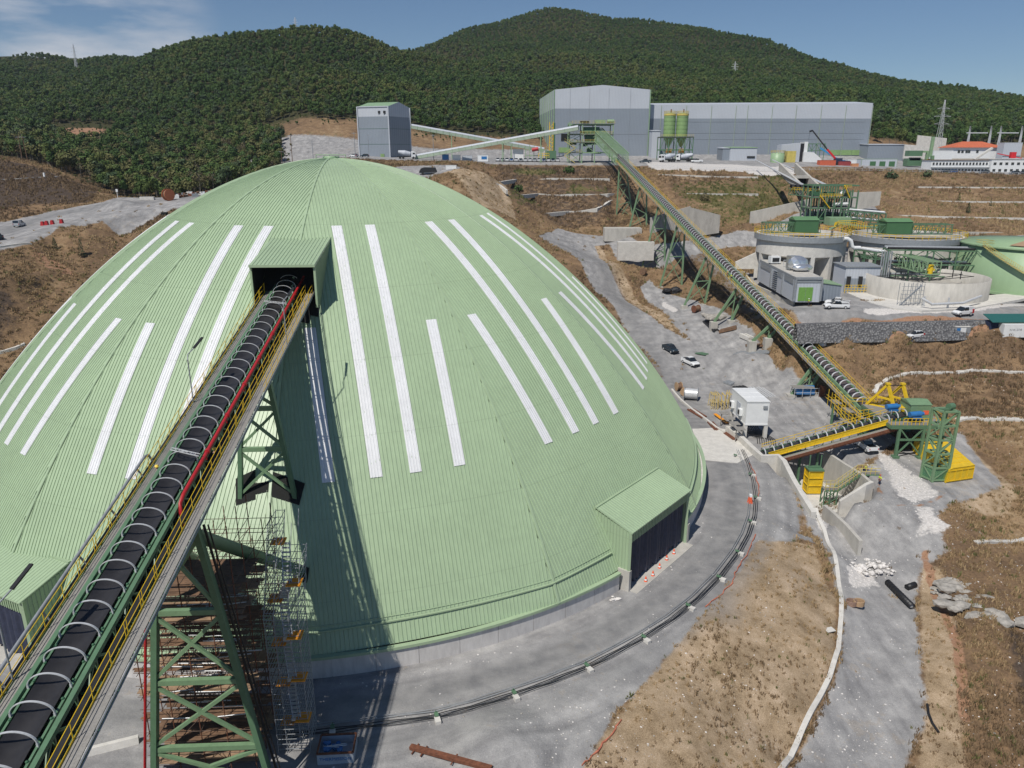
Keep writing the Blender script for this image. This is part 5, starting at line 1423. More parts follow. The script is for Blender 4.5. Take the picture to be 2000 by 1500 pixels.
for z in np.arange(zf3, zt3+.4, .9): m.bar((q.x-2.6, cy3-rr-1.7, z), (q.x+2.4, cy3-rr-1.7, z), .08)
m.bar((q.x-2.4, cy3-rr-1.2, zf3), (q.x+2, cy3-rr-1.2, zt3), .5, .15)
m.build('access_stair', M['grey'], t3)
m = MB(); m.path([aty(1800, 588, 163)+Vector((0,0,.6)), aty(1820, 597, 162)+Vector((0,0,.3)), aty(1880, 596, 163)+Vector((0,0,.5)), aty(1915, 585, 167)+Vector((0,0,.8))], .3, 8)
for q_ in ((1803,600),(1850,603)): a_ = g(*q_); m.bar(a_, a_+Vector((0,0,2.5)), .3)
m.build('overflow_pipe', M['galv'], t3)
# apron slab in front of basin
m = MB(); P = [g(x, y) for x, y in ((1650,571),(1700,592),(1745,605),(1800,611),(1900,606),(2060,598),(2060,585),(1900,585))]
zz = 15.14; o = MB().extr([(p.x, p.y, zz-.6) for p in P], (0,0,.6)).build('apron_slab', M['lconc']); tag(o, kind='structure')
# big green tank at the frame edge
bx4 = aty(1897, 520, 190).x; r4 = 17.0; cx4 = bx4+r4; cy4 = 192.0; zf4 = 15.2; zt4 = aty(1960, 488, 192-r4*.9).z
t4 = thing('green_storage_tank', 'very large pale green steel tank with spiral yellow stair, cut by the frame edge', 'tank', (cx4, cy4, zf4))
m = MB(); m.lathe([(r4, zf4-.3), (r4, zt4), (0, zt4+1.2)], (cx4, cy4, 0), 96); m.build('shell', M['tank'], t4)
m = MB(); m.lathe([(r4+.02, zt4-.5), (r4+.5, zt4-.5), (r4+.5, zt4-.2), (r4+.02, zt4-.2)], (cx4, cy4, 0), 96, smooth=False); m.lathe([(r4+.5, zf4-.5), (r4+.5, zf4+.1), (r4-.1, zf4+.1)], (cx4, cy4, 0), 96, smooth=False); m.build('stiffening_ring', M['tank'], t4)
m = MB(); m.lathe([(r4-1, zt4+.22), (2, zt4+1.15)], (cx4, cy4, 0.12), 48, a0=math.radians(215), a1=math.radians(290)); m.build('roof_cover', M['sand'], t4)
m = MB(); m2 = MB(); n = 40; prev = None
for i in range(n+1):
    an = math.radians(198+62*i/n); z = zt4-.1-(zt4-zf4-.5)*i/n
    p = Vector((cx4+math.cos(an)*(r4+.75), cy4+math.sin(an)*(r4+.75), z)); q = Vector((cx4+math.cos(an)*(r4+1.2), cy4+math.sin(an)*(r4+1.2), z))
    m.box(p, (1.0, .45, .08), an); m2.bar(q, q+Vector((0,0,1.1)), .06)
    if prev: m2.bar(prev+Vector((0,0,1.1)), q+Vector((0,0,1.1)), .08); m2.bar(prev+Vector((0,0,.55)), q+Vector((0,0,.55)), .06); m2.bar(prev, q, .06, .3)
    prev = q
m.build('stair_tread', M['grate'], t4); 
pl4 = Vector((cx4+math.cos(math.radians(198))*(r4+.5), cy4+math.sin(math.radians(198))*(r4+.5), zt4))
for h in (.55, 1.1): m2.path([pl4+Vector((-1.2,-1.2,h)), pl4+Vector((1.5,-1.2,h)), pl4+Vector((1.5,2,h)), pl4+Vector((-1.2,2,h)), pl4+Vector((-1.2,-1.2,h))], .05, 4)
m2.build('stair_rail', M['dyellow'], t4)
# pipe rack between basin and thickener
def lattice(name, label, a, b_, w, h, z0, mt, cat='rack', pipes=(), levels=(1,), bay=3.0):
    t = thing(name, label, cat, (a.x, a.y, z0)); d = b_-a; d.z = 0; L = d.length; d.normalize(); r = Vector((d.y, -d.x, 0))
    n = max(1, int(L/bay)); m = MB()
    for i in range(n+1):
        p = a+d*(L*i/n)
        for s_ in (-1, 1): q = p+r*s_*w/2; m.bar((q.x,q.y,z0), (q.x,q.y,z0+h), .28)
        for l in levels: q0 = p-r*w/2; q1 = p+r*w/2; m.bar((q0.x,q0.y,z0+h*l), (q1.x,q1.y,z0+h*l), .25)
    m.build('column', mt, t); m = MB()
    for s_ in (-1, 1):
        for l in levels:
            q0 = a+r*s_*w/2; q1 = b_+r*s_*w/2; m.bar((q0.x,q0.y,z0+h*l), (q1.x,q1.y,z0+h*l), .22, .3)
        for i in range(n):
            q0 = a+d*(L*i/n)+r*s_*w/2; q1 = a+d*(L*(i+1)/n)+r*s_*w/2; l0 = levels[-2] if len(levels) > 1 else .4
            m.bar((q0.x,q0.y,z0+h*(l0 if i % 2 else levels[-1])), (q1.x,q1.y,z0+h*(levels[-1] if i % 2 else l0)), .16)
    m.build('framing', mt, t)
    for k, (off, l, rad, mm) in enumerate(pipes):
        m = MB(); q0 = a+r*off; q1 = b_+r*off; m.tube((q0.x,q0.y,z0+h*l+rad+.1), (q1.x,q1.y,z0+h*l+rad+.1), rad, 8); m.build('pipe', M[mm], t)
    return t
ra = aty(1722, 545, 194); rb = aty(1898, 545, 191)
lattice('pipe_rack', 'long green steel pipe rack with grey and white pipes behind the round basin', ra, rb, 4, 9.4, 15, M['steel'], pipes=[(-1.4,1,.35,'grey'),(0,1,.25,'galv'),(1.2,1,.3,'black'),(-1.3,.62,.28,'white'),(.6,.62,.2,'black'),(-1,.30,.3,'black'),(1,.3,.3,'grey')], levels=(.3,.62,1), bay=5)
ra = aty(1674, 520, 200); rb = aty(1716, 530, 193)
lattice('pipe_rack', 'short green lattice pipe bridge carrying white pipes beside the raised thickener', ra, rb, 3.2, 8.6, 15, M['steel'], pipes=[(-1,1,.25,'white'),(0,1,.25,'white'),(1,1,.25,'galv')], levels=(.8,1), bay=3)
m = MB()
for k in range(5): q = aty(1717+k*4.6, 540, 190); m.tube((q.x, 190, 15), (q.x, 190, 15+9.3), .2, 8)
o = m.build('riser_pipes', M['grey']); tag(o, 'row of tall dark grey riser pipes standing left of the pipe rack', 'pipes')
o = MB().path([aty(1648, 466, 196), aty(1655, 466, 196), aty(1662, 470, 196), aty(1664, 481, 196), aty(1668, 484, 196), aty(1680, 484, 196)], .5, 10).build('bent_pipe', M['white']); tag(o, 'thick white pipe with two bends coming off the raised thickener', 'pipe')
# switch room with grey bays
def flatbox(name, label, corners, z0, z1, wallm, roofm, cat='building', parapet=.5):
    t = thing(name, label, cat, (corners[0][0], corners[0][1], z0)); m = MB(); m.prism(corners, z0-.3, z1); m.build('wall', wallm, t)
    cx_ = sum(c[0] for c in corners)/len(corners); cy_ = sum(c[1] for c in corners)/len(corners)
    big = [(cx_+(x-cx_)*1.02, cy_+(y-cy_)*1.02) for x, y in corners]; m = MB(); m.prism(big, z1+.01, z1+parapet); m.build('roof_fascia', roofm, t)
    sm = [(cx_+(x-cx_)*.97, cy_+(y-cy_)*.97) for x, y in corners]; m = MB(); m.prism(sm, z1+parapet, z1+parapet+.03); m.build('roof_deck', M['conc'], t)
    return t
A_ = atz(1550, 586, 15.2); B_ = atz(1601, 586, 15.2); dvec = atz(1481, 545, 15.2)-A_
C_ = B_+dvec; D_ = A_+dvec; zr = aty(1550, 546, A_.y).z
t5 = flatbox('switch_room', 'boxy grey switch room with green double doors and silver ducts on its roof', [(A_.x,A_.y),(B_.x,B_.y),(C_.x,C_.y),(D_.x,D_.y)], 15, zr, M['wall_light'], M['grey2'] if 'grey2' in M else M['grey'])
m = MB()
for f in (.0, .3, .62, 1.0):
    p = A_+dvec*f; m.box((p.x-.05, p.y, (15+zr)/2), (.5, .35, zr-15.0))
for p in (A_, B_): m.box((p.x, p.y-.1, (15+zr)/2), (.45, .45, zr-15))
m.build('corner_pillar', M['grey'], t5)
m = MB()
for f0, f1 in ((.05,.27),(.34,.46),(.66,.96)):
    p = A_+dvec*f0; q = A_+dvec*f1; m.extr([(p.x-.06,p.y,zr-1.3),(q.x-.06,q.y,zr-1.3),(q.x-.06,q.y,zr-.1),(p.x-.06,p.y,zr-.1)], (-.08,0,0))
m.extr([(A_.x+.3,A_.y-.05,zr-.7),(B_.x-.3,B_.y-.05,zr-.7),(B_.x-.3,B_.y-.05,zr-.1),(A_.x+.3,A_.y-.05,zr-.1)], (0,-.08,0))
m.build('clerestory', M['grey'], t5)
m = MB(); c = A_.lerp(B_, .42); 
for s_ in (-.85, .85): m.box((c.x+s_, c.y-.06, 16.6), (1.6, .12, 3.2))
m.build('door', mat('bright_green_door', (0.16, 0.33, 0.07), .5), t5)
m = MB(); p = A_+dvec*.5; 
for z in np.arange(15.3, zr, .5): m.box((p.x-.3, p.y, z), (.5, 3.2, .08))
m.build('wall_ladder', M['grey'], t5)
ctr = A_.lerp(B_, .45)+dvec*.35
m = MB(); m.blob((ctr.x+.8, ctr.y, zr+2.3), 2.0, 2, (1.25, .8, .95), .06, 3); m.blob((ctr.x+1.3, ctr.y-2, zr+1.5), 1.7, 2, (1.5, .7, .55), .07, 4); m.box((ctr.x-.2, ctr.y+.8, zr+2.4), (2.2, 2, 3.2), .2); m.build('roof_duct', M['foil'], t5)
m = MB(); q = A_.lerp(B_, .2)+dvec*.72; m.box((q.x, q.y, zr+1.7), (2.6, 1.8, 1.7), .1); m.build('air_handler', M['white'], t5)
m = MB(); m.box((q.x+.1, q.y-.95, zr+1.7), (1.8, .1, 1.0), .1)
for dx in (-1.1, 1.1): m.bar((q.x+dx, q.y, zr+.5), (q.x+dx, q.y, zr+1), .15)
m.build('air_grille', M['black'], t5)
m = MB(); q2 = A_.lerp(B_, .5)+dvec*.55
for k in range(5): m.bar((q2.x-1+k*.8, q2.y, zr+.5), (q2.x-1+k*.8, q2.y, zr+2.2), .1)
m.bar((q2.x-1, q2.y, zr+2.2), (q2.x+2.2, q2.y, zr+2.2), .12); m.bar((q2.x-1, q2.y, zr+1.4), (q2.x+2.2, q2.y, zr+1.4), .12); m.build('roof_frame', M['galv'], t5)
a = aty(1604, 580, A_.y+1.5); b_ = aty(1641, 580, A_.y+1.5); z1 = aty(1604, 553, a.y).z; z2 = aty(1641, 558, a.y).z
t6 = thing('lean_to_store', 'plain grey store with sloping green roof against the switch room', 'building', (a.x, a.y, 15)); m = MB(); m.extr([(a.x,a.y,14.7),(b_.x,a.y,14.7),(b_.x,a.y,z2),(a.x,a.y,z1)], (0,7,0)); m.build('wall', M['wall_grey'], t6)
m = MB(); m.extr([(a.x-.2,a.y-.2,z1),(b_.x+.2,a.y-.2,z2),(b_.x+.2,a.y-.2,z2+.15),(a.x-.2,a.y-.2,z1+.15)], (0,7.4,0)); m.build('roof', M['lsteel'], t6)
t7, a, b_, zt, z0 = shed('pump_house', 'two-tone grey pump house with dark doors and yellow rails between thickener and basin', 1653, 1721, 522, 184, M['wall_light'], M['grey'], 7, zb=15, slope=.1)
m = MB(); m.box(((a.x+b_.x)/2, 183.9, 16.7), (b_.x-a.x+.1, .15, 3.4)); m.build('lower_band', M['wall_grey'], t7)
m = MB(); 
for px in (1657, 1680): q = aty(px, 550, 183.8); m.box((q.x, 183.75, 17.6), (1.0, .2, 2.6))
m.build('door', M['black'], t7)
m = MB()
for h in (1.7, 2.4, 3.0):
    m.bar((a.x-.5, 182.2, 15+h-1), (a.x+6, 182.2, 15+h-1), .09)
for k in range(9): m.bar((a.x-.5+k*.8, 182.2, 15), (a.x-.5+k*.8, 182.2, 17.1), .09)
m.build('door_rail', M['yellow'], t7)
# tailings screen tower above thickeners
ga, gb = aty(1577, 420, 248), aty(1665, 420, 248)
zb_ = 19.5
t8 = thing('screening_tower', 'dense dark green and yellow steel process tower on the slope above the thickeners', 'tower', ((ga.x+gb.x)/2, 250, zb_))
m = MB(); W = gb.x-ga.x; zt8 = aty(1620, 362, 248).z; xs = [ga.x+W*k/6 for k in range(7)]; ys = [246, 250, 254]
for i, x in enumerate(xs):
    for y in ys: m.bar((x, y, zb_-1), (x, y, zt8-(0 if i < 5 else 1.5)), .38)
m.build('column', M['steel'], t8)
m = MB(); lv8 = [zb_+ (zt8-zb_)*f for f in (.18,.4,.62,.8,1)]
for z in lv8:
    for y in ys: m.bar((xs[0], y, z), (xs[-1], y, z), .28, .4)
    for x in xs: m.bar((x, ys[0], z), (x, ys[-1], z), .28, .35)
R = random.Random(8)
for i in range(6):
    for j in range(4):
        z0 = ([zb_]+lv8)[j]; z1 = ([zb_]+lv8)[j+1]
        if R.random() < .6: m.bar((xs[i], 245.8, z0 if R.random() < .5 else z1), (xs[i+1], 245.8, z1 if R.random() < .5 else z0), .2)
m.build('bracing', M['steel'], t8)
m = MB()
for z in lv8[1:4]: m.box(((xs[0]+xs[-1])/2, 250, z+.2), (W, 7.6, .12))
m.build('deck', M['grate'], t8)
m = MB()
for z, x0, x1 in ((lv8[1], xs[2], xs[5]), (lv8[3], xs[1], xs[4]), (lv8[4]-1, xs[4], xs[5])):
    for h in (.6, 1.15): m.bar((x0, 245.6, z+h), (x1, 245.6, z+h), .12)
    for k in range(int((x1-x0)/.9)): m.bar((x0+k*.9, 245.6, z), (x0+k*.9, 245.6, z+1.15), .1)
m.bar((xs[1], 245.4, lv8[3]+.5), (xs[2]+1, 245.4, lv8[2]), .8, .2); m.bar((xs[4], 245.4, lv8[4]), (xs[4]+2, 245.4, lv8[3]), .8, .2)
m.build('handrail', M['yellow'], t8)
m = MB(); R = random.Random(9)
for k in range(16):
    m.box((R.uniform(xs[1], xs[-1]), R.uniform(247, 252), lv8[R.randrange(0,4)]+1.0), (R.uniform(1.5,3), R.uniform(1.5,3), R.uniform(1,2.2)))
m.build('process_unit', M['dsteel'], t8)
m = MB(); m.tube((xs[3], 247, lv8[2]+1.2), (xs[5], 247, lv8[2]+1.4), .6, 10); m.tube((xs[4], 247, lv8[3]+1), (xs[4]+1.2, 247, lv8[3]+2.8), .7, 10); m.build('white_duct', M['white'], t8)
# feed conveyor coming down the bank to it
fa = aty(1543, 368, 262); fb = aty(1600, 372, 250)
t9 = thing('feed_conveyor', 'short conveyor with black half-round covers and yellow rail entering the screening tower from the left', 'conveyor', tuple(fa))
m = MB()
for y in (-1.2, 1.2):
    for dz in (0, -2): m.bar(fa+Vector((0,y,dz)), fb+Vector((0,y,dz)), .25)
    for k in range(9): p = fa.lerp(fb, k/9); q = fa.lerp(fb, (k+1)/9); m.bar(p+Vector((0,y,0 if k%2 else -2)), q+Vector((0,y,-2 if k%2 else 0)), .16)
m.build('truss', M['steel'], t9)
m = MB()
for k in range(6):
    p = fa.lerp(fb, (k+.5)/6.2); m.lathe([(1.15, 0), (1.15, 1.3)], (0,0,0), 8, 0, math.pi) if False else None
    V = []; 
    for e_ in (-.55, .55):
        for i in range(9): an = math.pi*i/8; V.append(p+Vector((e_, math.cos(an)*1.2, .3+math.sin(an)*1.1)))
    m.add(V, [(i, i+1, i+10, i+9) for i in range(8)])
m.build('belt_cover', M['black'], t9)
m = MB()
for h in (.5, 1.1): m.bar(fa+Vector((0,-1.9,h-.6)), fb+Vector((0,-1.9,h-.6)), .12)
for k in range(12): p = fa.lerp(fb, k/11); m.bar(p+Vector((0,-1.9,-.6)), p+Vector((0,-1.9,.5)), .1)
m.build('handrail', M['yellow'], t9)
# concrete portal and chute on the slope top
pa = aty(1560, 352, 285)
t10 = thing('tunnel_portal', 'grey concrete conveyor portal with dark mouth set in the bank below the terrace edge', 'portal', tuple(pa))
m = MB(); za = gz(pa.x, 283)
for dx in (-3.0, 3.0): m.extr([(pa.x+dx-.4, 272, aty(1560,366,272).z-3), (pa.x+dx+.4, 272, aty(1560,366,272).z-3), (pa.x+dx+.4, 272, aty(1560,366,272).z+.5), (pa.x+dx-.4, 272, aty(1560,366,272).z+.5)], (0, 26, 7.5))
m.box((pa.x, 284, pa.z+1.2), (5.6, 4, .9)); m.build('side_wall', M['conc'], t10)
m = MB(); m.box((pa.x, 285, pa.z-1.6), (5.2, .5, 4.6)); m.build('mouth', M['hole'], t10)
m = MB()
for dx in (-3.6, 3.6):
    for o_ in (0, .8): m.tube((pa.x+dx+o_*(1 if dx > 0 else -1), 270, aty(1560,366,272).z+1.0), (pa.x+dx-.6, 325, 45.5), .22, 6)
m.build('slope_pipe', M['galv'], t10)
# lattice pipe bridges behind thickeners
ra = aty(1655, 418, 240); rb = aty(1723, 424, 228)
lattice('pipe_bridge', 'green pipe bridge with white pipes running right from the screening tower', ra, rb, 3, 7.5, ra.z-6.5, M['steel'], pipes=[(-.8,1,.3,'white'),(.6,.7,.25,'white'),(-.9,.7,.2,'galv')], levels=(.7,1), bay=2.6)
m = MB()
zq = zr1+1.2
p0 = aty(1640, 430, 225); m.box((p0.x-.2, 226, p0.z-.3), (6.2, 4, 2.2)); m.bar((p0.x, 224, p0.z-1), (c1.x+8, 207, zq), .7, .3); m.bar((p0.x, 224, p0.z-1), (c2.x-7, 212, zq), .7, .3)
o = m.build('feed_launder', M['lsteel']); tag(o, 'pale green feed box with two sloping arms between the thickener tanks', 'chute')
m = MB()
for k in range(2):
    a = [(c1.x+6, 206), (c2.x-6, 211)][k]
for h in (.5, 1.1): m.path([(c1.x+r1, 212, zq+h-.3), (p0.x-2, 221, zq+h), (p0.x+3, 221, zq+h), (c2.x-10, 214, zq+h)], .07, 4)
for k in range(26): x = c1.x+r1+(c2.x-10-c1.x-r1)*k/25; m.bar((x, 213+6*math.sin(math.pi*k/25), zq-.6), (x, 213+6*math.sin(math.pi*k/25), zq+1.1), .1)
o = m.build('service_railing', M['yellow']); tag(o, 'yellow service railing spanning between the two thickener tanks', 'railing')
# gabion wall and curb walls
def wallalong(name, label, pix, h, w, mt, cat='wall', kind=None, dz=0.0, n_sub=1, zfix=None, down=1.0, smooth_=False):
    P = [g(*p[:2]) for p in pix]; 
    if zfix is not None: P = [Vector((p.x, p.y, z)) for p, z in zip(P, zfix)]
    m = MB(); Q = []; 
    for i in range(len(P)-1):
        for k in range(6): Q.append(P[i].lerp(P[i+1], k/6))
    Q.append(P[-1])
    hh = []
    for i, q in enumerate(Q):
        if zfix is None: q.z = gz(q.x, q.y)
    if smooth_: zs_ = [q.z for q in Q]; Q = [Vector((q.x, q.y, sum(zs_[max(0,i-6):i+7])/len(zs_[max(0,i-6):i+7]))) for i, q in enumerate(Q)]
    Q = [q+Vector((0,0,-down+dz)) for q in Q]
    if isinstance(h, (list, tuple)): hl = [np.interp(i/(len(Q)-1), np.linspace(0,1,len(h)), h)+down for i in range(len(Q))]
    else: hl = h+down
    m.ribbon(Q, w, hl); o = m.build(name, mt); tag(o, label, cat, kind=kind or 'thing'); return o
def gabion_mat():
    m, N, L, b = nmat('gabion_stone'); b.inputs['Roughness'].default_value = .95
    geo = N.new('ShaderNodeNewGeometry'); v = N.new('ShaderNodeTexVoronoi'); v.inputs['Scale'].default_value = 2.2; L.new(geo.outputs['Position'], v.inputs['Vector'])
    r = N.new('ShaderNodeValToRGB'); r.color_ramp.elements[0].color = (.30,.30,.30,1); r.color_ramp.elements[1].color = (.10,.10,.105,1); r.color_ramp.elements[1].position = .6
    L.new(v.outputs['Distance'], r.inputs[0]); L.new(r.outputs[0], b.inputs['Base Color'])
    bp = N.new('ShaderNodeBump'); bp.inputs['Distance'].default_value = .3; bp.invert = True; L.new(v.outputs['Distance'], bp.inputs['Height']); L.new(bp.outputs[0], b.inputs['Normal']); return m
M['gabion'] = gabion_mat()
GW = [(1555,634),(1600,632),(1680,631),(1760,630),(1840,628),(1905,626),(1945,627)]; m = MB(); Pg = [atz(x, y, 14.4) for x, y in GW]
for a, b_ in zip(Pg[:-1], Pg[1:]): m.add([(a.x,a.y-2.2,10.8),(b_.x,b_.y-2.2,10.8),(b_.x,b_.y,14.4),(a.x,a.y,14.4),(a.x,a.y+1,14.4),(b_.x,b_.y+1,14.4),(a.x,a.y+1,10.8),(b_.x,b_.y+1,10.8)], [(0,1,2,3),(3,2,5,4),(4,5,7,6)])
tag(m.build('gabion_wall', M['gabion']), 'long low grey gabion stone wall below the thickener terrace', 'wall', kind='thing')
wallalong('kerb_wall', 'low concrete kerb wall curving along the lane by the switch room', [(1418,512),(1460,548),(1500,575),(1550,597)], 1.1, .4, M['conc'])
wallalong('drain_channel', 'pale curved stone drain channel on the brown bank, upper one', [(1705,768),(1712,752),(1735,737),(1800,726),(1900,722),(2040,731)], .12, 1.3, M['lconc'], 'drain')
wallalong('drain_channel', 'pale stone drain channel on the brown bank behind the lattice tower', [(1868,820),(1900,815),(1950,817),(2040,826)], .12, 1.5, M['lconc'], 'drain')
for i, (pix, lab) in enumerate([([(953,344),(1010,347),(1080,350),(1190,353)], 'top pale bench drain on the left slope'), ([(985,377),(1050,379),(1120,383),(1185,383),(1200,377)], 'second pale bench drain on the left slope'), ([(1050,411),(1110,413),(1165,413),(1185,399),(1198,382)], 'third pale bench drain on the left slope, bending up at its right end'),
      ([(1285,341),(1340,344),(1400,346),(1480,348)], 'thin pale bench drain high on the slope right of the conveyor'), ([(1340,378),(1400,381),(1480,382)], 'thin pale bench drain halfway down the slope right of the conveyor'), ([(945,345),(975,362),(990,384)], 'short pale drain running down the left shoulder'), ([(1830,393),(1900,396),(2040,396)], 'thin pale bench drain on the far right slope'), ([(1790,366),(1900,367),(2040,368)], 'upper thin pale bench drain on the far right slope'), ([(1740,419),(1850,426),(2040,431)], 'lower thin pale bench drain on the far right slope')]):
    wallalong('bench_drain', lab, pix, .42, 1.1 if i < 3 else .7, M['lconc'], 'drain', smooth_=True)
# retaining walls near the long conveyor
def facewall(name, label, pa_, pb_, topa, topb, Ya, Yb, mt=None, th=.8):
    a = aty(pa_[0], pa_[1], Ya); b_ = aty(pb_[0], pb_[1], Yb); ta = aty(pa_[0], topa, Ya).z; tb_ = aty(pb_[0], topb, Yb).z
    m = MB(); m.extr([(a.x, a.y, a.z-1.5), (b_.x, b_.y, b_.z-1.5), (b_.x, b_.y, tb_), (a.x, a.y, ta)], (0, th, 0)); o = m.build(name, mt or M['conc']); return tag(o, label, 'wall', kind='thing')
facewall('retaining_wall', 'stepped weathered concrete wall just behind the long conveyor', (1268,470), (1345,458), 425, 403, 262, 258, M['dconc'])
facewall('retaining_wall', 'plain weathered concrete wall right of the long conveyor, lower end', (1345,456), (1405,446), 405, 420, 258, 255, M['dconc'])
facewall('retaining_wall', 'long pale concrete block below the first trestle legs', (1181,463), (1253,463), 446, 446, 262, 262, M['conc'], 5)
facewall('retaining_wall', 'square pale concrete abutment left of the second trestle', (1207,500), (1277,500), 473, 473, 246, 246, M['lconc'], 3)
facewall('retaining_wall', 'sloping concrete wall left of the screening tower', (1465,430), (1583,408), 414, 388, 262, 260, M['conc'])
facewall('retaining_wall', 'long concrete wall right of the screening tower', (1640,410), (1719,392), 377, 374, 262, 262, M['conc'])
facewall('retaining_wall', 'pale sloping wing wall at the left foot of the raised thickener', (1437,515), (1482,515), 512, 490, 212, 210, M['lconc'])
facewall('retaining_wall', 'low concrete wall behind the big green tank', (1866,462), (1985,462), 453, 454, 236, 236, M['conc'])
facewall('retaining_wall', 'concrete wall stepping down behind the camp building', (1765,302), (1990,322), 282, 300, 392, 392, M['lconc'])
facewall('retaining_wall', 'pale concrete wall on the wooded bank beside the pylon', (1790,284), (1847,286), 264, 270, 425, 425, M['lconc'])
m = MB(); P = [aty(1262, 420, 256), aty(1282, 404, 256)]; 
# ------------------------------------------------------------------ yard: feed conveyor, transfer station, lattice tower, pit
FA = Vector((*atz(1484, 884, .4).xy, .2)); FB = aty(1772, 806, 116.5)
fd = FB-FA; fh = Vector((fd.x, fd.y, 0)).normalized(); fs = Vector((fh.y, -fh.x, 0)); FL = math.hypot(fd.x, fd.y); fsl = fd.z/FL
def fp(u, s, dz=0): return FA + fh*s + fs*u + Vector((0,0,fsl*s+dz))     # u>0 is the side toward the camera
rc_ = thing('reclaim_conveyor', 'short black belt conveyor with yellow side guards rising right out of the pit', 'conveyor', (FA.x, FA.y, 0))
mb = MB(); V = [fp(u, s, dz-.1) for s in (-1, FL+1) for u, dz in sec]; mb.add(V, [(i, i+6, i+7, i+1) for i in range(5)], True); mb.build('belt', M['belt'], rc_)
hp1 = None
for k in range(17):
    s = .6+k*(FL-.5)/16.5
    if hp1 is None:
        mb = MB(); n_ = 12; V = []
        for i in range(n_+1):
            a = math.pi*i/n_
            for rr, w_ in ((.98,-.09),(.98,.09),(1.05,.09),(1.05,-.09)): V.append(fp(0, s) + fs*(-rr*math.cos(a)) + Vector((0,0,rr*math.sin(a)*.8)) + fh*w_)
        mb.add(V, [(i*4+q, i*4+(q+1)%4, i*4+4+(q+1)%4, i*4+4+q) for i in range(n_) for q in range(4)])
        mb.bar(fp(-1.1,s,-.2), fp(-1.1,s,.7), .08); hp1 = mb.build('hoop', M['galv'], rc_); s0 = s
    else:
        h = hp1.copy(); COL.objects.link(h); h.parent = rc_; h.location = Vector(hp1.location)+fh*(s-s0)+Vector((0,0,fsl*(s-s0)))
mb = MB()
for sg in (-1, 1):
    mb.bar(fp(sg*1.15, -1, -.25), fp(sg*1.15, FL+1, -.25), .16, .3); mb.bar(fp(sg*1.15, -1, -1.2), fp(sg*1.15, FL+1, -1.2), .16, .25)
    for k in range(18): s = k*FL/17; mb.bar(fp(sg*1.15, s, -.2), fp(sg*1.15, s, -1.2), .1)
for k in range(18): s = k*FL/17; mb.bar(fp(-1, s, -.3), fp(1, s, -.3), .14)
mb.build('frame', M['dsteel'], rc_)
mb = MB(); mb.bar(fp(1.3, 1, .0), fp(1.3, FL-4, .0), .06, .85); 
for k in range(14): s = 1+k*(FL-5)/13; mb.bar(fp(1.36, s, -.45), fp(1.36, s, .5), .09)
mb.bar(fp(1.36, 1, .44), fp(1.36, FL-4, .44), .09); mb.bar(fp(1.36, 1, -.44), fp(1.36, FL-4, -.44), .09); mb.build('side_guard', M['yellow'], rc_)
mb = MB(); mb.bar(fp(1.85, 1, -1.0), fp(1.85, FL-1, -1.0), .9, .1); mb.build('walkway', M['grate'], rc_)
mb = MB(); mb.bar(fp(2.3, 1, -1.1), fp(2.3, FL-1, -1.1), .1, .5); mb.bar(fp(2.2, 3, -1.45), fp(2.2, FL-1, -1.45), .14, .2); mb.build('cable_ladder', M['rust'], rc_)
mb = MB()
for h in (.6, 1.1): mb.bar(fp(-1.7, 1, -.3+h), fp(-1.7, FL, -.3+h), .07)
for k in range(14): s = 1+k*(FL-1)/13; mb.bar(fp(-1.7, s, -.3), fp(-1.7, s, .8), .07)
mb.build('handrail', M['yellow'], rc_)
for (px, py, s) in ((1572, 948, 6.6), (1612, 925, 9.6)):
    q = fp(.9, s, -1.2); m = MB(); zb_ = PITZ if px < 1600 else PITZ; m.bar((q.x, q.y, zb_), q, .34); m.box((q.x, q.y, zb_+.2), (1, 1, .4)); m.build('leg', M['steel'], rc_)
# counterweight cage hanging in the pit
q = atz(1589, 930, -2.2)
cw = thing('counterweight_cage', 'yellow mesh guard cage hanging in the concrete pit under the reclaim conveyor', 'guard', (q.x, q.y, -4.6))
m = MB(); w = 1.15
for dx in (-w, w):
    for dy in (-.9, .9): m.bar((q.x+dx, q.y+dy, -4.8), (q.x+dx, q.y+dy, -1.0), .16)
for z in (-4.8, -3.5, -2.2, -1.0):
    for dy in (-.9, .9): m.bar((q.x-w, q.y+dy, z), (q.x+w, q.y+dy, z), .12)
    for dx in (-w, w): m.bar((q.x+dx, q.y-.9, z), (q.x+dx, q.y+.9, z), .12)
m.box((q.x, q.y, -2.9), (2*w-.1, 1.6, 3.7)); m.build('guard_panel', M['yellow'], cw)
m = MB()
for dx in (-.9, .9): m.bar((q.x+dx, q.y, -1), (q.x+dx, q.y, 1.5), .16)
m.bar((q.x-1, q.y, -.6), (q.x+1, q.y, -.6), .2, .3); m.box((q.x, q.y, -.85), (2.5, 2, .2)); m.build('guide_frame', M['steel'], cw)
# pit walls
def wallpts(name, label, P, th, zb_, mt=None, cap=None):
    m = MB(); P = [Vector(p) for p in P]; n = len(P); nor = []
    for i in range(n):
        d = P[min(i+1,n-1)]-P[max(i-1,0)]; d.z = 0; d.normalize(); nor.append(Vector((d.y,-d.x,0)))
    V = []
    for i, p in enumerate(P):
        zb2 = zb_[i] if isinstance(zb_, (list, tuple)) else zb_
        r = nor[i]*th/2; V += [(p.x-r.x, p.y-r.y, zb2), (p.x+r.x, p.y+r.y, zb2), (p.x+r.x, p.y+r.y, p.z), (p.x-r.x, p.y-r.y, p.z)]
    F = [(i*4+k, i*4+(k+1)%4, i*4+4+(k+1)%4, i*4+4+k) for i in range(n-1) for k in range(4)] + [(3,2,1,0), tuple((n-1)*4+k for k in range(4))]
    m.add(V, F); o = m.build(name, mt or M['lconc']); tag(o, label, 'wall', kind='thing'); return o
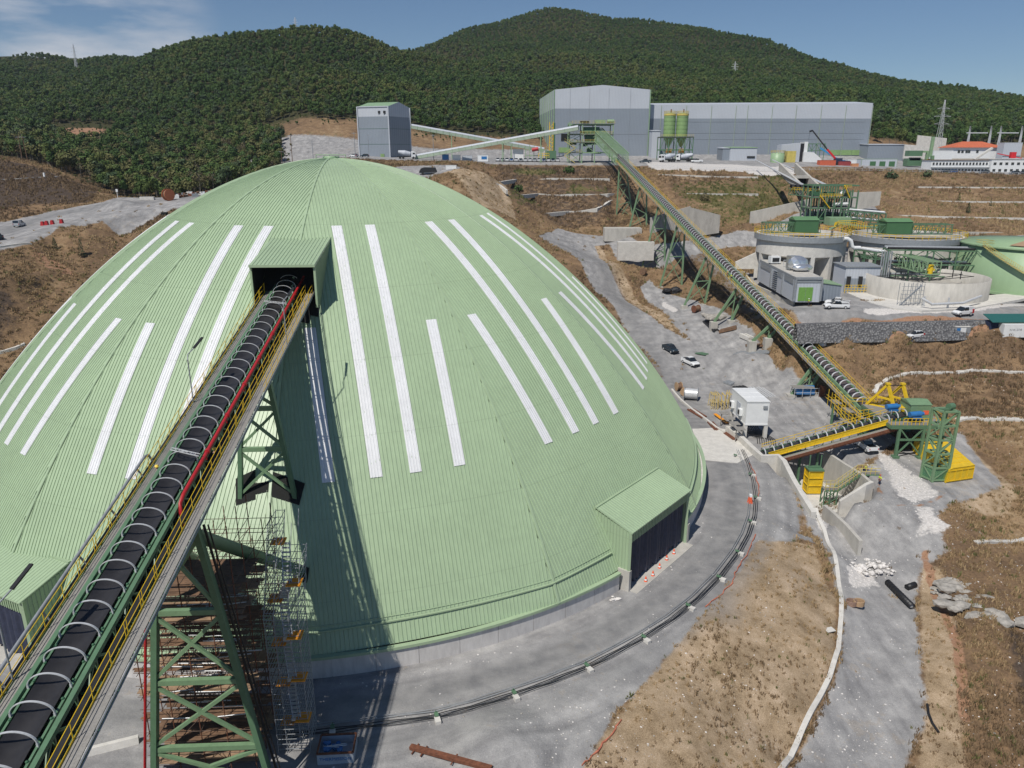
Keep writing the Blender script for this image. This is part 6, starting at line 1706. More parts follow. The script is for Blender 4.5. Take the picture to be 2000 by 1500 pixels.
wallpts('retaining_wall', 'pale concrete wall with flat top stepping round the head of the pit', [atz(1421,832,1.1), atz(1450,853,1.1), atz(1474,876,1.1), atz(1489,889,1.1), atz(1520,888,1.1), atz(1532,899,1.1), atz(1550,935,.8), atz(1568,965,.3), atz(1590,1000,-.6)], .75, -6.2)
wallpts('retaining_wall', 'grey concrete side wall of the pit below the parked pickup', [atz(1612,880,.25), atz(1650,905,.25), atz(1683,925,.25), atz(1700,940,.25)], .5, -6.2, M['conc'])
wallpts('retaining_wall', 'sloping concrete wing wall coming down from the yard corner to the stair foot', [atz(1704,940,.5), atz(1690,946,.3), atz(1665,962,-1.2), atz(1640,978,-2.6)], .6, -6.4)
wallpts('retaining_wall', 'free-standing concrete wing wall beside the gravel slope', [atz(1611,986,-1.7), atz(1632,1004,-1.8), atz(1655,1026,-1.95), atz(1682,1056,-2.1)], .5, -7.5, M['conc'])
wp = [g(*q) for q in ((1592,1003),(1610,1040),(1624,1075),(1634,1110),(1641,1160),(1642,1210),(1637,1270),(1620,1325),(1594,1375),(1566,1430),(1522,1510),(1490,1580))]
PP = []
for i in range(len(wp)-1):
    for k in range(4): PP.append(wp[i].lerp(wp[i+1], k/4))
PP.append(wp[-1]); 
for p in PP: p.z = gz(p.x, p.y)+.35
PP[0].z = -.6
wallpts('boundary_wall', 'long low curved concrete wall between the earth slope and the lower track', PP, .5, [p.z-3.5 for p in PP])
o = MB().prism([(p.x, p.y) for p in [atz(1535,905,PITZ), atz(1605,880,PITZ), atz(1690,960,PITZ), atz(1640,1000,PITZ), atz(1600,1010,PITZ)]], PITZ-.3, PITZ+.12).build('pit_floor', M['lconc']); tag(o, kind='structure')
# access stair in the pit
s0 = atz(1650, 966, -4.9); s1 = atz(1668, 925, -.1); 
sx0, sx1, sy = atz(1592, 985, -5).x+1.2, atz(1690, 930, 0).x, atz(1640, 960, -3).y
t = thing('pit_stair', 'green steel stair with yellow rails climbing out of the concrete pit', 'stair', (sx0, sy, -5))
A1 = Vector((sx0+2.0, sy, -2.6)); A2 = Vector((sx0+5.2, sy, .1)); A3 = Vector((sx0+8.2, sy, .1)); A0 = Vector((sx0, sy, -2.6))
m = MB()
for dy in (-.6, .6):
    m.bar(A0+Vector((0,dy,0)), A1+Vector((0,dy,0)), .12, .25); m.bar(A1+Vector((0,dy,0)), A2+Vector((0,dy,0)), .12, .3); m.bar(A2+Vector((0,dy,0)), A3+Vector((0,dy,0)), .12, .25)
for x, z1 in ((A0.x, A0.z), (A1.x, A1.z), (A0.x+.9, A0.z), (A3.x-.6, A3.z), (A2.x+.3, A2.z)):
    for dy in (-.6, .6): m.bar((x, sy+dy, -5.3), (x, sy+dy, z1), .16)
for x in (A0.x, ):
    for z0 in (-5.1, -3.8): m.bar((x, sy-.6, z0), (x+2, sy-.6, z0+1.2), .1); m.bar((x+2, sy-.6, z0), (x, sy-.6, z0+1.2), .1)
m.build('stringer', M['steel'], t)
m = MB(); m.box(((A0.x+A1.x)/2, sy, A0.z+.1), (A1.x-A0.x, 1.2, .08)); m.box(((A2.x+A3.x)/2, sy, A2.z+.1), (A3.x-A2.x, 1.2, .08))
for k in range(12): p = A1.lerp(A2, (k+.5)/12); m.box((p.x, p.y, p.z+.05), (.26, 1.15, .05))
m.build('tread', M['grate'], t)
m = MB()
for dy in (-.65, .65):
    for h in (.6, 1.15): m.path([A0+Vector((0,dy,h)), A1+Vector((0,dy,h)), A2+Vector((0,dy,h)), A3+Vector((0,dy,h))], .04, 4)
    for a, b_, n_ in ((A0,A1,3),(A1,A2,6),(A2,A3,4)):
        for k in range(n_): p = a.lerp(b_, k/n_); m.bar(p+Vector((0,dy,0)), p+Vector((0,dy,1.15)), .06)
m.build('handrail', M['dyellow'], t)
# lattice lift tower
Lc, Fc, Rc = atz(1798,932,0), atz(1820,941.5,0), atz(1848,941,0); Bc = Lc+Rc-Fc
zt = 0
lo, hi = 5, 20
for _ in range(30):
    mm_ = (lo+hi)/2; d = Fc.y*CT-(mm_-CAMZ)*ST; y = 750-FOC*(Fc.y*ST+(mm_-CAMZ)*CT)/d
    if y > 805: lo = mm_
    else: hi = mm_
zt = lo
t = thing('lattice_tower', 'green square lattice steel tower standing by the yellow guard tunnel', 'tower', tuple(Fc))
cs = [Lc, Fc, Rc, Bc]
for c in cs:
    m = MB(); m.bar(c, c+Vector((0,0,zt)), .34); m.build('leg', M['lsteel2'], t)
m = MB(); nl = 5
for j in range(nl+1):
    z = zt*j/nl if j else .3
    for i in range(4): m.bar(cs[i]+Vector((0,0,z)), cs[(i+1)%4]+Vector((0,0,z)), .26 if j < nl else .4, .26)
for j in range(nl):
    z0, z1 = zt*j/nl, zt*(j+1)/nl
    if j == 0: z0 = .3
    for i in range(4): 
        a, b_ = (cs[i], cs[(i+1)%4]) if (j+i) % 2 else (cs[(i+1)%4], cs[i]); m.bar(a+Vector((0,0,z0)), b_+Vector((0,0,z1)), .18)
m.build('lattice', M['lsteel2'], t)
def mesh_mat():
    m, N, L, b = nmat('green_mesh_panel'); b.inputs['Base Color'].default_value = (.10,.25,.13,1); b.inputs['Alpha'].default_value = .62; return m
m = MB()
for i in range(4):
    a, b_ = cs[i], cs[(i+1)%4]; m.add([a+Vector((0,0,.3)), b_+Vector((0,0,.3)), b_+Vector((0,0,zt/nl)), a+Vector((0,0,zt/nl))], [(0,1,2,3)])
m.build('mesh_panel', mesh_mat(), t)
cc = (Lc+Rc)/2
m = MB(); m.tube((cc.x+.3, cc.y, zt+.5), (cc.x+1.2, cc.y+.4, zt+.5), .5, 12); m.bar((cc.x-1, cc.y, zt+.1), (cc.x+1.2, cc.y, zt+.1), .3); m.build('sheave', M['steel'], t)
# yellow guard tunnel
G1 = atz(1781, 880, 0); G2 = atz(1846, 944, 0); G3 = atz(1899, 936, 0); wv = G3-G2; G4 = G1+wv*.8
t = thing('guard_tunnel', 'bright yellow long steel guard tunnel lying on the gravel behind the lattice tower', 'guard', tuple(G2))
m = MB(); hh = 2.3; d_ = (G1-G2); L_ = d_.length; d_.normalize(); w_ = wv.normalized(); W_ = wv.length
def gp_(a, b_, z): return G2 + d_*a + w_*b_ + Vector((0,0,z))
secs = [[(0,0),(0,hh*.9),(W_*.25,hh),(W_,hh),(W_,0)]]
for a0, a1 in ((0, L_*.5), (L_*.5, L_)):
    m.extr([gp_(a0+.02, b_, z+.05) for b_, z in [(0,0),(.35,hh*.92),(1.0,hh),(W_,hh),(W_,0)]], d_*(a1-a0-.04))
m.build('shell', M['yellow'], t)
m = MB()
for k in range(9): a = L_*k/8; m.bar(gp_(a,.37,hh*.93), gp_(a,.02,.05), .08); m.bar(gp_(a,.37,hh*.95+.03), gp_(a,1.0,hh+.08), .08); m.bar(gp_(a,1,hh+.08), gp_(a,W_,hh+.08), .08)
for b_ in np.linspace(.5, W_-.1, 5): m.bar(gp_(-.06,b_,.2), gp_(-.06,b_,hh*.9), .08)
for z in (.3, hh*.85): m.bar(gp_(-.06,.2,z), gp_(-.06,W_,z), .08)
m.build('rib', M['yellow'], t)
# transfer station: platform on legs, drives, yellow portal
tp = aty(1770, 812, 117.5)
zp = FB.z-1.1
t = thing('transfer_station', 'green transfer platform with blue motors and yellow rails where the two conveyors meet', 'transfer station', (tp.x, 118, 0))
x0, x1, y0, y1 = fp(0, FL-7).x, aty(1812, 800, 118).x+1.0, 113.5, 124.0
m = MB()
for x, y in ((x0+4.5, y0), (x1-.6, y0), (x0+4.5, y1), (x1-.6, y1), (x0+8.5, y0), (x0+8.5,y1)): m.bar((x, y, gz(x,y)-.2), (x, y, zp), .42); m.box((x, y, gz(x,y)+.15), (1,1,.4))
m.build('leg', M['steel'], t)
m = MB()
for y in (y0, y1): m.bar((x0+3, y, zp-.35), (x1, y, zp-.35), .35, .6); m.bar((x0+4.5, y, 3.2), (x1-.6, y, 3.2), .3)
for x in (x0+3, x0+8.5, x1): m.bar((x, y0, zp-.35), (x, y1, zp-.35), .3, .5)
m.bar((x0+4.5, y0, .5), (x0+8.5, y0, zp-.5), .22); m.bar((x0+8.5, y0, .5), (x0+4.5, y0, zp-.5), .22); m.bar((x1-.6, y0, .5), (x0+8.5, y0, zp-.5), .2)
m.build('framing', M['steel'], t)
m = MB(); m.box(((x0+3+x1)/2, (y0+y1)/2, zp), (x1-x0-3, y1-y0, .12)); m.build('deck', M['grate'], t)
m = MB()
for h in (.6, 1.15):
    m.path([(x0+5, y0, zp+h), (x1, y0, zp+h), (x1, y1, zp+h), (x0+1, y1, zp+h), (x0+1, y1+2, zp+h)], .05, 4)
for k in range(15): x = x0+3+(x1-x0-3)*k/14; m.bar((x, y1, zp), (x, y1, zp+1.15), .08); m.bar((x, y0, zp), (x, y0, zp+1.15), .08)
for k in range(7): y = y0+(y1-y0)*k/6; m.bar((x1, y, zp), (x1, y, zp+1.15), .08)
for i, (ax_, zz_) in enumerate(((x0+1.2, zp-1.2), (x0+2.8, zp-2.2))):
    for h in (.5, 1.1): m.bar((ax_, 121, zz_+h), (ax_+2.4, 121, zz_+h+.3), .07)
    for k in range(4): m.bar((ax_+k*.8, 121, zz_), (ax_+k*.8, 121, zz_+1.2), .07)
m.build('handrail', M['yellow'], t)
m = MB(); hx = aty(1790, 800, 117).x; m.box((hx, 117.5, zp+1.45), (3.3, 3.6, 2.6)); m.extr([(hx-1.8,115.6,zp+2.7),(hx-1.8,117.5,zp+3.2),(hx-1.8,119.4,zp+2.7)], (3.6,0,0)); m.build('head_chute', M['lsteel2'], t)
m = MB(); m.box((hx+.9, 115.68, zp+1.4), (.9, .06, .7)); m.build('warning_plate', M['ornet'], t)
for (px, py, Y) in ((1745, 795, 118), (1791, 810, 114.4)):
    q = aty(px, py, Y); m = MB(); m.tube(q+Vector((-1.2,0,0)), q+Vector((.7,.2,.1)), .48, 12); m.tube(q+Vector((.7,.2,.1)), q+Vector((1.2,.25,.1)), .3, 10); m.box(q+Vector((0,0,-.5)), (1.6,.8,.3)); m.build('motor', M['blue'], t)
q = aty(1762, 800, 118); m = MB(); m.box(q+Vector((0,0,0)), (1.0, 1.0, 1.0), .3); m.build('gearbox', M['yellow'], t)
# yellow A-frame portal
pl1 = [aty(1729,797,124), aty(1740,793,120)]; 
t = thing('hoist_portal', 'yellow double A-frame steel hoist portal on the transfer platform', 'portal frame', (aty(1748,790,122).x, 122, zp))
ztp = aty(1737, 752, 121).z; xa = aty(1737, 752, 121).x; xb = aty(1766, 752, 121).x
for x in (xa, xb):
    m = MB(); m.bar((x+1.0, 119.6, zp), (x, 121.4, ztp), .45); m.bar((x-1.9, 124.0, zp), (x, 121.4, ztp), .4); m.bar((x-1.0, 122.4, zp+2), (x+.6, 120.3, zp+2), .3); m.box((x, 121.4, ztp+.1), (.7, .7, .3)); m.build('a_frame', M['yellow'], t)
m = MB(); m.bar((xa, 121.4, ztp-.2), (xb, 121.4, ztp-.2), .12); m.build('top_beam', M['black'], t)
m = MB(); m.bar((xa-1.9, 124, zp+.1), (xb+1, 124, zp+.1), .4); m.bar((xa+1, 119.6, zp+.1), (xb+1, 119.6, zp+.1), .4); m.bar((xa-1.9, 124, zp+.1), (xb+1, 119.6, zp+.1), .3); m.build('base_frame', M['yellow'], t)
# lower tail frame of the overland conveyor, with yellow stairs
t = thing('tail_platform', 'small yellow railed stair platform at the foot of the overland conveyor', 'platform', tuple(lp(-3, 1, -4)))
m = MB(); b0 = lp(-3.2, -2, -1.2)
for k, (du, ds, dz) in enumerate(((0,0,0),(0,4,.2),(-.8,-1,-1.6))):
    c = lp(-3.2+du, ds, 0)+Vector((0,0,dz-.9-LSL*ds)); m.box(c, (1.4, 2.6, .1))
m.build('deck', M['grate'], t)
m = MB(); R = random.Random(4)
for du in (-4.0, -2.6):
    for h in (.5, 1.1):
        m.bar(lp(du, -3, -1.2+h), lp(du, 6, -1.2+h-1.2), .07); m.bar(lp(du, -3, -3.0+h), lp(du, 3, -2.6+h), .07)
    for k in range(8): m.bar(lp(du, -3+k*1.2, -3.2), lp(du, -3+k*1.2, .1), .07)
m.build('handrail', M['yellow'], t)
m = MB()
for u, s in ((-1.3,-2),(1.3,-2),(-1.3,5),(1.3,5),(-3.6,0),(-3.6,4)):
    p = lp(u, s, -1.6); m.bar(p, (p.x, p.y, gz(p.x,p.y)-.2), .34)
m.bar(lp(-1.3,-2,-1.7), lp(-1.3,5,-3.4), .2); m.bar(lp(-1.3,5,-1.7), lp(-1.3,-2,-3.6), .2)
m.build('leg', M['steel'], t)
# site office cabin on concrete posts
a = atz(1453, 850, 0); ez = 2.9
A_ = atz(1457, 829, ez); B_ = atz(1499, 828, ez); C_ = atz(1470, 800, ez); 
A_ = Vector((atz(1455.5, 828, ez).x, atz(1455.5, 828, ez).y, ez)); u1 = (B_-A_); u1.z = 0; W1 = u1.length; u1.normalize(); u2 = Vector((-u1.y, u1.x, 0)); 
D1 = atz(1427, 800, ez); u3 = (D1-A_); u3.z = 0; L1_ = u3.length; u3.normalize()
Hc = 4.0
t = thing('electrical_cabin', 'white cabin with two wall air conditioners raised on concrete posts', 'cabin', (A_.x, A_.y, 0))
m = MB(); P = [A_, B_, B_+u3*L1_, A_+u3*L1_]; m.extr([(p.x, p.y, ez) for p in P], (0,0,Hc)); m.build('body', M['white'], t)
m = MB(); C0_ = (P[0]+P[2])/2; m.extr([(C0_.x+(p.x-C0_.x)*1.03, C0_.y+(p.y-C0_.y)*1.03, ez+Hc) for p in P], (0,0,.18)); m.extr([(C0_.x+(p.x-C0_.x)*1.02, C0_.y+(p.y-C0_.y)*1.02, ez-.25) for p in P], (0,0,.25))
for f in (.33, .66): q0 = A_+u3*L1_*f; q1 = B_+u3*L1_*f; m.bar((q0.x,q0.y,ez+Hc+.2), (q1.x,q1.y,ez+Hc+.2), .06)
m.build('roof_frame', M['white'], t)
m = MB()
for p in P: m.box((p.x+(C0_.x-p.x)*.08, p.y+(C0_.y-p.y)*.08, ez/2-.1), (.6,.6,ez-.05))
m.build('post', M['lconc'], t)
nL = Vector((u3.y, -u3.x, 0)); 
if nL.dot(C0_-A_) > 0: nL = -nL
for f, z in ((.28, ez+1.5), (.83, ez+1.5)):
    m = MB(); c = A_+u3*L1_*f+nL*.3; m.box((c.x, c.y, z), (.55, 1.0, 1.2), math.atan2(u3.y,u3.x)-math.pi/2); ac = m.build('air_conditioner', M['white'], t)
    m2 = MB(); c2 = c+nL*.3; m2.box((c2.x, c2.y, z), (.04, .7, .8), math.atan2(u3.y,u3.x)-math.pi/2); m2.build('fan_grille', M['black'], ac)
m = MB()
for f in (.42, .56): c = A_+u3*L1_*f+nL*.04; m.box((c.x, c.y, ez+1.5), (.08, .9, 2.6), math.atan2(u3.y,u3.x)-math.pi/2)
m.build('door', M['wall_light'], t)
m = MB(); c = B_-u1*.7; m.box((c.x, c.y-.08, ez+Hc-.9), (.7,.3,.5)); m.build('vent_hood', M['grey'], t)
m = MB()
for k in range(9):
    y_ = k*.33; p = C0_+Vector((-1.5+k*.35, -2+.2*k, 0)); m.path([(p.x, p.y, ez-.2), (p.x+.2, p.y, 1.4), (p.x+.8, p.y+.5, .5), (p.x+2.2, p.y-1.5-y_, .25), (p.x+1.5, p.y-4-y_, .2)], .07, 5)
o = m.build('supply_cable', M['black'], t)
m = MB(); p = A_+nL*1.2
for f in (-.15, .2, .55, .9): q = A_+u3*L1_*f+nL*1.3; m.box((q.x, q.y, ez-.4), (1.7, 1.6, .08), math.atan2(u3.y,u3.x))
for f in (-.15, .9): q = A_+u3*L1_*f+nL*1.9; m.bar((q.x,q.y,0), (q.x,q.y,ez-.4), .15)
m.build('side_platform', M['orange'] if False else M['grate'], t)
# spare yellow handrail frames leaning beside it
q0 = g(1405, 800); t = thing('handrail_stack', 'stack of bare yellow handrail frames standing left of the white cabin', 'railing', tuple(q0)); m = MB(); R = random.Random(2)
for k in range(11):
    x = q0.x-1.6+k*.38; y = q0.y+R.uniform(-.5,.5); l = R.uniform(-.3,.3)
    for dy in (0, 2.2): m.bar((x, y+dy, .0), (x+l, y+dy, 3.2+R.uniform(-.4,.3)), .09)
    m.bar((x+l, y, 3.1), (x+l, y+2.2, 3.1), .09); m.bar((x+l/2, y, 1.6), (x+l/2, y+2.2, 1.6), .08)
m.build('rail_frame', mat('faded_yellow', (.62,.47,.16), .6), t)
m = MB(); p0, p1 = g(1396, 812), g(1420, 830); m.bar(p0+Vector((0,0,.4)), p1+Vector((0,0,.4)), .6, .12); o = m.build('yellow_beam', M['orange']); tag(o, 'long orange-yellow plank lying below the handrail stack', 'beam')
# drums, coils, heaps in the yard
def drum(px, py, r, w, rz, mt, mtc, label, name='cable_drum', lift=0):
    c = g(px, py); t = thing(name, label, 'cable drum', (c.x, c.y, c.z)); ax = Vector((math.cos(rz), math.sin(rz), 0)); ce = c+Vector((0,0,r+lift))
    for s_ in (-1, 1):
        m = MB(); m.tube(ce+ax*(s_*w/2-.06), ce+ax*(s_*w/2+.06), r, 20); m.build('flange', mt, t)
    m = MB(); m.tube(ce-ax*(w/2-.07), ce+ax*(w/2-.07), r*.78, 20); m.build('winding', mtc, t); return t
drum(1325, 763, .95, 1.0, .2, M['sand'], M['wood'], 'small wooden cable drum by the ring road, nearest the dome')
drum(1336, 772, .8, .9, 1.2, M['sand'], M['sand'], 'small sand coloured cable drum touching the first one')
drum(1349, 781, 1.35, 2.6, -.3, M['grey'], M['galv'], 'big grey steel drum lying in the yard beside the cable drums', 'steel_drum')
drum(1256, 537, 1.1, .9, .9, M['wood'], M['wood'], 'weathered wooden cable drum at the third trestle foot')
drum(1359, 610, 1.0, 1.6, .5, M['rust'], M['wood'], 'rusty cable drum on the gravel near the conveyor legs')
drum(330, 392, 1.9, 1.5, 2.6, mat('drum_orange', (.55,.17,.07), .7), M['wood'], 'large orange cable drum on the far left storage yard')
def heap(name, label, px, py, r, n, mt, seed, sq=(1.3,1,.6), cat='heap'):
    c = g(px, py); R = random.Random(seed); m = MB()
    for k in range(n): m.blob((c.x+R.uniform(-r,r), c.y+R.uniform(-r,r)*.6, c.z+R.uniform(0,r*.35)), R.uniform(.35,.8)*r*.5, 1, sq, .2, seed+k)
    o = m.build(name, mt); tag(o, label, cat); return o
heap('black_pipe_coils', 'heap of black hose coils at the feet of the tall trestle', 1312, 572, 3.4, 10, M['black'], 3)
heap('rock_heap', 'heap of dark grey rubble beside the fifth trestle foot', 1400, 622, 3.5, 12, M['rock'], 9)
for i, (px, py, r) in enumerate(((1665,1112,1.1),(1700,1108,1.4))):
    c = g(px+15, py); R = random.Random(i); m = MB()
    for k in range(90): m.blob((c.x+R.gauss(0,r*.8), c.y+R.gauss(0,r*.7), gz(c.x,c.y)+R.uniform(-.05,.35)), .07+.4*R.random()**2.5, 1, (1,.8,.7), .3, k+i*99)
    o = m.build('boulder_heap', M['whrock']); tag(o, ('small' if i == 0 else 'larger')+' heap of broken white rock on the lower track below the wing wall', 'rock heap')
for i, (px, py, s) in enumerate(((1868,1143,2.0),(1922,1196,2.3),(1880,1172,1.4),(1835,1150,1.0))):
    c = g(px, py); m = MB(); R = random.Random(i+50)
    for k in range(16): m.blob((c.x+R.gauss(0,s*.7), c.y+R.gauss(0,s*.5), c.z-.05*s), R.uniform(.22,.5)*s, 1, (1.3,.9,.5), .3, 60+i*9+k)
    o = m.build('rock_outcrop', [M['rock'], M['whrock2'] if 'whrock2' in M else M['rock'], M['rock'], M['rock']][i]); tag(o, ['grey rock outcrop high on the right bank', 'largest pale rock outcrop on the right bank above the dry grass', 'small grey rock outcrop between two larger ones on the right bank', 'lowest small rock outcrop beside the orange ditch'][i], 'rock')
# pipes on the track
def pipe(px0, py0, px1, py1, r, label, mt='black', curve=None):
    a, b_ = g(px0, py0), g(px1, py1); t = thing('drain_pipe', label, 'pipe', tuple(a)); m = MB()
    a = a+Vector((0,0,r)); b_ = b_+Vector((0,0,r)); d = (b_-a)
    n = 16; up = Vector((0,0,1)); dd = d.normalized(); A1 = dd.cross(up).normalized(); B1 = dd.cross(A1)
    V = [c + (A1*math.cos(2*math.pi*i/n)+B1*math.sin(2*math.pi*i/n))*rr for c, rr in ((a,r*.82),(a,r),(b_,r),(b_,r*.82)) for i in range(n)]
    V += [a+(A1*math.cos(2*math.pi*i/n)+B1*math.sin(2*math.pi*i/n))*r*.82 for i in range(n)]
    m.add(V, [(j*n+i, j*n+(i+1)%n, ((j+1)%4)*n+(i+1)%n, ((j+1)%4)*n+i) for j in range(4) for i in range(n)], True)
    k = 0
    while k < d.length:
        m.tube(a+dd*k, a+dd*(k+.06), r*1.05, n); k += .5
    m.build('pipe_wall', M[mt], t)
    m = MB(); m.tube(b_-dd*.3, b_-dd*.25, r*.8, n); m.build('bore', M['galv'], t); return t
pipe(1733, 1142, 1781, 1190, .38, 'long thick black corrugated pipe lying on the lower track')
pipe(1770, 1152, 1787, 1146, .36, 'short offcut of thick black pipe beside the long one')
m = MB(); m.path([g(1811,1377)+Vector((0,0,.1)), g(1813,1395)+Vector((0,0,.12)), g(1821,1415)+Vector((0,0,.12)), g(1833,1432)+Vector((0,0,.1))], .13, 8); o = m.build('hose', M['black']); tag(o, 'thin curved black hose on the right edge of the lower track', 'hose')
c = g(1662, 1182); t = thing('hose_coil', 'brown ribbed hose coiled against the curved wall', 'coil', tuple(c))
for k, dx in enumerate((0, .9)):
    m = MB()
    for j in range(5): m.path([(c.x+dx+.62*math.cos(q*.5236), c.y+.5*math.sin(q*.5236), c.z+.1+j*.13) for q in range(12)], .075, 6, closed=True)
    m.build('coil', M['sand'] if k else mat('brown_hose', (.25,.16,.12), .7), t)
c = g(1620, 1232); m = MB(); m.box(c+Vector((0,0,.15)), (1.1,.8,.05), .3); o = m.build('board_panel', M['lconc']); tag(o, 'small pale board lying on the earth slope by the curved wall', 'board')
# cables round the ring road on white blocks, with concrete plinths
road_px = [(1447,880),(1458,905),(1468,940),(1473,975),(1470,1010),(1458,1045),(1440,1078),(1405,1125),(1360,1170),(1310,1210),(1255,1245),(1200,1275),(1145,1303),(1070,1333),(1000,1357),(920,1382),(850,1400),(760,1412),(680,1422),(600,1432),(540,1440)]
RP = []
for i in range(len(road_px)-1):
    a, b_ = g(*road_px[i]), g(*road_px[i+1])
    for k in range(5): RP.append(a.lerp(b_, k/5))
cb = thing('cable_line', 'long bundle of dark cables and grey conduit laid round the ring road', 'cables', tuple(RP[40]))
for off, r_, mt in ((0,.045,'black'),(.26,.05,'black'),(.5,.035,'black'),(-.5,.04,'grey'),(-.75,.03,'grey')):
    m = MB(); P = []
    for i, p in enumerate(RP):
        d = RP[min(i+1,len(RP)-1)]-RP[max(i-1,0)]; d.z = 0; d.normalize(); n_ = Vector((d.y,-d.x,0))
        P.append(p+n_*(-off)+Vector((0,0,.22+.05*math.sin(i*.9+off*9)-p.z+gz(p.x,p.y))))
    m.path(P, r_, 6); m.build('cable', M[mt], cb)
bl0 = None
for k, (px, py) in enumerate(((1437,893),(1466,930),(1476,975),(1466,1022),(1441,1082),(1405,1132),(1345,1188),(1258,1250),(1147,1306),(1005,1360),(853,1404),(650,1428))):
    c = g(px, py); rz = math.atan2(c.y-DCY, c.x-DCX)
    if bl0 is None:
        bl0 = thing('concrete_block', 'white concrete support block under the ring road cables', 'block', (0,0,0), 'cable support blocks')
        m = MB(); m.box((.4,0,.13), (.7,.5,.36)); m.build('plinth', M['lconc'], bl0, False); m = MB(); m.box((-.1,0,.42), (.5,.35,.1)); m.bar((-.3,0,.3),(-.3,0,.65),.08); m.build('clamp', M['steel'], bl0, False)
        bl0.location = c; bl0.rotation_euler = (0,0,rz)
    else: dup(bl0, c, rz)
# cones
c0 = None; cone_px = [(1261,1136),(1275,1125),(1288,1110),(1302,1094),(1316,1082)]
for i, (px, py) in enumerate(cone_px):
    c = g(px, py)
    if c0 is None:
        c0 = thing('traffic_cone', 'x', 'cone', (0,0,0), 'cones by the dome entrance'); m = MB(); m.lathe([(.27,.06),(.23,.3)], n=14); m.lathe([(.17,.5),(.12,.72),(.06,.9),(0,.92)], n=14); m.build('red_shell', M['red2'] if 'red2' in M else M['ornet'], c0, False)
        m = MB(); m.lathe([(.232,.3),(.172,.5)], n=14); m.build('white_band', M['white'], c0, False); m = MB(); m.box((0,0,.03), (.6,.6,.06)); m.build('base', M['red'], c0, False); c0.location = c; c0.scale = (.78,)*3
    else: dup(c0, c, 0, scale=.78)
    ob = [o for o in COL.objects if o.name.startswith('traffic_cone')][-1]; ob['label'] = ['first red and white cone from the lower left, before the right dome entrance','second red and white cone from the lower left, before the right dome entrance','middle one of five red and white cones before the right dome entrance','second red and white cone from the upper right, before the right dome entrance','last red and white cone at the upper right, before the right dome entrance'][i]
c = g(1466, 984); t = thing('warning_barrier', 'orange and white plastic barrier standing on the ring road by the cables', 'barrier', tuple(c)); m = MB(); m.extr([(c.x-.3,c.y,c.z),(c.x+.3,c.y,c.z),(c.x+.1,c.y,c.z+1.0),(c.x-.1,c.y,c.z+1.0)], (0,.7,0)); m.build('body', M['ornet'], t); m = MB(); m.box((c.x,c.y+.3,c.z+1.15), (.35,.5,.35)); m.build('lamp_top', M['white'], t)
# orange barrier netting
def netting(px, label, h=.35):
    P = [g(*q) for q in px]; m = MB(); Q = []
    for i in range(len(P)-1):
        for k in range(5): Q.append(P[i].lerp(P[i+1], k/5))
    R = random.Random(len(px)); Q = [Vector((q.x+R.uniform(-.12,.12), q.y+R.uniform(-.12,.12), gz(q.x,q.y)+.02)) for q in Q]
    m.ribbon(Q, [R.uniform(.05,.16) for q in Q], [R.uniform(.05,h*.6) for q in Q]); o = m.build('barrier_net', M['ornet2']); tag(o, label, 'netting')
M['ornet2'] = mat('faded_orange_net', (.42,.14,.085), .85, 0, .4, 3)
netting([(1464,905),(1476,930),(1482,955),(1480,975)], 'crumpled orange net beside the upper cable bend')
netting([(1475,1045),(1462,1080),(1440,1110),(1430,1140),(1405,1165),(1370,1190)], 'long fallen orange net along the top of the earth slope')
netting([(1215,1405),(1190,1440),(1160,1475),(1130,1500)], 'faded orange net low on the earth slope near the bottom')
c = g(1215, 1172)
heap('rubble_bits', 'few white rubble lumps at the foot of the dome wall left of the entrance', 1207, 1170, .8, 6, M['whrock'], 31, (1.2,.8,.4))
# rusty beam, precast beam, skip
p0, p1 = g(802, 1462), g(960, 1505); t = thing('rusty_beam', 'long rusty steel beam with cross ties lying at the bottom edge', 'beam', tuple(p0)); m = MB(); d = (p1-p0).normalized(); n_ = Vector((d.y,-d.x,0)); m.bar(p0+Vector((0,0,.2)), p1+Vector((0,0,.2)), .45, .3)
m.build('beam', M['rust'], t); m = MB()
for f in (.06, .17, .55): q = p0.lerp(p1, f); m.bar(q-n_*.6+Vector((0,0,.1)), q+n_*.6+Vector((0,0,.1)), .1)
m.build('cross_tie', M['rust'], t)
p0, p1 = g(152, 1478), g(272, 1448); t = thing('precast_beam', 'long pale precast concrete barrier on the gravel left of the trestle', 'beam', tuple(p0)); m = MB(); d = (p1-p0).normalized(); n_ = Vector((d.y,-d.x,0)); m.extr([p0-n_*.35, p0+n_*.35, p0+n_*.18+Vector((0,0,.6)), p0-n_*.18+Vector((0,0,.6))], p1-p0); m.build('body', M['lconc'], t)
A_ = g(621, 1494); B_ = g(691, 1489); u1 = (B_-A_); u1.z = 0; u2 = Vector((-u1.y, u1.x, 0)).normalized()*2.1
t = thing('open_skip', 'open grey steel skip with blue lettering and tools inside, at the bottom edge', 'skip', tuple(A_))
m = MB(); h_ = Vector((0,0,1.1)); P = [A_, A_+u1, A_+u1+u2, A_+u2]
for i in range(4):
    a, b_ = P[i], P[(i+1)%4]; m.bar(a+h_/2, b_+h_/2, .07, 1.1)
m.prism([(p.x,p.y) for p in P], A_.z+.08, A_.z+.16); m.build('tub', mat('skip_grey', (.42,.45,.48), .5), t)
m = MB()
for i in range(4): m.bar(P[i]+h_, P[(i+1)%4]+h_, .14)
m.build('rim', M['rust'], t)
m = MB(); R = random.Random(1)
for k in range(9): a = A_+u1*R.uniform(.15,.8)+u2*R.uniform(.2,.8)+Vector((0,0,R.uniform(.5,.9))); m.box(a, (R.uniform(.2,.7),R.uniform(.2,.5),R.uniform(.1,.3)), R.uniform(0,3))
m.build('tool_bag', M['blue'], t)
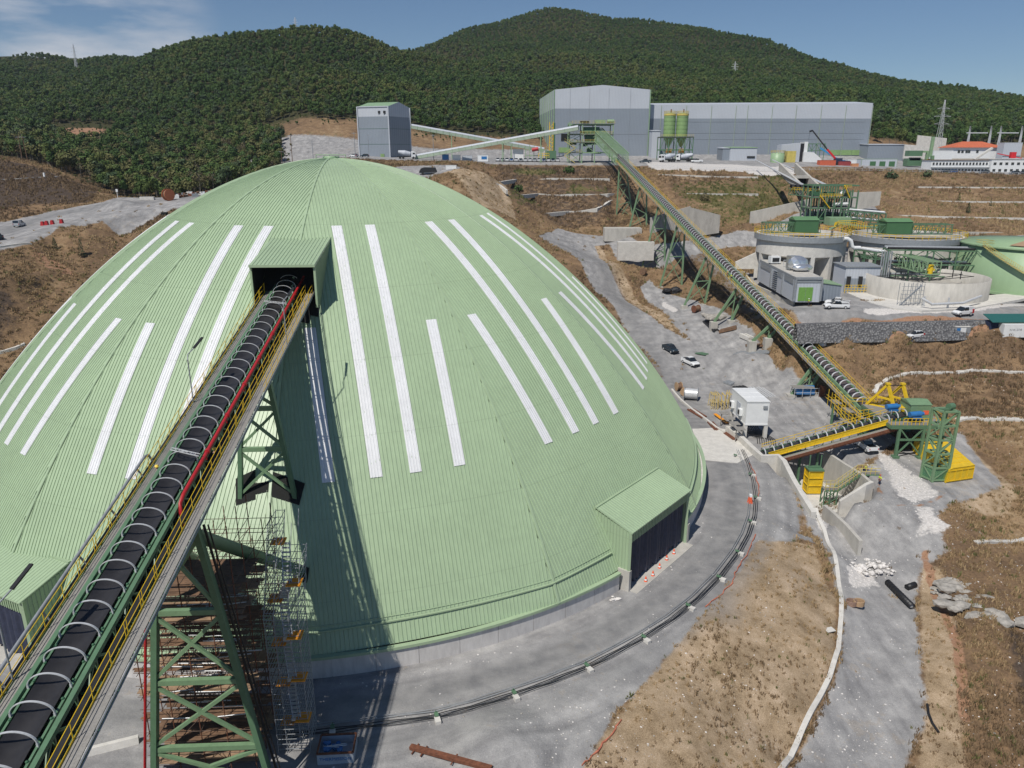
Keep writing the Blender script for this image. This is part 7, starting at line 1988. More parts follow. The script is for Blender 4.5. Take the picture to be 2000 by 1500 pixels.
m = MB()
for k in range(6): a = A_+u1*R.uniform(.1,.4)+u2*.5+Vector((0,0,.9)); m.tube(a, a+u1*.45+u2*R.uniform(-.1,.1), .04, 5)
m.build('spare_rod', M['galv'], t)
def text(body, size, loc, rotm, mt, name, parent, ext=.005, align='CENTER'):
    cu = bpy.data.curves.new(name, 'FONT'); cu.body = body; cu.size = size; cu.extrude = ext; cu.align_x = align; cu.align_y = 'CENTER'
    o = bpy.data.objects.new(name, cu); dg = bpy.context.evaluated_depsgraph_get(); COL.objects.link(o)
    dg.update(); me_ = bpy.data.meshes.new_from_object(o.evaluated_get(bpy.context.evaluated_depsgraph_get())); COL.objects.unlink(o); bpy.data.objects.remove(o)
    me_.materials.clear(); me_.materials.append(mt); ob = bpy.data.objects.new(name, me_); COL.objects.link(ob)
    mw = Matrix.Translation(loc) @ rotm
    if parent: ob.parent = parent; mw = Matrix.Translation(-WORIG.get(parent.name, Vector((0,0,0)))) @ mw
    ob.matrix_local = mw; return ob
def facing(xdir, n):            # text lying on a face: x along xdir, normal n
    x = Vector(xdir).normalized(); z = Vector(n).normalized(); y = z.cross(x).normalized(); return Matrix((x, y, z)).transposed().to_4x4()
nn = Vector((u1.y, -u1.x, 0)).normalized()
text('THERMISSION', .42, A_+u1*.5+nn*.06+Vector((0,0,.55)), facing(u1, nn), M['blue'], 'lettering', t)
# ------------------------------------------------------------------ vehicles
def loft(mb, secs):         # sections: (x, zb, zt, halfwidth bottom, halfwidth top, rounding)
    V = []
    for x, zb, zt, wb, wt, r in secs:
        V += [(x,-wb,zb),(x,-wb*1.0,zb+(zt-zb)*.55),(x,-wt,zt-r),(x,-wt+r*1.2,zt),(x,wt-r*1.2,zt),(x,wt,zt-r),(x,wb,zb+(zt-zb)*.55),(x,wb,zb)]
    n = 8; m = len(secs)
    F = [(i*n+k, i*n+(k+1)%n, (i+1)*n+(k+1)%n, (i+1)*n+k) for i in range(m-1) for k in range(n)]
    F += [tuple(range(n-1,-1,-1)), tuple((m-1)*n+k for k in range(n))]
    mb.add(V, F); return mb
PAINT = {'white': mat('car_white', (.72,.73,.74), .3, 0, .03, 1, spec=.6), 'dark': mat('car_dark', (.02,.035,.05), .25, 0, .05, 1, spec=.7), 'silver': mat('car_silver', (.5,.52,.54), .3, .3, .03, 1), 'redp': mat('car_red', (.55,.02,.03), .3, 0, .05, 1), 'bluep': mat('car_blue', (.03,.10,.30), .3, 0, .05, 1)}
protos = {}
def car_parts(t, kind, paint, L=None):
    pm = PAINT[paint]
    if kind == 'pickup':
        l = 5.3; h = 1.8
        b = [(-2.65,.5,.98,.86,.84,.05),(-2.5,.38,1.02,.92,.88,.06),(-.9,.36,1.04,.93,.90,.06),(1.2,.36,1.04,.93,.90,.06),(1.5,.36,1.02,.93,.86,.08),(2.35,.38,.96,.90,.80,.10),(2.62,.45,.78,.82,.74,.08)]
        c = [(-.95,1.0,1.06,.84,.80,.02),(-.75,1.0,1.72,.84,.66,.06),(.55,1.0,1.78,.84,.66,.06),(1.35,1.0,1.08,.84,.78,.02)]; roof = (-.72,.5,1.755,.62)
        wx = (-1.75, 1.7)
    elif kind == 'van':
        l = 4.5; h = 1.85
        b = [(-2.2,.45,1.15,.86,.84,.05),(-2.1,.36,1.15,.90,.88,.06),(1.0,.36,1.12,.90,.88,.06),(1.9,.4,1.0,.88,.76,.1),(2.2,.48,.75,.78,.7,.06)]
        c = [(-2.18,1.1,1.2,.84,.82,.02),(-2.05,1.1,1.85,.84,.74,.06),(.3,1.1,1.85,.84,.72,.06),(1.3,1.05,1.12,.84,.76,.02)]; roof = (-2.0,.25,1.825,.68); wx = (-1.4, 1.4)
    else:
        l = 4.2; h = 1.5
        b = [(-2.05,.5,.92,.84,.78,.06),(-1.95,.36,.98,.88,.84,.06),(.9,.34,.96,.89,.84,.06),(1.7,.38,.86,.86,.74,.1),(2.05,.46,.7,.74,.66,.06)]
        c = [(-2.0,.9,.98,.80,.76,.02),(-1.55,.92,1.48,.80,.62,.06),(.1,.92,1.5,.80,.60,.06),(1.05,.88,.94,.80,.72,.02)]; roof = (-1.5,.05,1.475,.58); wx = (-1.3, 1.3)
    m = loft(MB(), b)
    if kind == 'pickup':
        body = m.build('body', pm, t, False)
        m = MB(); m.box((-1.78,0,1.05), (1.55,1.5,.06)); m.build('load_bed', M['black'], t, False)
        m = MB(); 
        for s in (-1, 1): m.box((-1.75,s*.84,1.12), (1.7,.12,.16))
        m.box((-2.58,0,1.1), (.1,1.7,.2)); m.build('bed_side', pm, t, False)
    else: m.build('body', pm, t, False)
    m = loft(MB(), c); m.build('windows', M['glass'], t, False)
    m = MB(); x0, x1, zz, hw = roof; m.box(((x0+x1)/2,0,zz), (x1-x0,hw*2,.08))
    for s in (-1, 1):
        for xx in (x0+.02, (x0+x1)/2, x1):
            m.bar((xx, s*hw, zz), (xx+(.0 if xx < x1 else .35), s*(hw+.16), 1.03), .09)
        if kind == 'van': m.box(((x0-.1)/2-.45, s*.80, 1.45), (1.5,.1,.7))
    m.build('roof', pm, t, False)
    for s in (-1, 1):
        for x in wx:
            mm = MB(); mm.tube((x, s*.72, .36), (x, s*.93, .36), .36, 16); w = mm.build('wheel', M['tyre'], t, False)
            mm = MB(); mm.tube((x, s*.90, .36), (x, s*.945, .36), .22, 12); mm.build('rim', M['galv'], w, False)
        mm = MB(); mm.box((l/2-.12, s*.62, .74), (.16,.3,.16)); mm.build('headlight', M['white'], t, False)
        mm = MB(); mm.box((-l/2+.04, s*.74, .86), (.1,.14,.26)); mm.build('tail_light', M['red'], t, False)
    m = MB(); m.box((l/2-.05,0,.5), (.14,1.5,.28)); m.box((-l/2+.02,0,.48), (.14,1.5,.22)); m.build('bumper', M['black'] if kind == 'pickup' else M['grey'], t, False)
def vehicle(kind, paint, pf, pr, label, cat, name=None, group=None, Y=None):
    a = g(*pf) if Y is None else None; b_ = g(*pr) if Y is None else None
    if Y is not None:
        a = aty(pf[0], pf[1], Y[0]); b_ = aty(pr[0], pr[1], Y[1]); a.z = gz(a.x, a.y); b_.z = gz(b_.x, b_.y)
    c = (a+b_)/2; rz = math.atan2(a.y-b_.y, a.x-b_.x); c.z = gz(c.x, c.y)
    key = (kind, paint)
    if key not in protos:
        t = thing(name or kind, label, cat, (0,0,0), group); car_parts(t, kind, paint); protos[key] = t
    else:
        t = dup(protos[key], (0,0,0)); t['label'] = label; t['category'] = cat
        t.name = name or kind
        if group: t['group'] = group
        elif 'group' in t.keys(): del t['group']
    t.location = c; t.rotation_euler = (0,0,rz); return t
vehicle('pickup', 'white', (1366,722), (1331,702), 'white pickup parked behind the dark pickup on the road beside the dome', 'pickup')
vehicle('pickup', 'dark', (1326,697), (1293,676), 'dark blue-black pickup parked on the road beside the dome', 'pickup')
vehicle('pickup', 'white', (1672,868), (1706,890), 'white pickup parked under the yellow reclaim conveyor', 'pickup')
vehicle('pickup', 'white', (1611,603), (1655,602), 'nearer of two white pickups side by side at the switch room', 'pickup')
vehicle('pickup', 'white', (1613,596), (1657,595), 'farther of two white pickups side by side at the switch room', 'pickup')
v = vehicle('van', 'white', (1858,617), (1900,613), 'white van with red rear corner parked before the round basin', 'van')
m = MB(); m.box((-1.95,.86,.95), (.5,.12,.9)); m.box((-1.95,-.86,.95), (.5,.12,.9)); m.build('red_stripe', M['red'], v, False)
v = vehicle('hatchback', 'white', (1767,655), (1803,652), 'white hatchback with red rear parked below the gabion wall', 'car')
m = MB(); m.box((-1.9,.83,.75), (.42,.12,.5)); m.box((-1.9,-.83,.75), (.42,.12,.5)); m.build('red_stripe', M['red'], v, False)
vehicle('van', 'silver', (50,438), (27,446), 'silver estate car driving on the far left road', 'car', 'estate_car')
vehicle('pickup', 'dark', (-20,462), (10,472), 'black vehicle cut by the left frame edge on the road', 'pickup')
vehicle('hatchback', 'white', (684,303), (698,303), 'white car left of the tall grey tower block', 'car', Y=(352,350))
vehicle('hatchback', 'dark', (706,308), (718,308), 'dark car at the foot of the tall grey tower block', 'car', Y=(350,350))
vehicle('pickup', 'dark', (1251,312), (1270,312), 'dark pickup on the terrace just right of the long conveyor head', 'pickup', Y=(345,345))
vehicle('pickup', 'white', (1352,312), (1370,312), 'white pickup beside the silo frame on the terrace', 'pickup', Y=(352,352))
k = 0
for px in range(972, 1090, 9):
    vehicle('hatchback', ['white','silver','white','bluep','white','dark','white'][k % 7], (px,313), (px+.5,310), ['white','silver','white','blue','white','dark','white'][k % 7]+' car in the close row parked on the terrace edge', 'car', group='cars parked along the terrace edge', Y=(342,347)); k += 1
for px, p, l in ((1838,'dark','dark car parked left of centre before the white camp building'),(1852,'bluep','blue car parked before the white camp building'),(1916,'dark','dark car parked near the right end of the white camp building'),(1975,'dark','dark car at the right frame edge before the white camp building'),(1990,'dark','last dark car at the right frame edge before the camp')):
    vehicle('hatchback', p, (px,337), (px+13,337), l, 'car', Y=(322,322))
# concrete mixer lorries
def lorry(px, Y, rz, label, drum=True):
    c = aty(px, 310, Y); c.z = gz(c.x, c.y); t = thing('mixer_lorry', label, 'lorry', c, rz=rz)
    m = MB(); m.box((3.3,0,1.9), (1.9,2.4,2.4)); m.box((2.95,0,3.2), (1.2,2.2,.3)); m.build('cab', PAINT['white'], t, False)
    m = MB(); m.box((4.27,0,2.3), (.06,2.1,.9)); m.box((3.5,-1.21,2.3), (1.0,.05,.7)); m.box((3.5,1.21,2.3), (1.0,.05,.7)); m.build('window', M['glass'], t, False)
    m = MB(); m.box((0,0,1.0), (8.2,1.0,.35)); m.build('chassis', M['black'], t, False)
    if drum:
        m = MB(); m.tube((2.0,0,2.1), (-.6,0,2.5), .9, 16, 1.25); m.tube((-.6,0,2.5), (-3.4,0,3.1), 1.25, 16, .6); m.build('drum', M['wall_light'], t, False)
    for x in (3.3, -1.2, -2.6):
        for s in (-1, 1): m = MB(); m.tube((x,s*.85,.52), (x,s*1.2,.52), .52, 14); m.build('wheel', M['tyre'], t, False)
lorry(793, 349, math.radians(10), 'white mixer lorry on the terrace right of the tower block')
lorry(1305, 356, math.radians(200), 'white lorry cab facing left under the twin silos')
lorry(1339, 360, math.radians(150), 'white lorry parked under the right silo')
# ------------------------------------------------------------------ people
def person(loc, rz, label, pose='stand', vest='hivis', hat='white', trousers='navy'):
    t = thing('person', label, 'person', loc, rz=rz)
    if pose == 'stand':
        J = dict(pel=(0,0,.95), sp=(.02,0,1.2), ch=(.02,0,1.42), nk=(.02,0,1.52), hd=(.05,0,1.66), lsh=(.02,.19,1.42), rsh=(.02,-.19,1.42), lel=(.02,.26,1.14), rel=(.06,-.25,1.15), lwr=(.16,.2,.96), rwr=(.22,-.14,1.02), lhp=(0,.1,.92), rhp=(0,-.1,.92), lkn=(.06,.12,.5), rkn=(-.02,-.12,.5), lan=(.02,.13,.09), ran=(-.1,-.13,.09), lto=(.2,.15,.04), rto=(.08,-.15,.04))
    else:
        J = dict(pel=(-.12,0,.48), sp=(.02,0,.7), ch=(.16,0,.9), nk=(.22,0,1.0), hd=(.32,0,1.1), lsh=(.16,.19,.9), rsh=(.16,-.19,.9), lel=(.36,.22,.7), rel=(.36,-.22,.7), lwr=(.52,.12,.55), rwr=(.52,-.12,.55), lhp=(-.1,.1,.45), rhp=(-.1,-.1,.45), lkn=(.3,.14,.5), rkn=(.28,-.14,.12), lan=(.1,.14,.09), ran=(-.12,-.14,.12), lto=(.3,.15,.04), rto=(-.02,-.15,.05))
    def skin(names, edges, rad, mt, name, extra=None):
        V = [J[n] for n in names]; E_ = [(names.index(a), names.index(b)) for a, b in edges]; R_ = [rad[n] for n in names]
        if extra: 
            for p, par, r_ in extra: V.append(p); E_.append((par if isinstance(par, int) else names.index(par), len(V)-1)); R_.append(r_)
        me_ = bpy.data.meshes.new(name); me_.from_pydata(V, E_, []); o = bpy.data.objects.new(name, me_); COL.objects.link(o)
        md = o.modifiers.new('s', 'SKIN'); sv = me_.skin_vertices[0].data
        for i, r_ in enumerate(R_): sv[i].radius = (r_, r_) if not isinstance(r_, tuple) else r_
        sv[0].use_root = True
        o.modifiers.new('u', 'SUBSURF').levels = 1
        m2 = bpy.data.meshes.new_from_object(o.evaluated_get(bpy.context.evaluated_depsgraph_get())); bpy.data.objects.remove(o)
        m2.materials.clear(); m2.materials.append(mt); m2.polygons.foreach_set('use_smooth', [True]*len(m2.polygons))
        o = bpy.data.objects.new(name, m2); COL.objects.link(o); o.parent = t; return o
    ex = []; nm = ['pel','sp','ch','nk','hd','lsh','rsh','lel','rel','lwr','rwr','lhp','rhp','lkn','rkn','lan','ran','lto','rto']
    k = len(nm)
    for s, w in ((1,'lwr'),(-1,'rwr')):
        b0 = Vector(J[w]); el = Vector(J[w[0]+'el']); d = (b0-el).normalized(); side = Vector((0,1,0))
        palm = b0+d*.08; ex.append((tuple(palm), w, (.04,.02))); pi = k; k += 1
        for f, ln in ((-.03,.07),(-.01,.085),(.01,.08),(.03,.065)):
            q = palm+side*f+d*.04; ex.append((tuple(q), pi, .010)); k += 1
            ex.append((tuple(q+d*ln*.6+Vector((.01,0,-.02))), k-1, .008)); k += 1
        ex.append((tuple(palm+side*(-.05*s)-d*.01+Vector((.02,0,0))), pi, .011)); k += 1
    rb = dict(pel=(.15,.11), sp=(.14,.10), ch=(.16,.11), nk=.055, hd=(.085,.105), lsh=.065, rsh=.065, lel=.045, rel=.045, lwr=.03, rwr=.03, lhp=.09, rhp=.09, lkn=.06, rkn=.06, lan=.045, ran=.045, lto=.04, rto=.04)
    ed = [('pel','sp'),('sp','ch'),('ch','nk'),('nk','hd'),('ch','lsh'),('ch','rsh'),('lsh','lel'),('rsh','rel'),('lel','lwr'),('rel','rwr'),('pel','lhp'),('pel','rhp'),('lhp','lkn'),('rhp','rkn'),('lkn','lan'),('rkn','ran'),('lan','lto'),('ran','rto')]
    skin(nm, ed, rb, M['skin'], 'body', ex)
    skin(['sp','ch','lsh','rsh','lel','rel'], [('sp','ch'),('ch','lsh'),('ch','rsh'),('lsh','lel'),('rsh','rel')], dict(sp=(.17,.13), ch=(.185,.135), lsh=.085, rsh=.085, lel=.065, rel=.065), M[vest], 'jacket')
    skin(['pel','lhp','rhp','lkn','rkn','lan','ran'], [('pel','lhp'),('pel','rhp'),('lhp','lkn'),('rhp','rkn'),('lkn','lan'),('rkn','ran')], dict(pel=(.165,.125), lhp=.105, rhp=.105, lkn=.075, rkn=.075, lan=.065, ran=.065), M[trousers], 'trousers')
    h = Vector(J['hd'])+Vector((0,0,.05)); m = MB(); m.lathe([(.15,0),(.135,.03),(.125,.07),(.085,.12),(0,.14)], h, 14); m.box(h+Vector((.12,0,.01)), (.14,.17,.02)); m.build('helmet', M[hat], t, False)
    m = MB(); m.box(h+Vector((.095,0,-.07)), (.03,.03,.045)); m.box(h+Vector((.085,0,-.115)), (.02,.05,.012)); 
    for s in (-1,1): m.box(h+Vector((.088,s*.032,-.045)), (.012,.022,.01)); m.box(h+Vector((-.0,s*.088,-.06)), (.03,.015,.05))
    m.build('face', mat('face_detail', (.30,.15,.10), .7) if 'face' not in M else M['face'], t, False)
    return t
M['face'] = mat('face_detail', (.30,.15,.10), .7)
M['yhat'] = mat('yellow_helmet', (.85,.62,.08), .4)
q = g(1717,948); person(q, math.radians(200), 'standing worker in yellow jacket and navy trousers at the corner of the pit', hat='ornet2')
q = g(1688,921); person(q, math.radians(-30), 'crouching worker in yellow jacket and white helmet on the pit wall edge', 'crouch')
q = g(1579,598); person(q, math.radians(170), 'worker in lime jacket and navy trousers, right one before the green doors')
q = g(1567,593); person(q, math.radians(20), 'worker in lime jacket facing right, middle one before the green doors')
q = g(1557,590); person(q, math.radians(-60), 'worker in pale clothes, left one before the green doors', vest='dyellow', trousers='grey', hat='yhat')
person(cp_(-1.85, 66.9, -2.05), math.radians(-60), 'worker with yellow helmet on the left side of the near conveyor', hat='yhat', vest='navy')
person(cp_(1.75, 65.0, -1.95), math.radians(120), 'worker with yellow helmet beside the red pipe on the near conveyor', hat='yhat', vest='navy')
s_ = conv_y(555)
person(lp(-2.0, s_, -.86), math.radians(20), 'worker in lime jacket on the walkway of the long conveyor, nearer one', 'stand', vest='hivis', hat='white')
person(lp(-2.0, s_+2.4, -.86), math.radians(200), 'worker in white helmet on the walkway of the long conveyor, farther one', 'stand', vest='dyellow', hat='white')

# ------------------------------------------------------------------ plant terrace clutter
def box_thing(name, label, cat, px0, px1, pyt, pyb, Y, depth, mt, roofm=None, extra=None):
    a = aty(px0, pyb, Y); b_ = aty(px1, pyb, Y); zt = aty((px0+px1)/2, pyt, Y).z; z0 = min(gz((a.x+b_.x)/2, Y+1), a.z)-.2
    t = thing(name, label, cat, ((a.x+b_.x)/2, Y+depth/2, z0)); cx_ = (a.x+b_.x)/2; w = b_.x-a.x
    m = MB(); m.box((cx_, Y+depth/2, (z0+zt)/2), (w, depth, zt-z0)); m.build('body', mt, t)
    m = MB(); m.box((cx_, Y+depth/2, zt+.08), (w+.12, depth+.12, .14)); m.bar((a.x,Y-.02,z0),(a.x,Y-.02,zt),.12); m.bar((b_.x,Y-.02,z0),(b_.x,Y-.02,zt),.12); m.build('top_frame', roofm or mt, t)
    return t, a, b_, zt, z0
box_thing('container', 'blue shipping container below the covered conveyors', 'container', 864, 876, 302, 313, 350, 2.5, M['blue'])
box_thing('container', 'pale container right of the blue one below the covered conveyors', 'container', 884, 899, 303, 313, 350, 2.5, M['white'])
box_thing('container', 'grey-green container between pale container and white cabin', 'container', 903, 922, 304, 313, 351, 2.5, M['wall_light'])
t, a, b_, zt, z0 = box_thing('site_cabin', 'white site cabin with blue window panel at the terrace corner', 'cabin', 933, 953, 303.5, 314, 344, 3, M['white'])
m = MB(); m.box(((a.x+b_.x)/2+.6, 343.95, (z0+zt)/2+.3), (2.4,.08,1.2)); m.build('window', M['blue'], t)
box_thing('container', 'white container among plant gear left of the tall hall', 'container', 1002, 1022, 292, 305, 372, 3, M['white'])
m = MB(); cc_ = aty(1047, 300, 366); z0 = gz(cc_.x, 366); R = random.Random(12)
t = thing('process_skid', 'cluster of green frames, red pump and yellow rails by the tall hall corner', 'machinery', (cc_.x, 366, z0))
for k in range(6): m.bar((cc_.x-5+k*2, 366, z0), (cc_.x-5+k*2, 366, z0+5+R.uniform(0,3)), .25)
for z in (2, 4.5): m.bar((cc_.x-5, 366, z0+z), (cc_.x+5, 366, z0+z), .3)
m.build('frame', M['lsteel'], t)
m = MB(); m.tube((cc_.x-2, 365, z0+4.5), (cc_.x+1, 365, z0+5), .9, 10); m.build('red_pump', M['red'], t)
m = MB(); m.bar((cc_.x+1, 364, z0+3), (cc_.x+6, 364, z0+3), .2); m.bar((cc_.x+1, 364, z0+2), (cc_.x+6, 364, z0+2), .2)
for k in range(6): m.bar((cc_.x+1+k, 364, z0), (cc_.x+1+k, 364, z0+3), .16)
m.build('handrail', M['yellow'], t)
m = MB(); m.box((cc_.x+7, 368, z0+2.2), (5, 4, 4)); m.build('green_box', M['steel'], t)
# black covered trailer and white box behind the dome shoulder
q = aty(835, 338, 281); q.z = gz(q.x, q.y); t = thing('covered_trailer', 'long trailer under a black cover on the road behind the dome', 'trailer', tuple(q))
m = MB(); m.extr([(q.x-3.2,q.y,q.z+.9),(q.x-2.4,q.y,q.z+2.3),(q.x-1.2,q.y,q.z+2.7),(q.x+2.8,q.y,q.z+2.6),(q.x+3.4,q.y,q.z+1.0)], (0,2.4,0)); m.build('cover', M['black'], t)
m = MB(); m.box((q.x,q.y+1.2,q.z+.75), (6,2,.25)); m.build('bed', M['grey'], t)
for x in (-1.8, 1.6, 2.5): m = MB(); m.tube((q.x+x,q.y-.1,q.z+.42),(q.x+x,q.y+.3,q.z+.42),.42,12); m.build('wheel', M['tyre'], t)
t, *_ = box_thing('storage_box', 'white storage box behind the black covered trailer', 'container', 871, 891, 323.5, 334, 286, 3, M['white'])
# right part of the terrace
box_thing('container', 'white container left of the green doored store row', 'container', 1655, 1679, 312.5, 323, 352, 2.5, M['white'])
t, a, b_, zt, z0 = box_thing('store_row', 'row of white stores with green roller doors on the terrace', 'building', 1681, 1750, 311, 330, 346, 5, M['wall_light'], M['lsteel'])
for k in range(3):
    m = MB(); x = a.x+(b_.x-a.x)*(.32+.27*k); m.box((x, 345.94, z0+2.0), (2.6, .1, 2.9)); m.build('roller_door', M['hut'], t)
box_thing('tipper_skip', 'large faded red open container on the terrace edge', 'container', 1600, 1631, 313.5, 326, 338, 3, mat('faded_red', (.55,.12,.06), .7))
box_thing('red_shelter', 'low dark red covered load right of the red container', 'load', 1637, 1661, 316, 327, 340, 3, mat('dull_red', (.30,.05,.05), .7))
box_thing('container', 'small orange tank box before the store row', 'container', 1664, 1676, 320, 327, 336, 2, mat('pale_orange', (.55,.25,.12), .7))
# wrapped steel hall under construction and crane
a = aty(1527, 283, 362); b_ = aty(1577, 279, 362); z0 = 43.0
t = thing('clad_gantry', 'white clad sloping gantry building with open dark slot before the long hall', 'building', (a.x, 362, z0))
m = MB(); m.extr([(a.x,362,z0),(b_.x-3,362,z0),(b_.x-3,362,b_.z),(a.x,362,a.z)], (0,6,0)); m.build('cladding', M['wall_light'], t)
m = MB(); m.box((b_.x-.4,365,(z0+b_.z)/2+2), (1.6,6,b_.z-z0-3)); m.build('end_panel', M['white'], t); m = MB(); m.box((b_.x-2.1,365,(z0+b_.z)/2), (1.6,5.6,b_.z-z0-.6)); m.build('slot', M['black'], t)
m = MB(); x0 = b_.x+.5; zt = aty(1590, 281, 362).z
for k in range(5):
    x = x0+k*1.9; m.bar((x,362,z0),(x,362,zt),.25); m.bar((x,362,zt-3 if k%2 else zt),(x+1.9,362,zt if k%2 else zt-3),.2)
m.bar((x0,362,zt),(x0+8,362,zt),.35); m.bar((x0,362,zt-3),(x0+8,362,zt-3),.3); m.build('steel_frame', M['steel'], t)
m = MB(); m.extr([(x0-2,361,z0),(x0+7.5,361,z0),(x0+6,361,z0+3),(x0+2.5,361,z0+5.6),(x0-2,361,z0+5.8)], (0,3,0)); m.build('lower_store', M['white'], t)
q = aty(1518, 312, 356); z0 = gz(q.x, 356); t = thing('small_round_tank', 'low round green tank with yellow railing before the long hall', 'tank', (q.x, 356, z0)); m = MB(); zt = aty(1518, 299, 356).z; m.lathe([(3.0,z0-.3),(3.0,zt),(0,zt+.3)], (q.x,356,0), 24); m.build('shell', M['tank'], t); m = MB(); railring(m, q.x, 356, 3.1, zt, 14, w=.14); m.build('railing', M['dyellow'], t)
m = MB(); m.box((q.x+6,357,z0+2.5),(4,4,5)); m.build('yellow_cabinet', M['dyellow'], t)
cb0 = aty(1636, 318, 342); cb0.z = gz(cb0.x, 342)
t = thing('mobile_crane', 'red mobile crane with long black telescopic boom leaning left', 'crane', tuple(cb0))
tipc = aty(1587, 255, 344); mid = cb0.lerp(tipc, .42)+Vector((0,0,.5))
m = MB(); m.bar(cb0+Vector((-.5,0,2)), mid, .8); m.build('lower_boom', M['redc'] if 'redc' in M else PAINT['redp'], t); m = MB(); m.bar(mid, tipc, .5); m.bar(tipc, tipc+Vector((-1.2,0,-.4)), .7); m.build('upper_boom', M['black'], t)
m = MB(); m.tube(tipc+Vector((-1.2,0,-.4)), tipc+Vector((-1.2,0,-4)), .05, 4); m.build('hook_rope', M['black'], t)
m = MB(); m.box(cb0+Vector((1,0,1.2)), (8,2.5,1.2)); m.box(cb0+Vector((0,0,2.3)), (3,2.4,1.2)); m.build('carrier', M['navy'], t)
for x in (-2.2,-.6,2.2,3.8): m = MB(); m.tube(cb0+Vector((x,-1.4,.6)), cb0+Vector((x,-1.0,.6)), .6, 12); m.build('wheel', M['tyre'], t)
c2_ = aty(1640, 316, 350); c2_.z = gz(c2_.x, 350); t2_ = aty(1602, 289, 352); t = thing('boom_lift', 'blue boom lift reaching up left beside the red crane', 'boom lift', tuple(c2_)); m = MB(); m.bar(c2_+Vector((0,0,1.5)), t2_, .7); m.build('boom', M['bluel'] if 'bluel' in M else mat('bright_blue', (.03,.25,.5), .4), t); m = MB(); m.box(c2_+Vector((0,0,1)), (4,2.2,1.4)); m.build('base', M['blue'], t)
for x in (-1.3,1.3): m = MB(); m.tube(c2_+Vector((x,-1.2,.4)), c2_+Vector((x,-.8,.4)), .5, 12); m.build('wheel', M['tyre'], t)
# green ore hopper and leaning green stack
q = aty(1785, 312, 352); z0 = gz(q.x, 352); t = thing('dust_collector', 'dark green ribbed dust collector on the terrace beside the store row', 'machinery', (q.x, 352, z0))
zt = aty(1785, 295, 352).z; m = MB(); m.box((q.x-.5,352,z0+2),(6.5,4,3.2)); m.box((q.x-.5,352,zt-1),(6,4,2.4)); m.build('casing', M['steel'], t); m = MB(); m.box((q.x-.5,350.5,(z0+zt)/2),(5,1,1.3)); m.build('dark_gap', M['black'], t)
m = MB(); m.bar((q.x+5,351,z0),(q.x+5.3,351,zt),1.2); m.bar((q.x+3,351,zt-.3),(q.x+5.3,351,zt-.3),.8); m.build('duct', M['lsteel'], t); m = MB(); m.box((q.x+6,349.5,z0+1.8),(2,1,3.4)); m.build('yellow_guard', M['yellow'], t)
s0_ = aty(1813, 325, 348); s0_.z = gz(s0_.x, 348); s1_ = aty(1823, 267, 348); t = thing('drill_mast', 'tall leaning pale green drilling mast on the terrace', 'mast', tuple(s0_))
m = MB(); m.bar(s0_.lerp(s1_, .35), s1_, 1.2, 1.0); m.build('mast', M['lsteel'], t); m = MB(); m.box(s0_+Vector((-.5,0,1.6)), (4,3,2.6)); m.build('base_machine', M['navy'], t); m = MB(); m.bar(s0_+Vector((1,-1,0)), s0_.lerp(s1_,.4)+Vector((.5,-1,0)), 1.2); m.build('lower_mast', M['lsteel2'], t)
# camp building: two storeys, many small windows
a = aty(1820, 313, 336); b_ = aty(1937, 313, 336); z0 = aty(1880, 337, 336).z-.6; zt = a.z
t = thing('camp_building', 'long white two-storey prefab camp building with rows of small windows', 'building', ((a.x+b_.x)/2, 336, z0))
m = MB(); m.box(((a.x+b_.x)/2, 340, (z0+zt)/2), (b_.x-a.x, 8, zt-z0)); m.build('wall', M['white'], t)
m = MB(); m.box(((a.x+b_.x)/2, 340, zt+.12), (b_.x-a.x+.6, 8.8, .22)); m.build('roof', M['wood'], t)
m = MB(); zm = z0+(zt-z0)*.48; m.box(((a.x+b_.x)/2, 335.4, zm), (b_.x-a.x, 1.2, .18)); m.bar((a.x,334.8,zm+1),(b_.x,334.8,zm+1),.08); m.build('gallery', M['grey'], t)
nw = 18
for r_ in (0, 1):
    for k in range(nw):
        m = MB(); x = a.x+(b_.x-a.x)*(k+.7)/nw; z = (z0+1.5) if r_ == 0 else zm+1.5; m.box((x, 335.95, z), (.75,.12,1.1)); m.build('window', M['glass'], t)
a2 = aty(1938, 311, 334); b2 = aty(2030, 311, 334)
t = thing('office_building', 'white two-storey office block with wider windows at the right frame edge', 'building', ((a2.x+b2.x)/2, 334, z0))
m = MB(); m.box(((a2.x+b2.x)/2, 339, (z0+zt)/2), (b2.x-a2.x, 10, zt-z0+.6)); m.build('wall', M['white'], t); m = MB(); m.box(((a2.x+b2.x)/2, 339, zt+.5), (b2.x-a2.x+.5, 10.5, .2)); m.build('roof', M['lconc'], t)
for r_ in (0, 1):
    for k in range(8):
        m = MB(); x = a2.x+(b2.x-a2.x)*(k+.6)/8; m.box((x, 333.95, z0+1.6+r_*(zt-z0)*.48), (1.2,.12,1.0)); m.build('window', M['glass'], t)
a3 = aty(1862, 288, 374); b3 = aty(1960, 288, 374); zt3_ = a3.z; zb3 = aty(1900, 305, 374).z-1
t = thing('villa_office', 'white bungalow with bright red hipped tile roof behind the camp', 'building', ((a3.x+b3.x)/2, 374, zb3))
m = MB(); m.box(((a3.x+b3.x)/2, 380, (zb3+zt3_)/2), (b3.x-a3.x, 12, zt3_-zb3)); m.build('wall', M['white'], t)
hx0_, hx1_, hy0, hy1, hz = a3.x-.8, b3.x+.8, 373, 387, zt3_; m = MB(); m.add([(hx0_,hy0,hz),(hx1_,hy0,hz),(hx1_,hy1,hz),(hx0_,hy1,hz),(hx0_+8,380,hz+2.8),(hx1_-8,380,hz+2.8)], [(0,1,5,4),(1,2,5),(2,3,4,5),(3,0,4),(0,3,2,1)]); m.build('roof', M['rooftile'], t)
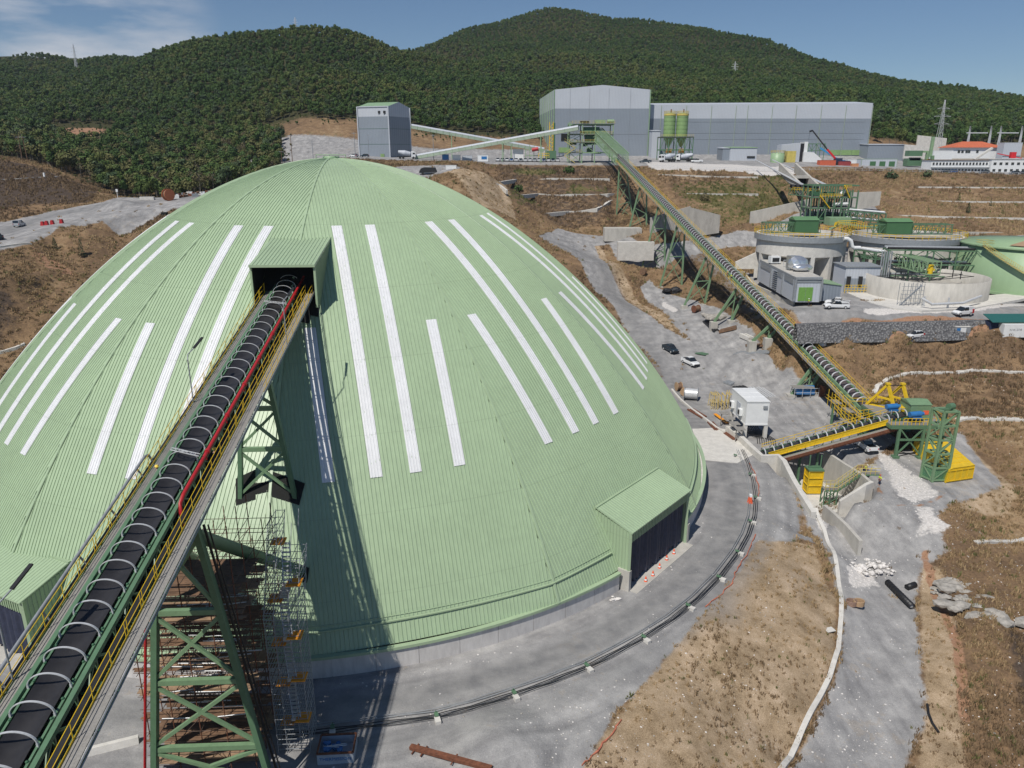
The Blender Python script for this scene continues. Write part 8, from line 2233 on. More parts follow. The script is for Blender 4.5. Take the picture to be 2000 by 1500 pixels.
for x in (1873,1880,1888,1893,1909): q = aty(x, 296, 373.9); m = MB(); m.box((q.x,373.9,q.z),(1.1,.1,1.2)); m.build('window', M['glass'], t)
t, a_, b__, zt_, z0_ = box_thing('core_racks', 'white open storage rack with stacked shelves right of the red roofed house', 'rack', 1958, 1993, 279, 302, 366, 5, M['wall_light'])
m = MB()
for k in range(4): m.box(((a_.x+b__.x)/2, 365.9, z0_+1.4+k*1.4), (b__.x-a_.x, .2, .35))
m.build('shelf', M['grey'], t)
box_thing('white_annex', 'long low white annex in front of the red roofed house', 'building', 1822, 1860, 294.5, 306, 360, 4, M['white'])
m = MB(); p = aty(1903, 312, 352); q = aty(1938, 289, 352); m.bar(p, q, 1.3, .8); o = m.build('inclined_duct', M['lconc']); tag(o, 'pale inclined duct rising right above the camp building roof', 'duct')
m = MB(); p = aty(1948, 300, 345); q = aty(1995, 309, 345); m.bar(p, q, .35); m.box(aty(1978, 303, 345), (2.2,1.5,2.6)); o = m.build('red_crane_arm', PAINT['redp']); tag(o, 'dark red crane arm with red cab above the office block', 'crane arm')
# fence rail along the terrace edge
m = MB(); P = [aty(x, y, 322-(x-1450)*.012) for x, y in ((1270,316),(1400,319),(1500,322),(1600,326),(1720,331),(1850,338),(2020,343))]
P = [Vector((p.x, p.y+4, gz(p.x, p.y+4))) for p in P]
for i in range(len(P)-1):
    n_ = 9
    for h in (.5, 1.1): m.bar(P[i]+Vector((0,0,h)), P[i+1]+Vector((0,0,h)), .09)
    for k in range(n_): q = P[i].lerp(P[i+1], k/n_); m.bar(q-Vector((0,0,.4)), q+Vector((0,0,1.2)), .1)
o = m.build('terrace_railing', M['galv']); tag(o, 'long grey railing running along the terrace edge', 'railing')
# pylons, substation, poles
def pylon(px, pyt, pyb, Y, label, w=None, mt='galv', sink=6):
    b0 = aty(px, pyb, Y); zt = aty(px, pyt, Y).z; z0 = gz(b0.x, Y)-.5; H_ = zt-b0.z; w = w or H_*.14
    z0 = min(z0, b0.z); t = thing('pylon', label, 'pylon', (b0.x, Y, z0)); m = MB(); k = 0
    def hw(z): f = (z-z0)/(zt-z0); return w*(1-f)*.5+.12 if f < .6 else w*.2*(1-f)/.4*1+.15
    th_ = max(.14, Y*.00028)
    N_ = 9; zs_ = [z0+(zt-z0)*i/N_ for i in range(N_+1)]
    for i in range(N_):
        for sx_, sy_ in ((-1,-1),(1,-1),(1,1),(-1,1)):
            m.bar((b0.x+sx_*hw(zs_[i]),Y+sy_*hw(zs_[i]),zs_[i]),(b0.x+sx_*hw(zs_[i+1]),Y+sy_*hw(zs_[i+1]),zs_[i+1]),th_)
        m.bar((b0.x-hw(zs_[i]),Y-hw(zs_[i]),zs_[i]),(b0.x+hw(zs_[i+1]),Y-hw(zs_[i+1]),zs_[i+1]),th_*.7); m.bar((b0.x+hw(zs_[i]),Y-hw(zs_[i]),zs_[i]),(b0.x-hw(zs_[i+1]),Y-hw(zs_[i+1]),zs_[i+1]),th_*.7)
    m.build('lattice_mast', M[mt], t); m = MB()
    for f, l in ((.62,.17),(.74,.2),(.86,.15)):
        z = z0+(zt-z0)*f; L_ = H_*l; m.bar((b0.x-L_,Y,z),(b0.x+L_,Y,z),th_*.8); m.bar((b0.x-L_,Y,z),(b0.x,Y,z+H_*.05),th_*.6); m.bar((b0.x+L_,Y,z),(b0.x,Y,z+H_*.05),th_*.6)
    m.build('cross_arm', M[mt], t); return t
pylon(1832, 195, 283, 402, 'big grey lattice pylon on the bank behind the camp')
pylon(1433, 120, 160, 760, 'distant lattice pylon standing in the forest above the long hall')
pylon(578, 34, 62, 660, 'distant lattice pylon on the crest of the left hill')
pylon(148, 86, 122, 800, 'distant lattice pylon low on the far left ridge')
for px, l in ((1888,'left'),(1948,'right')):
    t = thing('busbar_gantry', l+' one of two grey steel substation gantries behind the red roofed house', 'gantry', tuple(aty(px+20, 290, 400)))
    for d in (0, 41):
        m = MB(); b0 = aty(px+d, 286, 400); z1 = aty(px+d, 246, 400).z; b0.z = gz(b0.x, 400)-.3; m.bar(b0+Vector((-.7,0,0)), (b0.x+.3,400,z1), .45); m.bar(b0+Vector((1.0,0,0)), (b0.x+.3,400,z1), .45); m.build('leg', M['galv'], t)
    m = MB(); z2 = aty(px, 259.5, 400).z; m.bar((aty(px,260,400).x,400,z2),(aty(px+41,260,400).x,400,z2),.5); m.build('beam', M['galv'], t)
for px, pyt, pyb, Y, l in ((45,265,318,300,'left wooden pole pair with crossarm above the dark bank'),(551,294,318,335,'wooden pole left of the dome top'),(570,262,300,345,'thin pole in the clearing left of the tower block'),(694,258,305,345,'thin mast at the left edge of the tower block'),(721,262,313,358,'mast with small arms before the tower block front'),(847,262,312,352,'pale green post carrying the covered conveyor'),(611,274,300,350,'short thin pole beside the far car park')):
    b0 = aty(px, pyb, Y); b0.z = gz(b0.x, Y)-.3; zt = aty(px, pyt, Y).z; t = thing('utility_pole', l, 'pole', tuple(b0)); m = MB(); m.tube(b0, (b0.x,Y,zt), .16, 6, .11)
    if px == 45: m.tube((b0.x+2,Y,b0.z), (b0.x+1.6,Y,zt), .16, 6, .12)
    m.build('shaft', M['wood'] if px < 600 else M['grey'], t); m = MB(); m.bar((b0.x-1.0,Y,zt-.5),(b0.x+(2.8 if px == 45 else 1.0),Y,zt-.5),.14); m.build('crossarm', M['grey'], t)

# ------------------------------------------------------------------ left yard and right track bits
def lowbox(name, label, cat, px, py, size, mt, rz=0):
    c = g(px, py); t = MB(); t.box((c.x, c.y, c.z+size[2]/2-.05), size, rz); o = t.build(name, M[mt] if isinstance(mt, str) else mt); tag(o, label, cat, kind='thing'); return o
for i, px in enumerate((82,90,101,119)):
    c = g(px, 441-(px-82)*.12); t = thing('road_barrier', ['first','second','third','fourth'][i]+' dark red plastic barrier from the left on the road shoulder', 'barrier', tuple(c)); m = MB(); m.extr([(c.x-.5,c.y,c.z),(c.x+.5,c.y,c.z),(c.x+.3,c.y,c.z+1.1),(c.x-.3,c.y,c.z+1.1)], (0,.8,0)); m.build('body', M['red'], t); m = MB(); m.box((c.x,c.y+.4,c.z+1.15), (.5,.6,.1)); m.build('top', M['red'], t)
for i, (px, py) in enumerate(((8,1240),(18,1256))):
    c = g(px, py); t = thing('road_barrier', ('upper' if i == 0 else 'lower')+' bright red plastic barrier before the left dome entrance', 'barrier', tuple(c)); m = MB(); m.extr([(c.x-.35,c.y,c.z),(c.x+.35,c.y,c.z),(c.x+.15,c.y,c.z+1.0),(c.x-.15,c.y,c.z+1.0)], (0,1.4,0)); m.build('body', mat('bright_red', (.75,.02,.04), .4), t); m = MB(); m.box((c.x,c.y+.3,c.z+.5), (.9,.25,.2)); m.build('slot', M['black'], t)
c = g(375, 388); R = random.Random(77)
for k in range(18):
    q = g(345+k*5.2, 386-(k*.55)+R.uniform(-2,2)); m = MB(); m.box((q.x,q.y,q.z+.4), (R.uniform(1.2,2.6),R.uniform(1,2),R.uniform(.5,1.2)), R.uniform(0,3)); m.box((q.x+.3,q.y,q.z+1.1), (R.uniform(.4,1.2),R.uniform(.5,1),R.uniform(.3,.6)), R.uniform(0,3)); o = m.build('scrap_bundle', [M['white'],M['rust'],M['grey'],M['wood'],M['lconc']][k % 5]); tag(o, ['white','rusty','grey','brown wooden','pale concrete'][k % 5]+' bundle in the row of site scrap on the far left storage yard', 'scrap', 'scrap along the left storage yard', 'thing')
lowbox('precast_block', 'row of pale precast blocks left of the orange cable drum', 'block', 288, 390, (4.5,1.2,1.0), 'lconc', .1)
lowbox('dark_machine', 'small dark machine at the left silhouette of the dome', 'machine', 322, 423, (1.6,1.2,1.3), 'hole')
q = g(230, 386); m = MB(); m.bar(q, q+Vector((0,0,2.8)), .12); m.box(q+Vector((0,0,2.4)), (.7,.08,.9)); o = m.build('road_sign', M['white']); tag(o, 'small white road sign at the inner edge of the left road', 'sign')
q = g(87, 346); m = MB(); m.bar(q, q+Vector((0,0,1.6)), .5); o = m.build('marker_post', M['white']); tag(o, 'small white marker post on the dark left bank', 'post')
wallalong('bench_drain', 'pale bench drain on the dark left bank', [(-20,352),(40,349),(100,346),(118,344)], .12, .8, M['lconc'], 'drain')
wallalong('bench_drain', 'short pale kerb below the left road', [(-20,486),(20,480),(62,477)], .3, .6, M['lconc'], 'drain')
wallalong('bench_drain', 'pale concrete drain behind the left side of the dome', [(-10,690),(30,680),(48,672)], .3, .8, M['lconc'], 'drain')
wallalong('drain_channel', 'pale drain slabs near the right frame edge', [(1905,1060),(1950,1058),(2040,1040)], .2, .7, M['lconc'], 'drain')
# generator and white container with green tarp
q = g(1875, 652); t = thing('generator', 'small grey and blue boxed generator on the track below the gabion wall', 'generator', tuple(q)); m = MB(); m.box((q.x,q.y,q.z+.85), (3.2,1.5,1.5)); m.build('housing', M['grey'], t); m = MB(); m.box((q.x+.1,q.y-.77,q.z+.9), (1.1,.06,1.1)); m.build('side_panel', M['white'], t); m = MB(); m.box((q.x-.9,q.y-.77,q.z+.9), (.7,.05,1.0)); m.build('blue_panel', M['blue'], t); m = MB(); m.box((q.x,q.y,q.z+1.65), (3.3,1.6,.1)); m.build('roof', M['lconc'], t)
a = g(1958, 659); b_ = Vector((a.x+7, a.y-.3, a.z)); t = thing('site_container', 'white site container with lettering under a dark green tarpaulin at the right edge', 'container', tuple(a))
m = MB(); m.box((a.x+3.5,a.y+1.25,a.z+1.35), (7,2.5,2.7)); m.build('body', M['white'], t)
m = MB(); m.extr([(a.x-2.0,a.y+.9,a.z+2.9),(a.x+7.5,a.y+.9,a.z+3.0),(a.x+7.5,a.y+4.6,a.z+3.9),(a.x-2.0,a.y+4.6,a.z+3.9)], (0,0,.12)); m.build('tarpaulin', M['tarp'], t)
m = MB(); m.box((a.x-1.0,a.y+3,a.z+1.5), (1.6,2.4,2.6)); m.build('blue_cabinet', M['navy'], t)
text('AHK 27/8', .62, Vector((a.x+2.4,a.y-.03,a.z+1.6)), facing((1,0,0),(0,-1,0)), M['grey'], 'lettering', t)
q = g(1606, 676); o = MB().blob((q.x,q.y,q.z+.5), .75, 1, (1.1,1,.9), .1, 5).build('bulk_bag', M['white']); tag(o, 'white bulk bag standing by the track right of the long conveyor', 'bag')
# blue drive unit scaffold under the conveyor foot
q = g(1570, 772); t = thing('belt_splicing_rig', 'blue machine inside a small grey scaffold under the long conveyor', 'machine', tuple(q))
m = MB()
for x in (-2.4,-.8,.8,2.4):
    for y in (-1.2,1.2): m.tube((q.x+x,q.y+y,q.z),(q.x+x,q.y+y,q.z+(3.2 if y > 0 else 1.9)),.05,5)
for z in (.9,1.8,2.6,3.1):
    for y in (-1.2,1.2):
        if y < 0 and z > 2: continue
        m.tube((q.x-2.4,q.y+y,q.z+z),(q.x+2.4,q.y+y,q.z+z),.05,5)
m.build('scaffold_frame', M['galv'], t); m = MB(); m.box((q.x,q.y,q.z+1.0),(3.6,1.6,1.1)); m.tube((q.x-.5,q.y,q.z+1.5),(q.x+1.8,q.y,q.z+1.6),.5,10); m.build('blue_unit', M['blue'], t); m = MB(); m.box((q.x-.6,q.y-.3,q.z+1.95),(4.2,1.8,.08)); m.build('deck', M['grate'], t); m = MB(); m.box((q.x+3.2,q.y-.6,q.z+1.1),(1.2,1.0,2.2)); m.build('control_cabinet', M['rust'], t)
# steel sections laid out on the yard
def bundle(px0, py0, px1, py1, n, w, mt, label, h=.3):
    a, b_ = g(px0, py0), g(px1, py1); d = (b_-a).normalized(); n_ = Vector((d.y,-d.x,0)); t = thing('steel_bundle', label, 'steel bundle', tuple((a+b_)/2)); R = random.Random(px0)
    for k in range(n): o_ = n_*(k-n/2)*w/n*1.6; m = MB(); m.bar(a+o_+d*R.uniform(0,.6)+Vector((0,0,.15)), b_+o_-d*R.uniform(0,.6)+Vector((0,0,.15)), w/n*1.1, h); m.build('beam', M[mt], t)
bundle(1435, 692, 1506, 688, 5, 2.0, 'grey', 'flat bundle of long blue-grey steel sections under the conveyor', .35)
bundle(1380, 628, 1402, 648, 5, 1.8, 'black', 'dark bundle of long pipes beside the sixth trestle foot', .3)
bundle(1405, 648, 1440, 640, 4, 2.5, 'wood', 'brown timber stack by the pipe bundle', .6)
bundle(1450, 655, 1470, 664, 3, 2.2, 'lconc', 'load under a white sheet beneath the conveyor', .9)
bundle(1458, 675, 1500, 676, 3, 1.6, 'wood', 'low brown timber stack beside the steel sections', .5)
bundle(1360, 690, 1382, 694, 4, 1.2, 'steel', 'small bundle of dark green bars on the yard', .15)
bundle(1470, 757, 1500, 778, 6, 2.2, 'galv', 'bundle of galvanised grating frames behind the white cabin', .2)
bundle(1416, 745, 1434, 752, 4, 1.8, 'grey', 'grey mesh panels lying in the yard', .4)
bundle(1436, 757, 1450, 763, 4, 1.8, 'black', 'dark mesh crates lying in the yard', .7)
bundle(1345, 800, 1375, 818, 3, 1.0, 'rust', 'rusty plates lying along the low kerb', .2)
bundle(1385, 825, 1400, 842, 4, .8, 'rust', 'brown steel bars at the edge of the concrete apron', .15)
bundle(1415, 845, 1440, 862, 5, .9, 'rust', 'brown reinforcement bars lying against the pit wall', .15)
bundle(1600, 766, 1615, 770, 4, 1.4, 'wood', 'broken timber pallet pieces in the shade of the conveyor', .2)
wallalong('road_kerb', 'low broken pale kerb line between dome road and yard', [(1312,762),(1330,783),(1350,800),(1375,818),(1398,836),(1415,846)], .35, .4, M['lconc'], 'kerb')
P = [atz(1352,838,.03), atz(1400,836,.03), atz(1424,840,.03), atz(1472,888,.03), atz(1440,905,.03), atz(1370,898,.03)]
o = MB().prism([(p.x,p.y) for p in P], -.25, .09).build('concrete_apron', M['lconc']); tag(o, kind='structure')
c = g(1382,690)
# ------------------------------------------------------------------ vegetation
leafm = []
def leaf_mat(name, c0, c1, c2):
    m, N, L, b = nmat(name); b.inputs['Roughness'].default_value = .75; b.inputs['Specular IOR Level'].default_value = .25
    oi = N.new('ShaderNodeObjectInfo'); geo = N.new('ShaderNodeNewGeometry')
    n = N.new('ShaderNodeTexNoise'); n.inputs['Scale'].default_value = .012; n.inputs['Detail'].default_value = 3; L.new(geo.outputs['Position'], n.inputs['Vector'])
    ad = N.new('ShaderNodeMath'); ad.operation = 'MULTIPLY_ADD'; ad.inputs[1].default_value = .55; L.new(oi.outputs['Random'], ad.inputs[0])
    mu = N.new('ShaderNodeMath'); mu.operation = 'MULTIPLY_ADD'; mu.inputs[1].default_value = 1.5; mu.inputs[2].default_value = -.52; L.new(n.outputs['Fac'], mu.inputs[0]); L.new(mu.outputs[0], ad.inputs[2])
    r = N.new('ShaderNodeValToRGB'); e = r.color_ramp.elements; e[0].color = (*c0,1); e[1].color = (*c2,1); k = e.new(.5); k.color = (*c1,1); L.new(ad.outputs[0], r.inputs[0])
    L.new(r.outputs[0], b.inputs['Base Color']); return m
M['leaf'] = leaf_mat('forest_leaves', (.036,.075,.020), (.062,.108,.026), (.125,.142,.042))
M['leafdry'] = leaf_mat('dry_leaves', (.07,.06,.03), (.11,.09,.045), (.15,.13,.06))
M['leafol'] = leaf_mat('olive_leaves', (.075,.085,.03), (.11,.115,.04), (.15,.145,.055))
M['needle'] = leaf_mat('conifer_needles', (.040,.068,.032), (.058,.09,.04), (.085,.11,.05))
M['bark'] = mat('bark', (.16,.14,.12), .9, 0, .3, 2)
def leafcloud(mb, R, lobes, n, size):
    tot = sum(l[3]**2 for l in lobes)
    for (x,y,z,r) in lobes:
        for _ in range(int(n*r*r/tot)):
            th_ = R.uniform(0, 2*math.pi); ph_ = math.acos(R.uniform(-.75,1)); rr = r*R.uniform(.72,1.06)
            d = Vector((math.sin(ph_)*math.cos(th_), math.sin(ph_)*math.sin(th_), math.cos(ph_)*.85)); c = Vector((x,y,z))+d*rr
            nrm_ = (d+Vector((R.uniform(-.7,.7),R.uniform(-.7,.7),R.uniform(-.5,.7)))).normalized(); a = nrm_.orthogonal().normalized(); b_ = nrm_.cross(a); s = size*R.uniform(.6,1.35); an = R.uniform(0,6.28)
            u = (a*math.cos(an)+b_*math.sin(an))*s; w = (b_*math.cos(an)-a*math.sin(an))*s*R.uniform(.5,.9)
            mb.add([c-u, c-w*.8, c+u, c+w], [(0,1,2,3)])
def tree_meshes(kind, seed, n=330, size=.62):
    R = random.Random(seed); cr = MB(); tr = MB(); H_ = R.uniform(8.5, 10.5) if kind != 'bush' else 2.2
    if kind == 'broad':
        lobes = [(0,0,H_*.66,2.6)]+[(R.uniform(-1.9,1.9),R.uniform(-1.9,1.9),H_*R.uniform(.45,.85),R.uniform(1.2,2.0)) for _ in range(6)]
        leafcloud(cr, R, lobes, n, size); tr.tube((0,0,-1.5),(0,0,H_*.6),.22,6,.1)
        for l in lobes[1:5]: tr.tube((0,0,H_*.35),(l[0]*.8,l[1]*.8,l[2]),.09,4,.04)
    elif kind == 'tall':
        lobes = [(R.uniform(-.7,.7),R.uniform(-.7,.7),H_*f,1.5+R.uniform(-.2,.5)) for f in (.62,.78,.92)]+[(R.uniform(-1.5,1.5),R.uniform(-1.5,1.5),H_*.7,1.2) for _ in range(3)]
        leafcloud(cr, R, lobes, n, size); tr.tube((0,0,-1.5),(0,0,H_*.85),.17,6,.07)
    elif kind == 'bare':
        tr.tube((0,0,-1),(0,0,H_*.75),.15,5,.05)
        for k in range(16): an = R.uniform(0,6.28); z = H_*R.uniform(.3,.75); L_ = R.uniform(1,2.2); tr.tube((0,0,z),(math.cos(an)*L_,math.sin(an)*L_,z+R.uniform(1,2.6)),.05,4,.02)
        leafcloud(cr, R, [(0,0,H_*.6,2.2)], n//6, size*.8)
    elif kind == 'bush':
        leafcloud(cr, R, [(0,0,.9,1.2),(.8,.3,.7,.8),(-.7,-.2,.7,.8)], n//2, size*.55); tr.tube((0,0,-.3),(0,0,.8),.07,5)
    elif kind == 'pine':
        for k in range(11):
            z = H_*(.08+.085*k); r = (1-k/11.5)*2.2
            for j in range(int(10+r*10)):
                an = R.uniform(0,6.28); rr = r*R.uniform(.55,1.05); c = Vector((math.cos(an)*rr,math.sin(an)*rr,z+R.uniform(-.3,.3))); d = Vector((math.cos(an),math.sin(an),-.25)); w = Vector((-math.sin(an),math.cos(an),.1)); s = R.uniform(.35,.6)
                cr.add([c-d*s, c-w*s*.6, c+d*s, c+w*s*.6+Vector((0,0,.15))], [(0,1,2,3)])
        tr.tube((0,0,-.5),(0,0,H_*.95),.14,6,.03)
    return cr, tr
def to_mesh(mb, name, mats):
    me_ = bpy.data.meshes.new(name); me_.from_pydata(mb.v, [], mb.f); 
    for x in mats: me_.materials.append(x)
    return me_
fcol = bpy.data.collections.new('forest_kinds'); kinds = []
for i, (k, mt) in enumerate((('broad','leaf'),('broad','leaf'),('tall','leaf'),('broad','leaf'),('tall','leaf'),('broad','needle'),('bare','leafdry'),('broad','leafol'))):
    cr, tr = tree_meshes(k, 100+i, 330, .6); n0 = len(cr.f); cr.add(tr.v, tr.f); me_ = to_mesh(cr, 'woodland_tree', [M[mt], M['bark']])
    mi = np.zeros(len(me_.polygons), np.int32); mi[n0:] = 1; me_.polygons.foreach_set('material_index', mi)
    o = bpy.data.objects.new('wood_%s' % 'abcdefgh'[i], me_); fcol.objects.link(o); kinds.append(o)
def scatter(name, pts, rots, scl, idx, coll, label, cat, kind='stuff'):
    me_ = bpy.data.meshes.new(name); me_.from_pydata(pts, [], []); n = len(pts)
    for nm, ty, arr in (('rz','FLOAT',rots),('sc','FLOAT',scl),('ix','INT',idx)):
        at = me_.attributes.new(nm, ty, 'POINT'); at.data.foreach_set('value', np.array(arr, np.float32 if ty == 'FLOAT' else np.int32))
    o = bpy.data.objects.new(name, me_); COL.objects.link(o); tag(o, label, cat, kind=kind)
    ng = bpy.data.node_groups.new(name+'_nodes', 'GeometryNodeTree'); ng.interface.new_socket('Geometry', in_out='INPUT', socket_type='NodeSocketGeometry'); ng.interface.new_socket('Geometry', in_out='OUTPUT', socket_type='NodeSocketGeometry')
    N = ng.nodes; L = ng.links; gi = N.new('NodeGroupInput'); go = N.new('NodeGroupOutput'); ip = N.new('GeometryNodeInstanceOnPoints'); ci = N.new('GeometryNodeCollectionInfo')
    ci.inputs['Collection'].default_value = coll; ci.inputs['Separate Children'].default_value = True; ci.inputs['Reset Children'].default_value = True
    def att(nm, ty): a = N.new('GeometryNodeInputNamedAttribute'); a.data_type = ty; a.inputs['Name'].default_value = nm; return a.outputs['Attribute']
    cx = N.new('ShaderNodeCombineXYZ'); L.new(att('rz','FLOAT'), cx.inputs['Z']); er = N.new('FunctionNodeEulerToRotation'); L.new(cx.outputs[0], er.inputs[0])
    L.new(gi.outputs[0], ip.inputs['Points']); L.new(ci.outputs[0], ip.inputs['Instance']); ip.inputs['Pick Instance'].default_value = True
    L.new(att('ix','INT'), ip.inputs['Instance Index']); L.new(er.outputs[0], ip.inputs['Rotation']); L.new(att('sc','FLOAT'), ip.inputs['Scale']); L.new(ip.outputs[0], go.inputs[0])
    md = o.modifiers.new('scatter', 'NODES'); md.node_group = ng; return o
def px_of(x, y, z):
    d = y*CT-(z-CAMZ)*ST; return 1000+FOC*x/d, 750-FOC*(y*ST+(z-CAMZ)*CT)/d, d
# wooded where the hills are; clearings and verges left open
P = []; RZ = []; SC = []; IX = []
clear = zone([(105,246),(205,246),(222,262),(165,285),(110,262)], 3) + zone([(563,252),(700,254),(700,312),(555,312)], 6) + redd
step = 3.6
for yy in np.arange(268, 1240, step):
    st = step*(1 if yy < 700 else 1.25)
    if yy > 700 and int((yy-700)/step) % 5 == 4: continue
    for xx in np.arange(-560, 900, st):
        x = xx+nrng.uniform(-.45,.45)*st; y = yy+nrng.uniform(-.45,.45)*step
        fm = interp(forest_m, x, y)+.7*vnoise(np.array([x]), np.array([y]), 16, 51)[0]; scrub = interp(clear, x, y) > .3 or fm < .5
        if scrub and (interp(forest_m, x, y) < .15 or nrng.random() > (.35 if (y > 360 and x < 20) else .08)): continue
        z = gz(x, y); px, py, d = px_of(x, y, z)
        if px < -60 or px > 2060: continue
        if y < 425 and -70 < x < 400 and y > 300: continue
        P.append((x, y, z-.4)); RZ.append(nrng.uniform(0, 6.28)); dens = vnoise(np.array([x]), np.array([y]), 60, 21)[0]
        SC.append(nrng.uniform(.42, .76)*(1+.35*dens)*(1.2 if y < 440 else 1)); low = (y < 440 and x < -40)
        SC[-1] *= nrng.uniform(.22,.42) if scrub else 1
        IX.append(6 if nrng.random() < (.16 if low else .015) else 7 if nrng.random() < (.34 if low else .05) else int(nrng.integers(0, 6)))
print('trees', len(P))
scatter('hillside_forest', P, RZ, SC, IX, fcol, 'dense green broadleaf forest covering the hills behind the plant', 'forest')
# trees one can tell apart
def tree_thing(kind, seed, px, py, sc, label, cat, leaf='leaf', group=None, Y=None, name=None):
    cr, tr = tree_meshes(kind, seed, 420 if kind != 'pine' else 300, .45); c = g(px, py) if Y is None else aty(px, py, Y)
    if Y is not None: c.z = gz(c.x, c.y)
    t = thing(name or {'pine':'pine_tree','bush':'shrub','bare':'bare_tree'}.get(kind,'broadleaf_tree'), label, cat, (0,0,0), group)
    if kind != 'bare': cr.build('crown', M[leaf], t, False)
    else: cr.build('crown', M['leafdry'], t, False)
    tr.build('trunk', M['bark'], t, False); t.location = c; t.scale = (sc,)*3; t.rotation_euler = (0,0,seed); return t
tree_thing('pine', 1, 108, 487, .36, 'small round pine on the brown bank, left of a pair', 'pine tree', 'needle')
tree_thing('pine', 2, 160, 500, .44, 'slightly larger pine on the brown bank, right of a pair', 'pine tree', 'needle')
tree_thing('pine', 3, 1872, 392, .33, 'small bushy pine on the right slope, left of three', 'pine tree', 'leaf')
tree_thing('pine', 4, 1890, 416, .42, 'tallest small pine on the right slope above a white post', 'pine tree', 'needle')
tree_thing('pine', 5, 1934, 402, .26, 'smallest pine on the right slope, right of three', 'pine tree', 'needle')
tree_thing('bush', 6, 1740, 350, 1.7, 'dark shrub at the terrace edge below the store row', 'shrub', 'needle')
tree_thing('bush', 7, 1810, 346, 1.5, 'dark low shrub below the drilling mast', 'shrub', 'needle')
tree_thing('bush', 8, 1376, 392, 1.5, 'yellow-green shrub on the slope right of the conveyor', 'shrub', 'leafdry')
tree_thing('bush', 9, 1112, 338, 1.6, 'dark green shrub high on the left bench slope', 'shrub')
tree_thing('bush', 10, 1012, 374, 1.5, 'dark green shrub on the second bench of the left slope', 'shrub')
for i, (px, py, k) in enumerate(((262,374,'broad'),(300,376,'bare'),(338,372,'tall'),(372,368,'bare'),(395,362,'bare'),(420,364,'broad'),(448,356,'broad'),(480,350,'tall'),(520,338,'broad'),(232,366,'tall'),(205,352,'broad'),(178,338,'bare'),(148,326,'broad'),(546,326,'broad'))):
    tree_thing(k, 30+i, px, py, .9, 'bare grey tree at the lower edge of the left wood' if k == 'bare' else 'leafy tree at the lower edge of the left wood', 'tree', group='trees along the lower edge of the left wood')
for i, px in enumerate(range(1725, 1860, 13)):
    tree_thing('tall', 60+i, px, 272, 1.05, 'slim tree with pale trunk at the wood edge right of the long hall', 'tree', group='slim trees at the wood edge behind the pylon', Y=428)
# grasses, weeds and stones as ground cover
def tuft(seed, n, h, w, sp, mt, nm):
    R = random.Random(seed); m = MB()
    for _ in range(n):
        a = R.uniform(0, 6.28); r = R.uniform(0, sp); b0 = Vector((math.cos(a)*r, math.sin(a)*r, -.05)); l = Vector((R.uniform(-.45,.45), R.uniform(-.45,.45), 1)).normalized()*h*R.uniform(.5,1.1); s = Vector((math.cos(a+1.5), math.sin(a+1.5), 0))*w
        m.add([b0-s, b0+s, b0+l*.6+s*.7, b0+l], [(0,1,2,3)])
    me_ = to_mesh(m, nm, [mt]); o = bpy.data.objects.new(nm, me_); return o
def grass_mat(nm, c0, c1):
    return leaf_mat(nm, c0, tuple((a+b)/2 for a, b in zip(c0, c1)), c1)
gA = grass_mat('dry_grass', (.22,.15,.08), (.44,.32,.18)); gB = grass_mat('brown_weeds', (.15,.10,.06), (.27,.19,.11)); gC = grass_mat('green_weeds', (.09,.10,.035), (.19,.19,.07))
gcol = bpy.data.collections.new('grass_kinds')
for i, (mt, h) in enumerate(((gA,.5),(gA,.35),(gB,.55),(gB,.4),(gC,.5))): gcol.objects.link(tuft(i, 16, h, .035 if False else .06, .4, mt, 'tuft_%s' % 'abcde'[i]))
scol = bpy.data.collections.new('stone_kinds')
for i in range(4):
    m = MB(); m.blob((0,0,0), 1, 1, (1,.8,.6), .3, i); me_ = to_mesh(m, 'stone', [[M['rock'],M['whrock'],M['rock'],M['whrock']][i]]); o = bpy.data.objects.new('stone_%s' % 'abcd'[i], me_); scol.objects.link(o)
P, RZ, SC, IX = [], [], [], []; n_try = 0
brown = np.clip(1-gravel-redd*.7-pale, 0, 1)
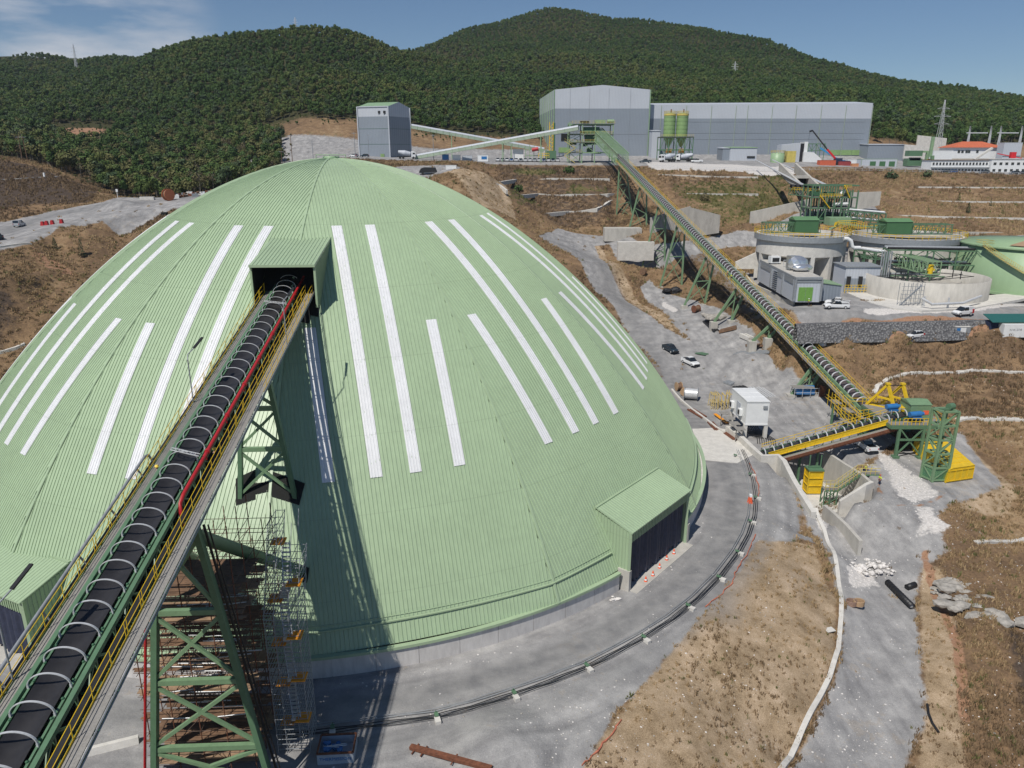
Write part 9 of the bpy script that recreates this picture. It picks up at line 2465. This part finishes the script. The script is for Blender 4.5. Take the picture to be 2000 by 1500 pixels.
while len(P) < 62000 and n_try < 600000:
    n_try += 1
    y = 30+300*nrng.random()**1.15; lim = .75*y+14; x = nrng.uniform(-lim, lim)
    if math.hypot(x-DCX, y-DCY) < 60: continue
    b_ = interp(brown, x, y)
    if b_ < .4: 
        if nrng.random() > .01 or interp(road, x, y) > .1 or math.hypot(x-DCX, y-DCY) < 80: continue
    tn = interp(tan, x, y)
    if tn > .5 and nrng.random() > .5: continue
    cl = vnoise(np.array([x]), np.array([y]), 7, 31)[0]+vnoise(np.array([x]), np.array([y]), 2.5, 33)[0]*.6
    if nrng.random() > .55+cl: continue
    z = gz(x, y); P.append((x, y, z)); RZ.append(nrng.uniform(0, 6.28)); SC.append((.5 if tn > .5 else .8)*nrng.uniform(.5, 1.3)*(1+y/260))
    if interp(grn, x, y) > .3: IX.append(4)
    elif interp(dark, x, y) > .4: IX.append(int(nrng.integers(2, 4)))
    else: IX.append(4 if nrng.random() < .06 else (int(nrng.integers(0, 2)) if vnoise(np.array([x]), np.array([y]), 14, 37)[0] > -.12 else int(nrng.integers(2, 4))))
print('tufts', len(P))
scatter('dry_grass', P, RZ, SC, IX, gcol, 'dry brown and straw grass covering the banks', 'grass')
P, RZ, SC, IX = [], [], [], []; n_try = 0
while len(P) < 9000 and n_try < 200000:
    n_try += 1; y = 30+130*nrng.random()**1.3; lim = .72*y+10; x = nrng.uniform(-lim*.6, lim)
    if math.hypot(x-DCX, y-DCY) < 58.4: continue
    w = .12+.9*interp(pale, x, y)-.1*interp(tan, x, y)-.22*interp(road, x, y); w += .35*vnoise(np.array([x]), np.array([y]), 6, 41)[0]
    if nrng.random() > w: continue
    z = gz(x, y); P.append((x, y, z)); RZ.append(nrng.uniform(0, 6.28)); SC.append(.035+.09*nrng.random()**3+(.05*nrng.random() if interp(pale, x, y) > .4 else 0)); IX.append(int(nrng.integers(0, 4)) if interp(pale, x, y) < .4 else int(nrng.choice([1,3])))
scatter('loose_stones', P, RZ, SC, IX, scol, 'loose stones and white chips scattered over the gravel', 'stones')
# ------------------------------------------------------------------ thin air over the valley
hz_ = MB().box2((-1300, -60, -60), (1400, 1800, 290)).build('haze', M['white']); tag(hz_, kind='stuff')
hm = bpy.data.materials.new('thin_haze'); hm.use_nodes = True; hn = hm.node_tree.nodes; hn.remove(hn['Principled BSDF']); pv = hn.new('ShaderNodeVolumePrincipled')
pv.inputs['Color'].default_value = (.75,.85,1,1); pv.inputs['Density'].default_value = .00008; pv.inputs['Anisotropy'].default_value = .2
hm.node_tree.links.new(pv.outputs[0], hn['Material Output'].inputs['Volume']); hz_.data.materials.clear(); hz_.data.materials.append(hm)
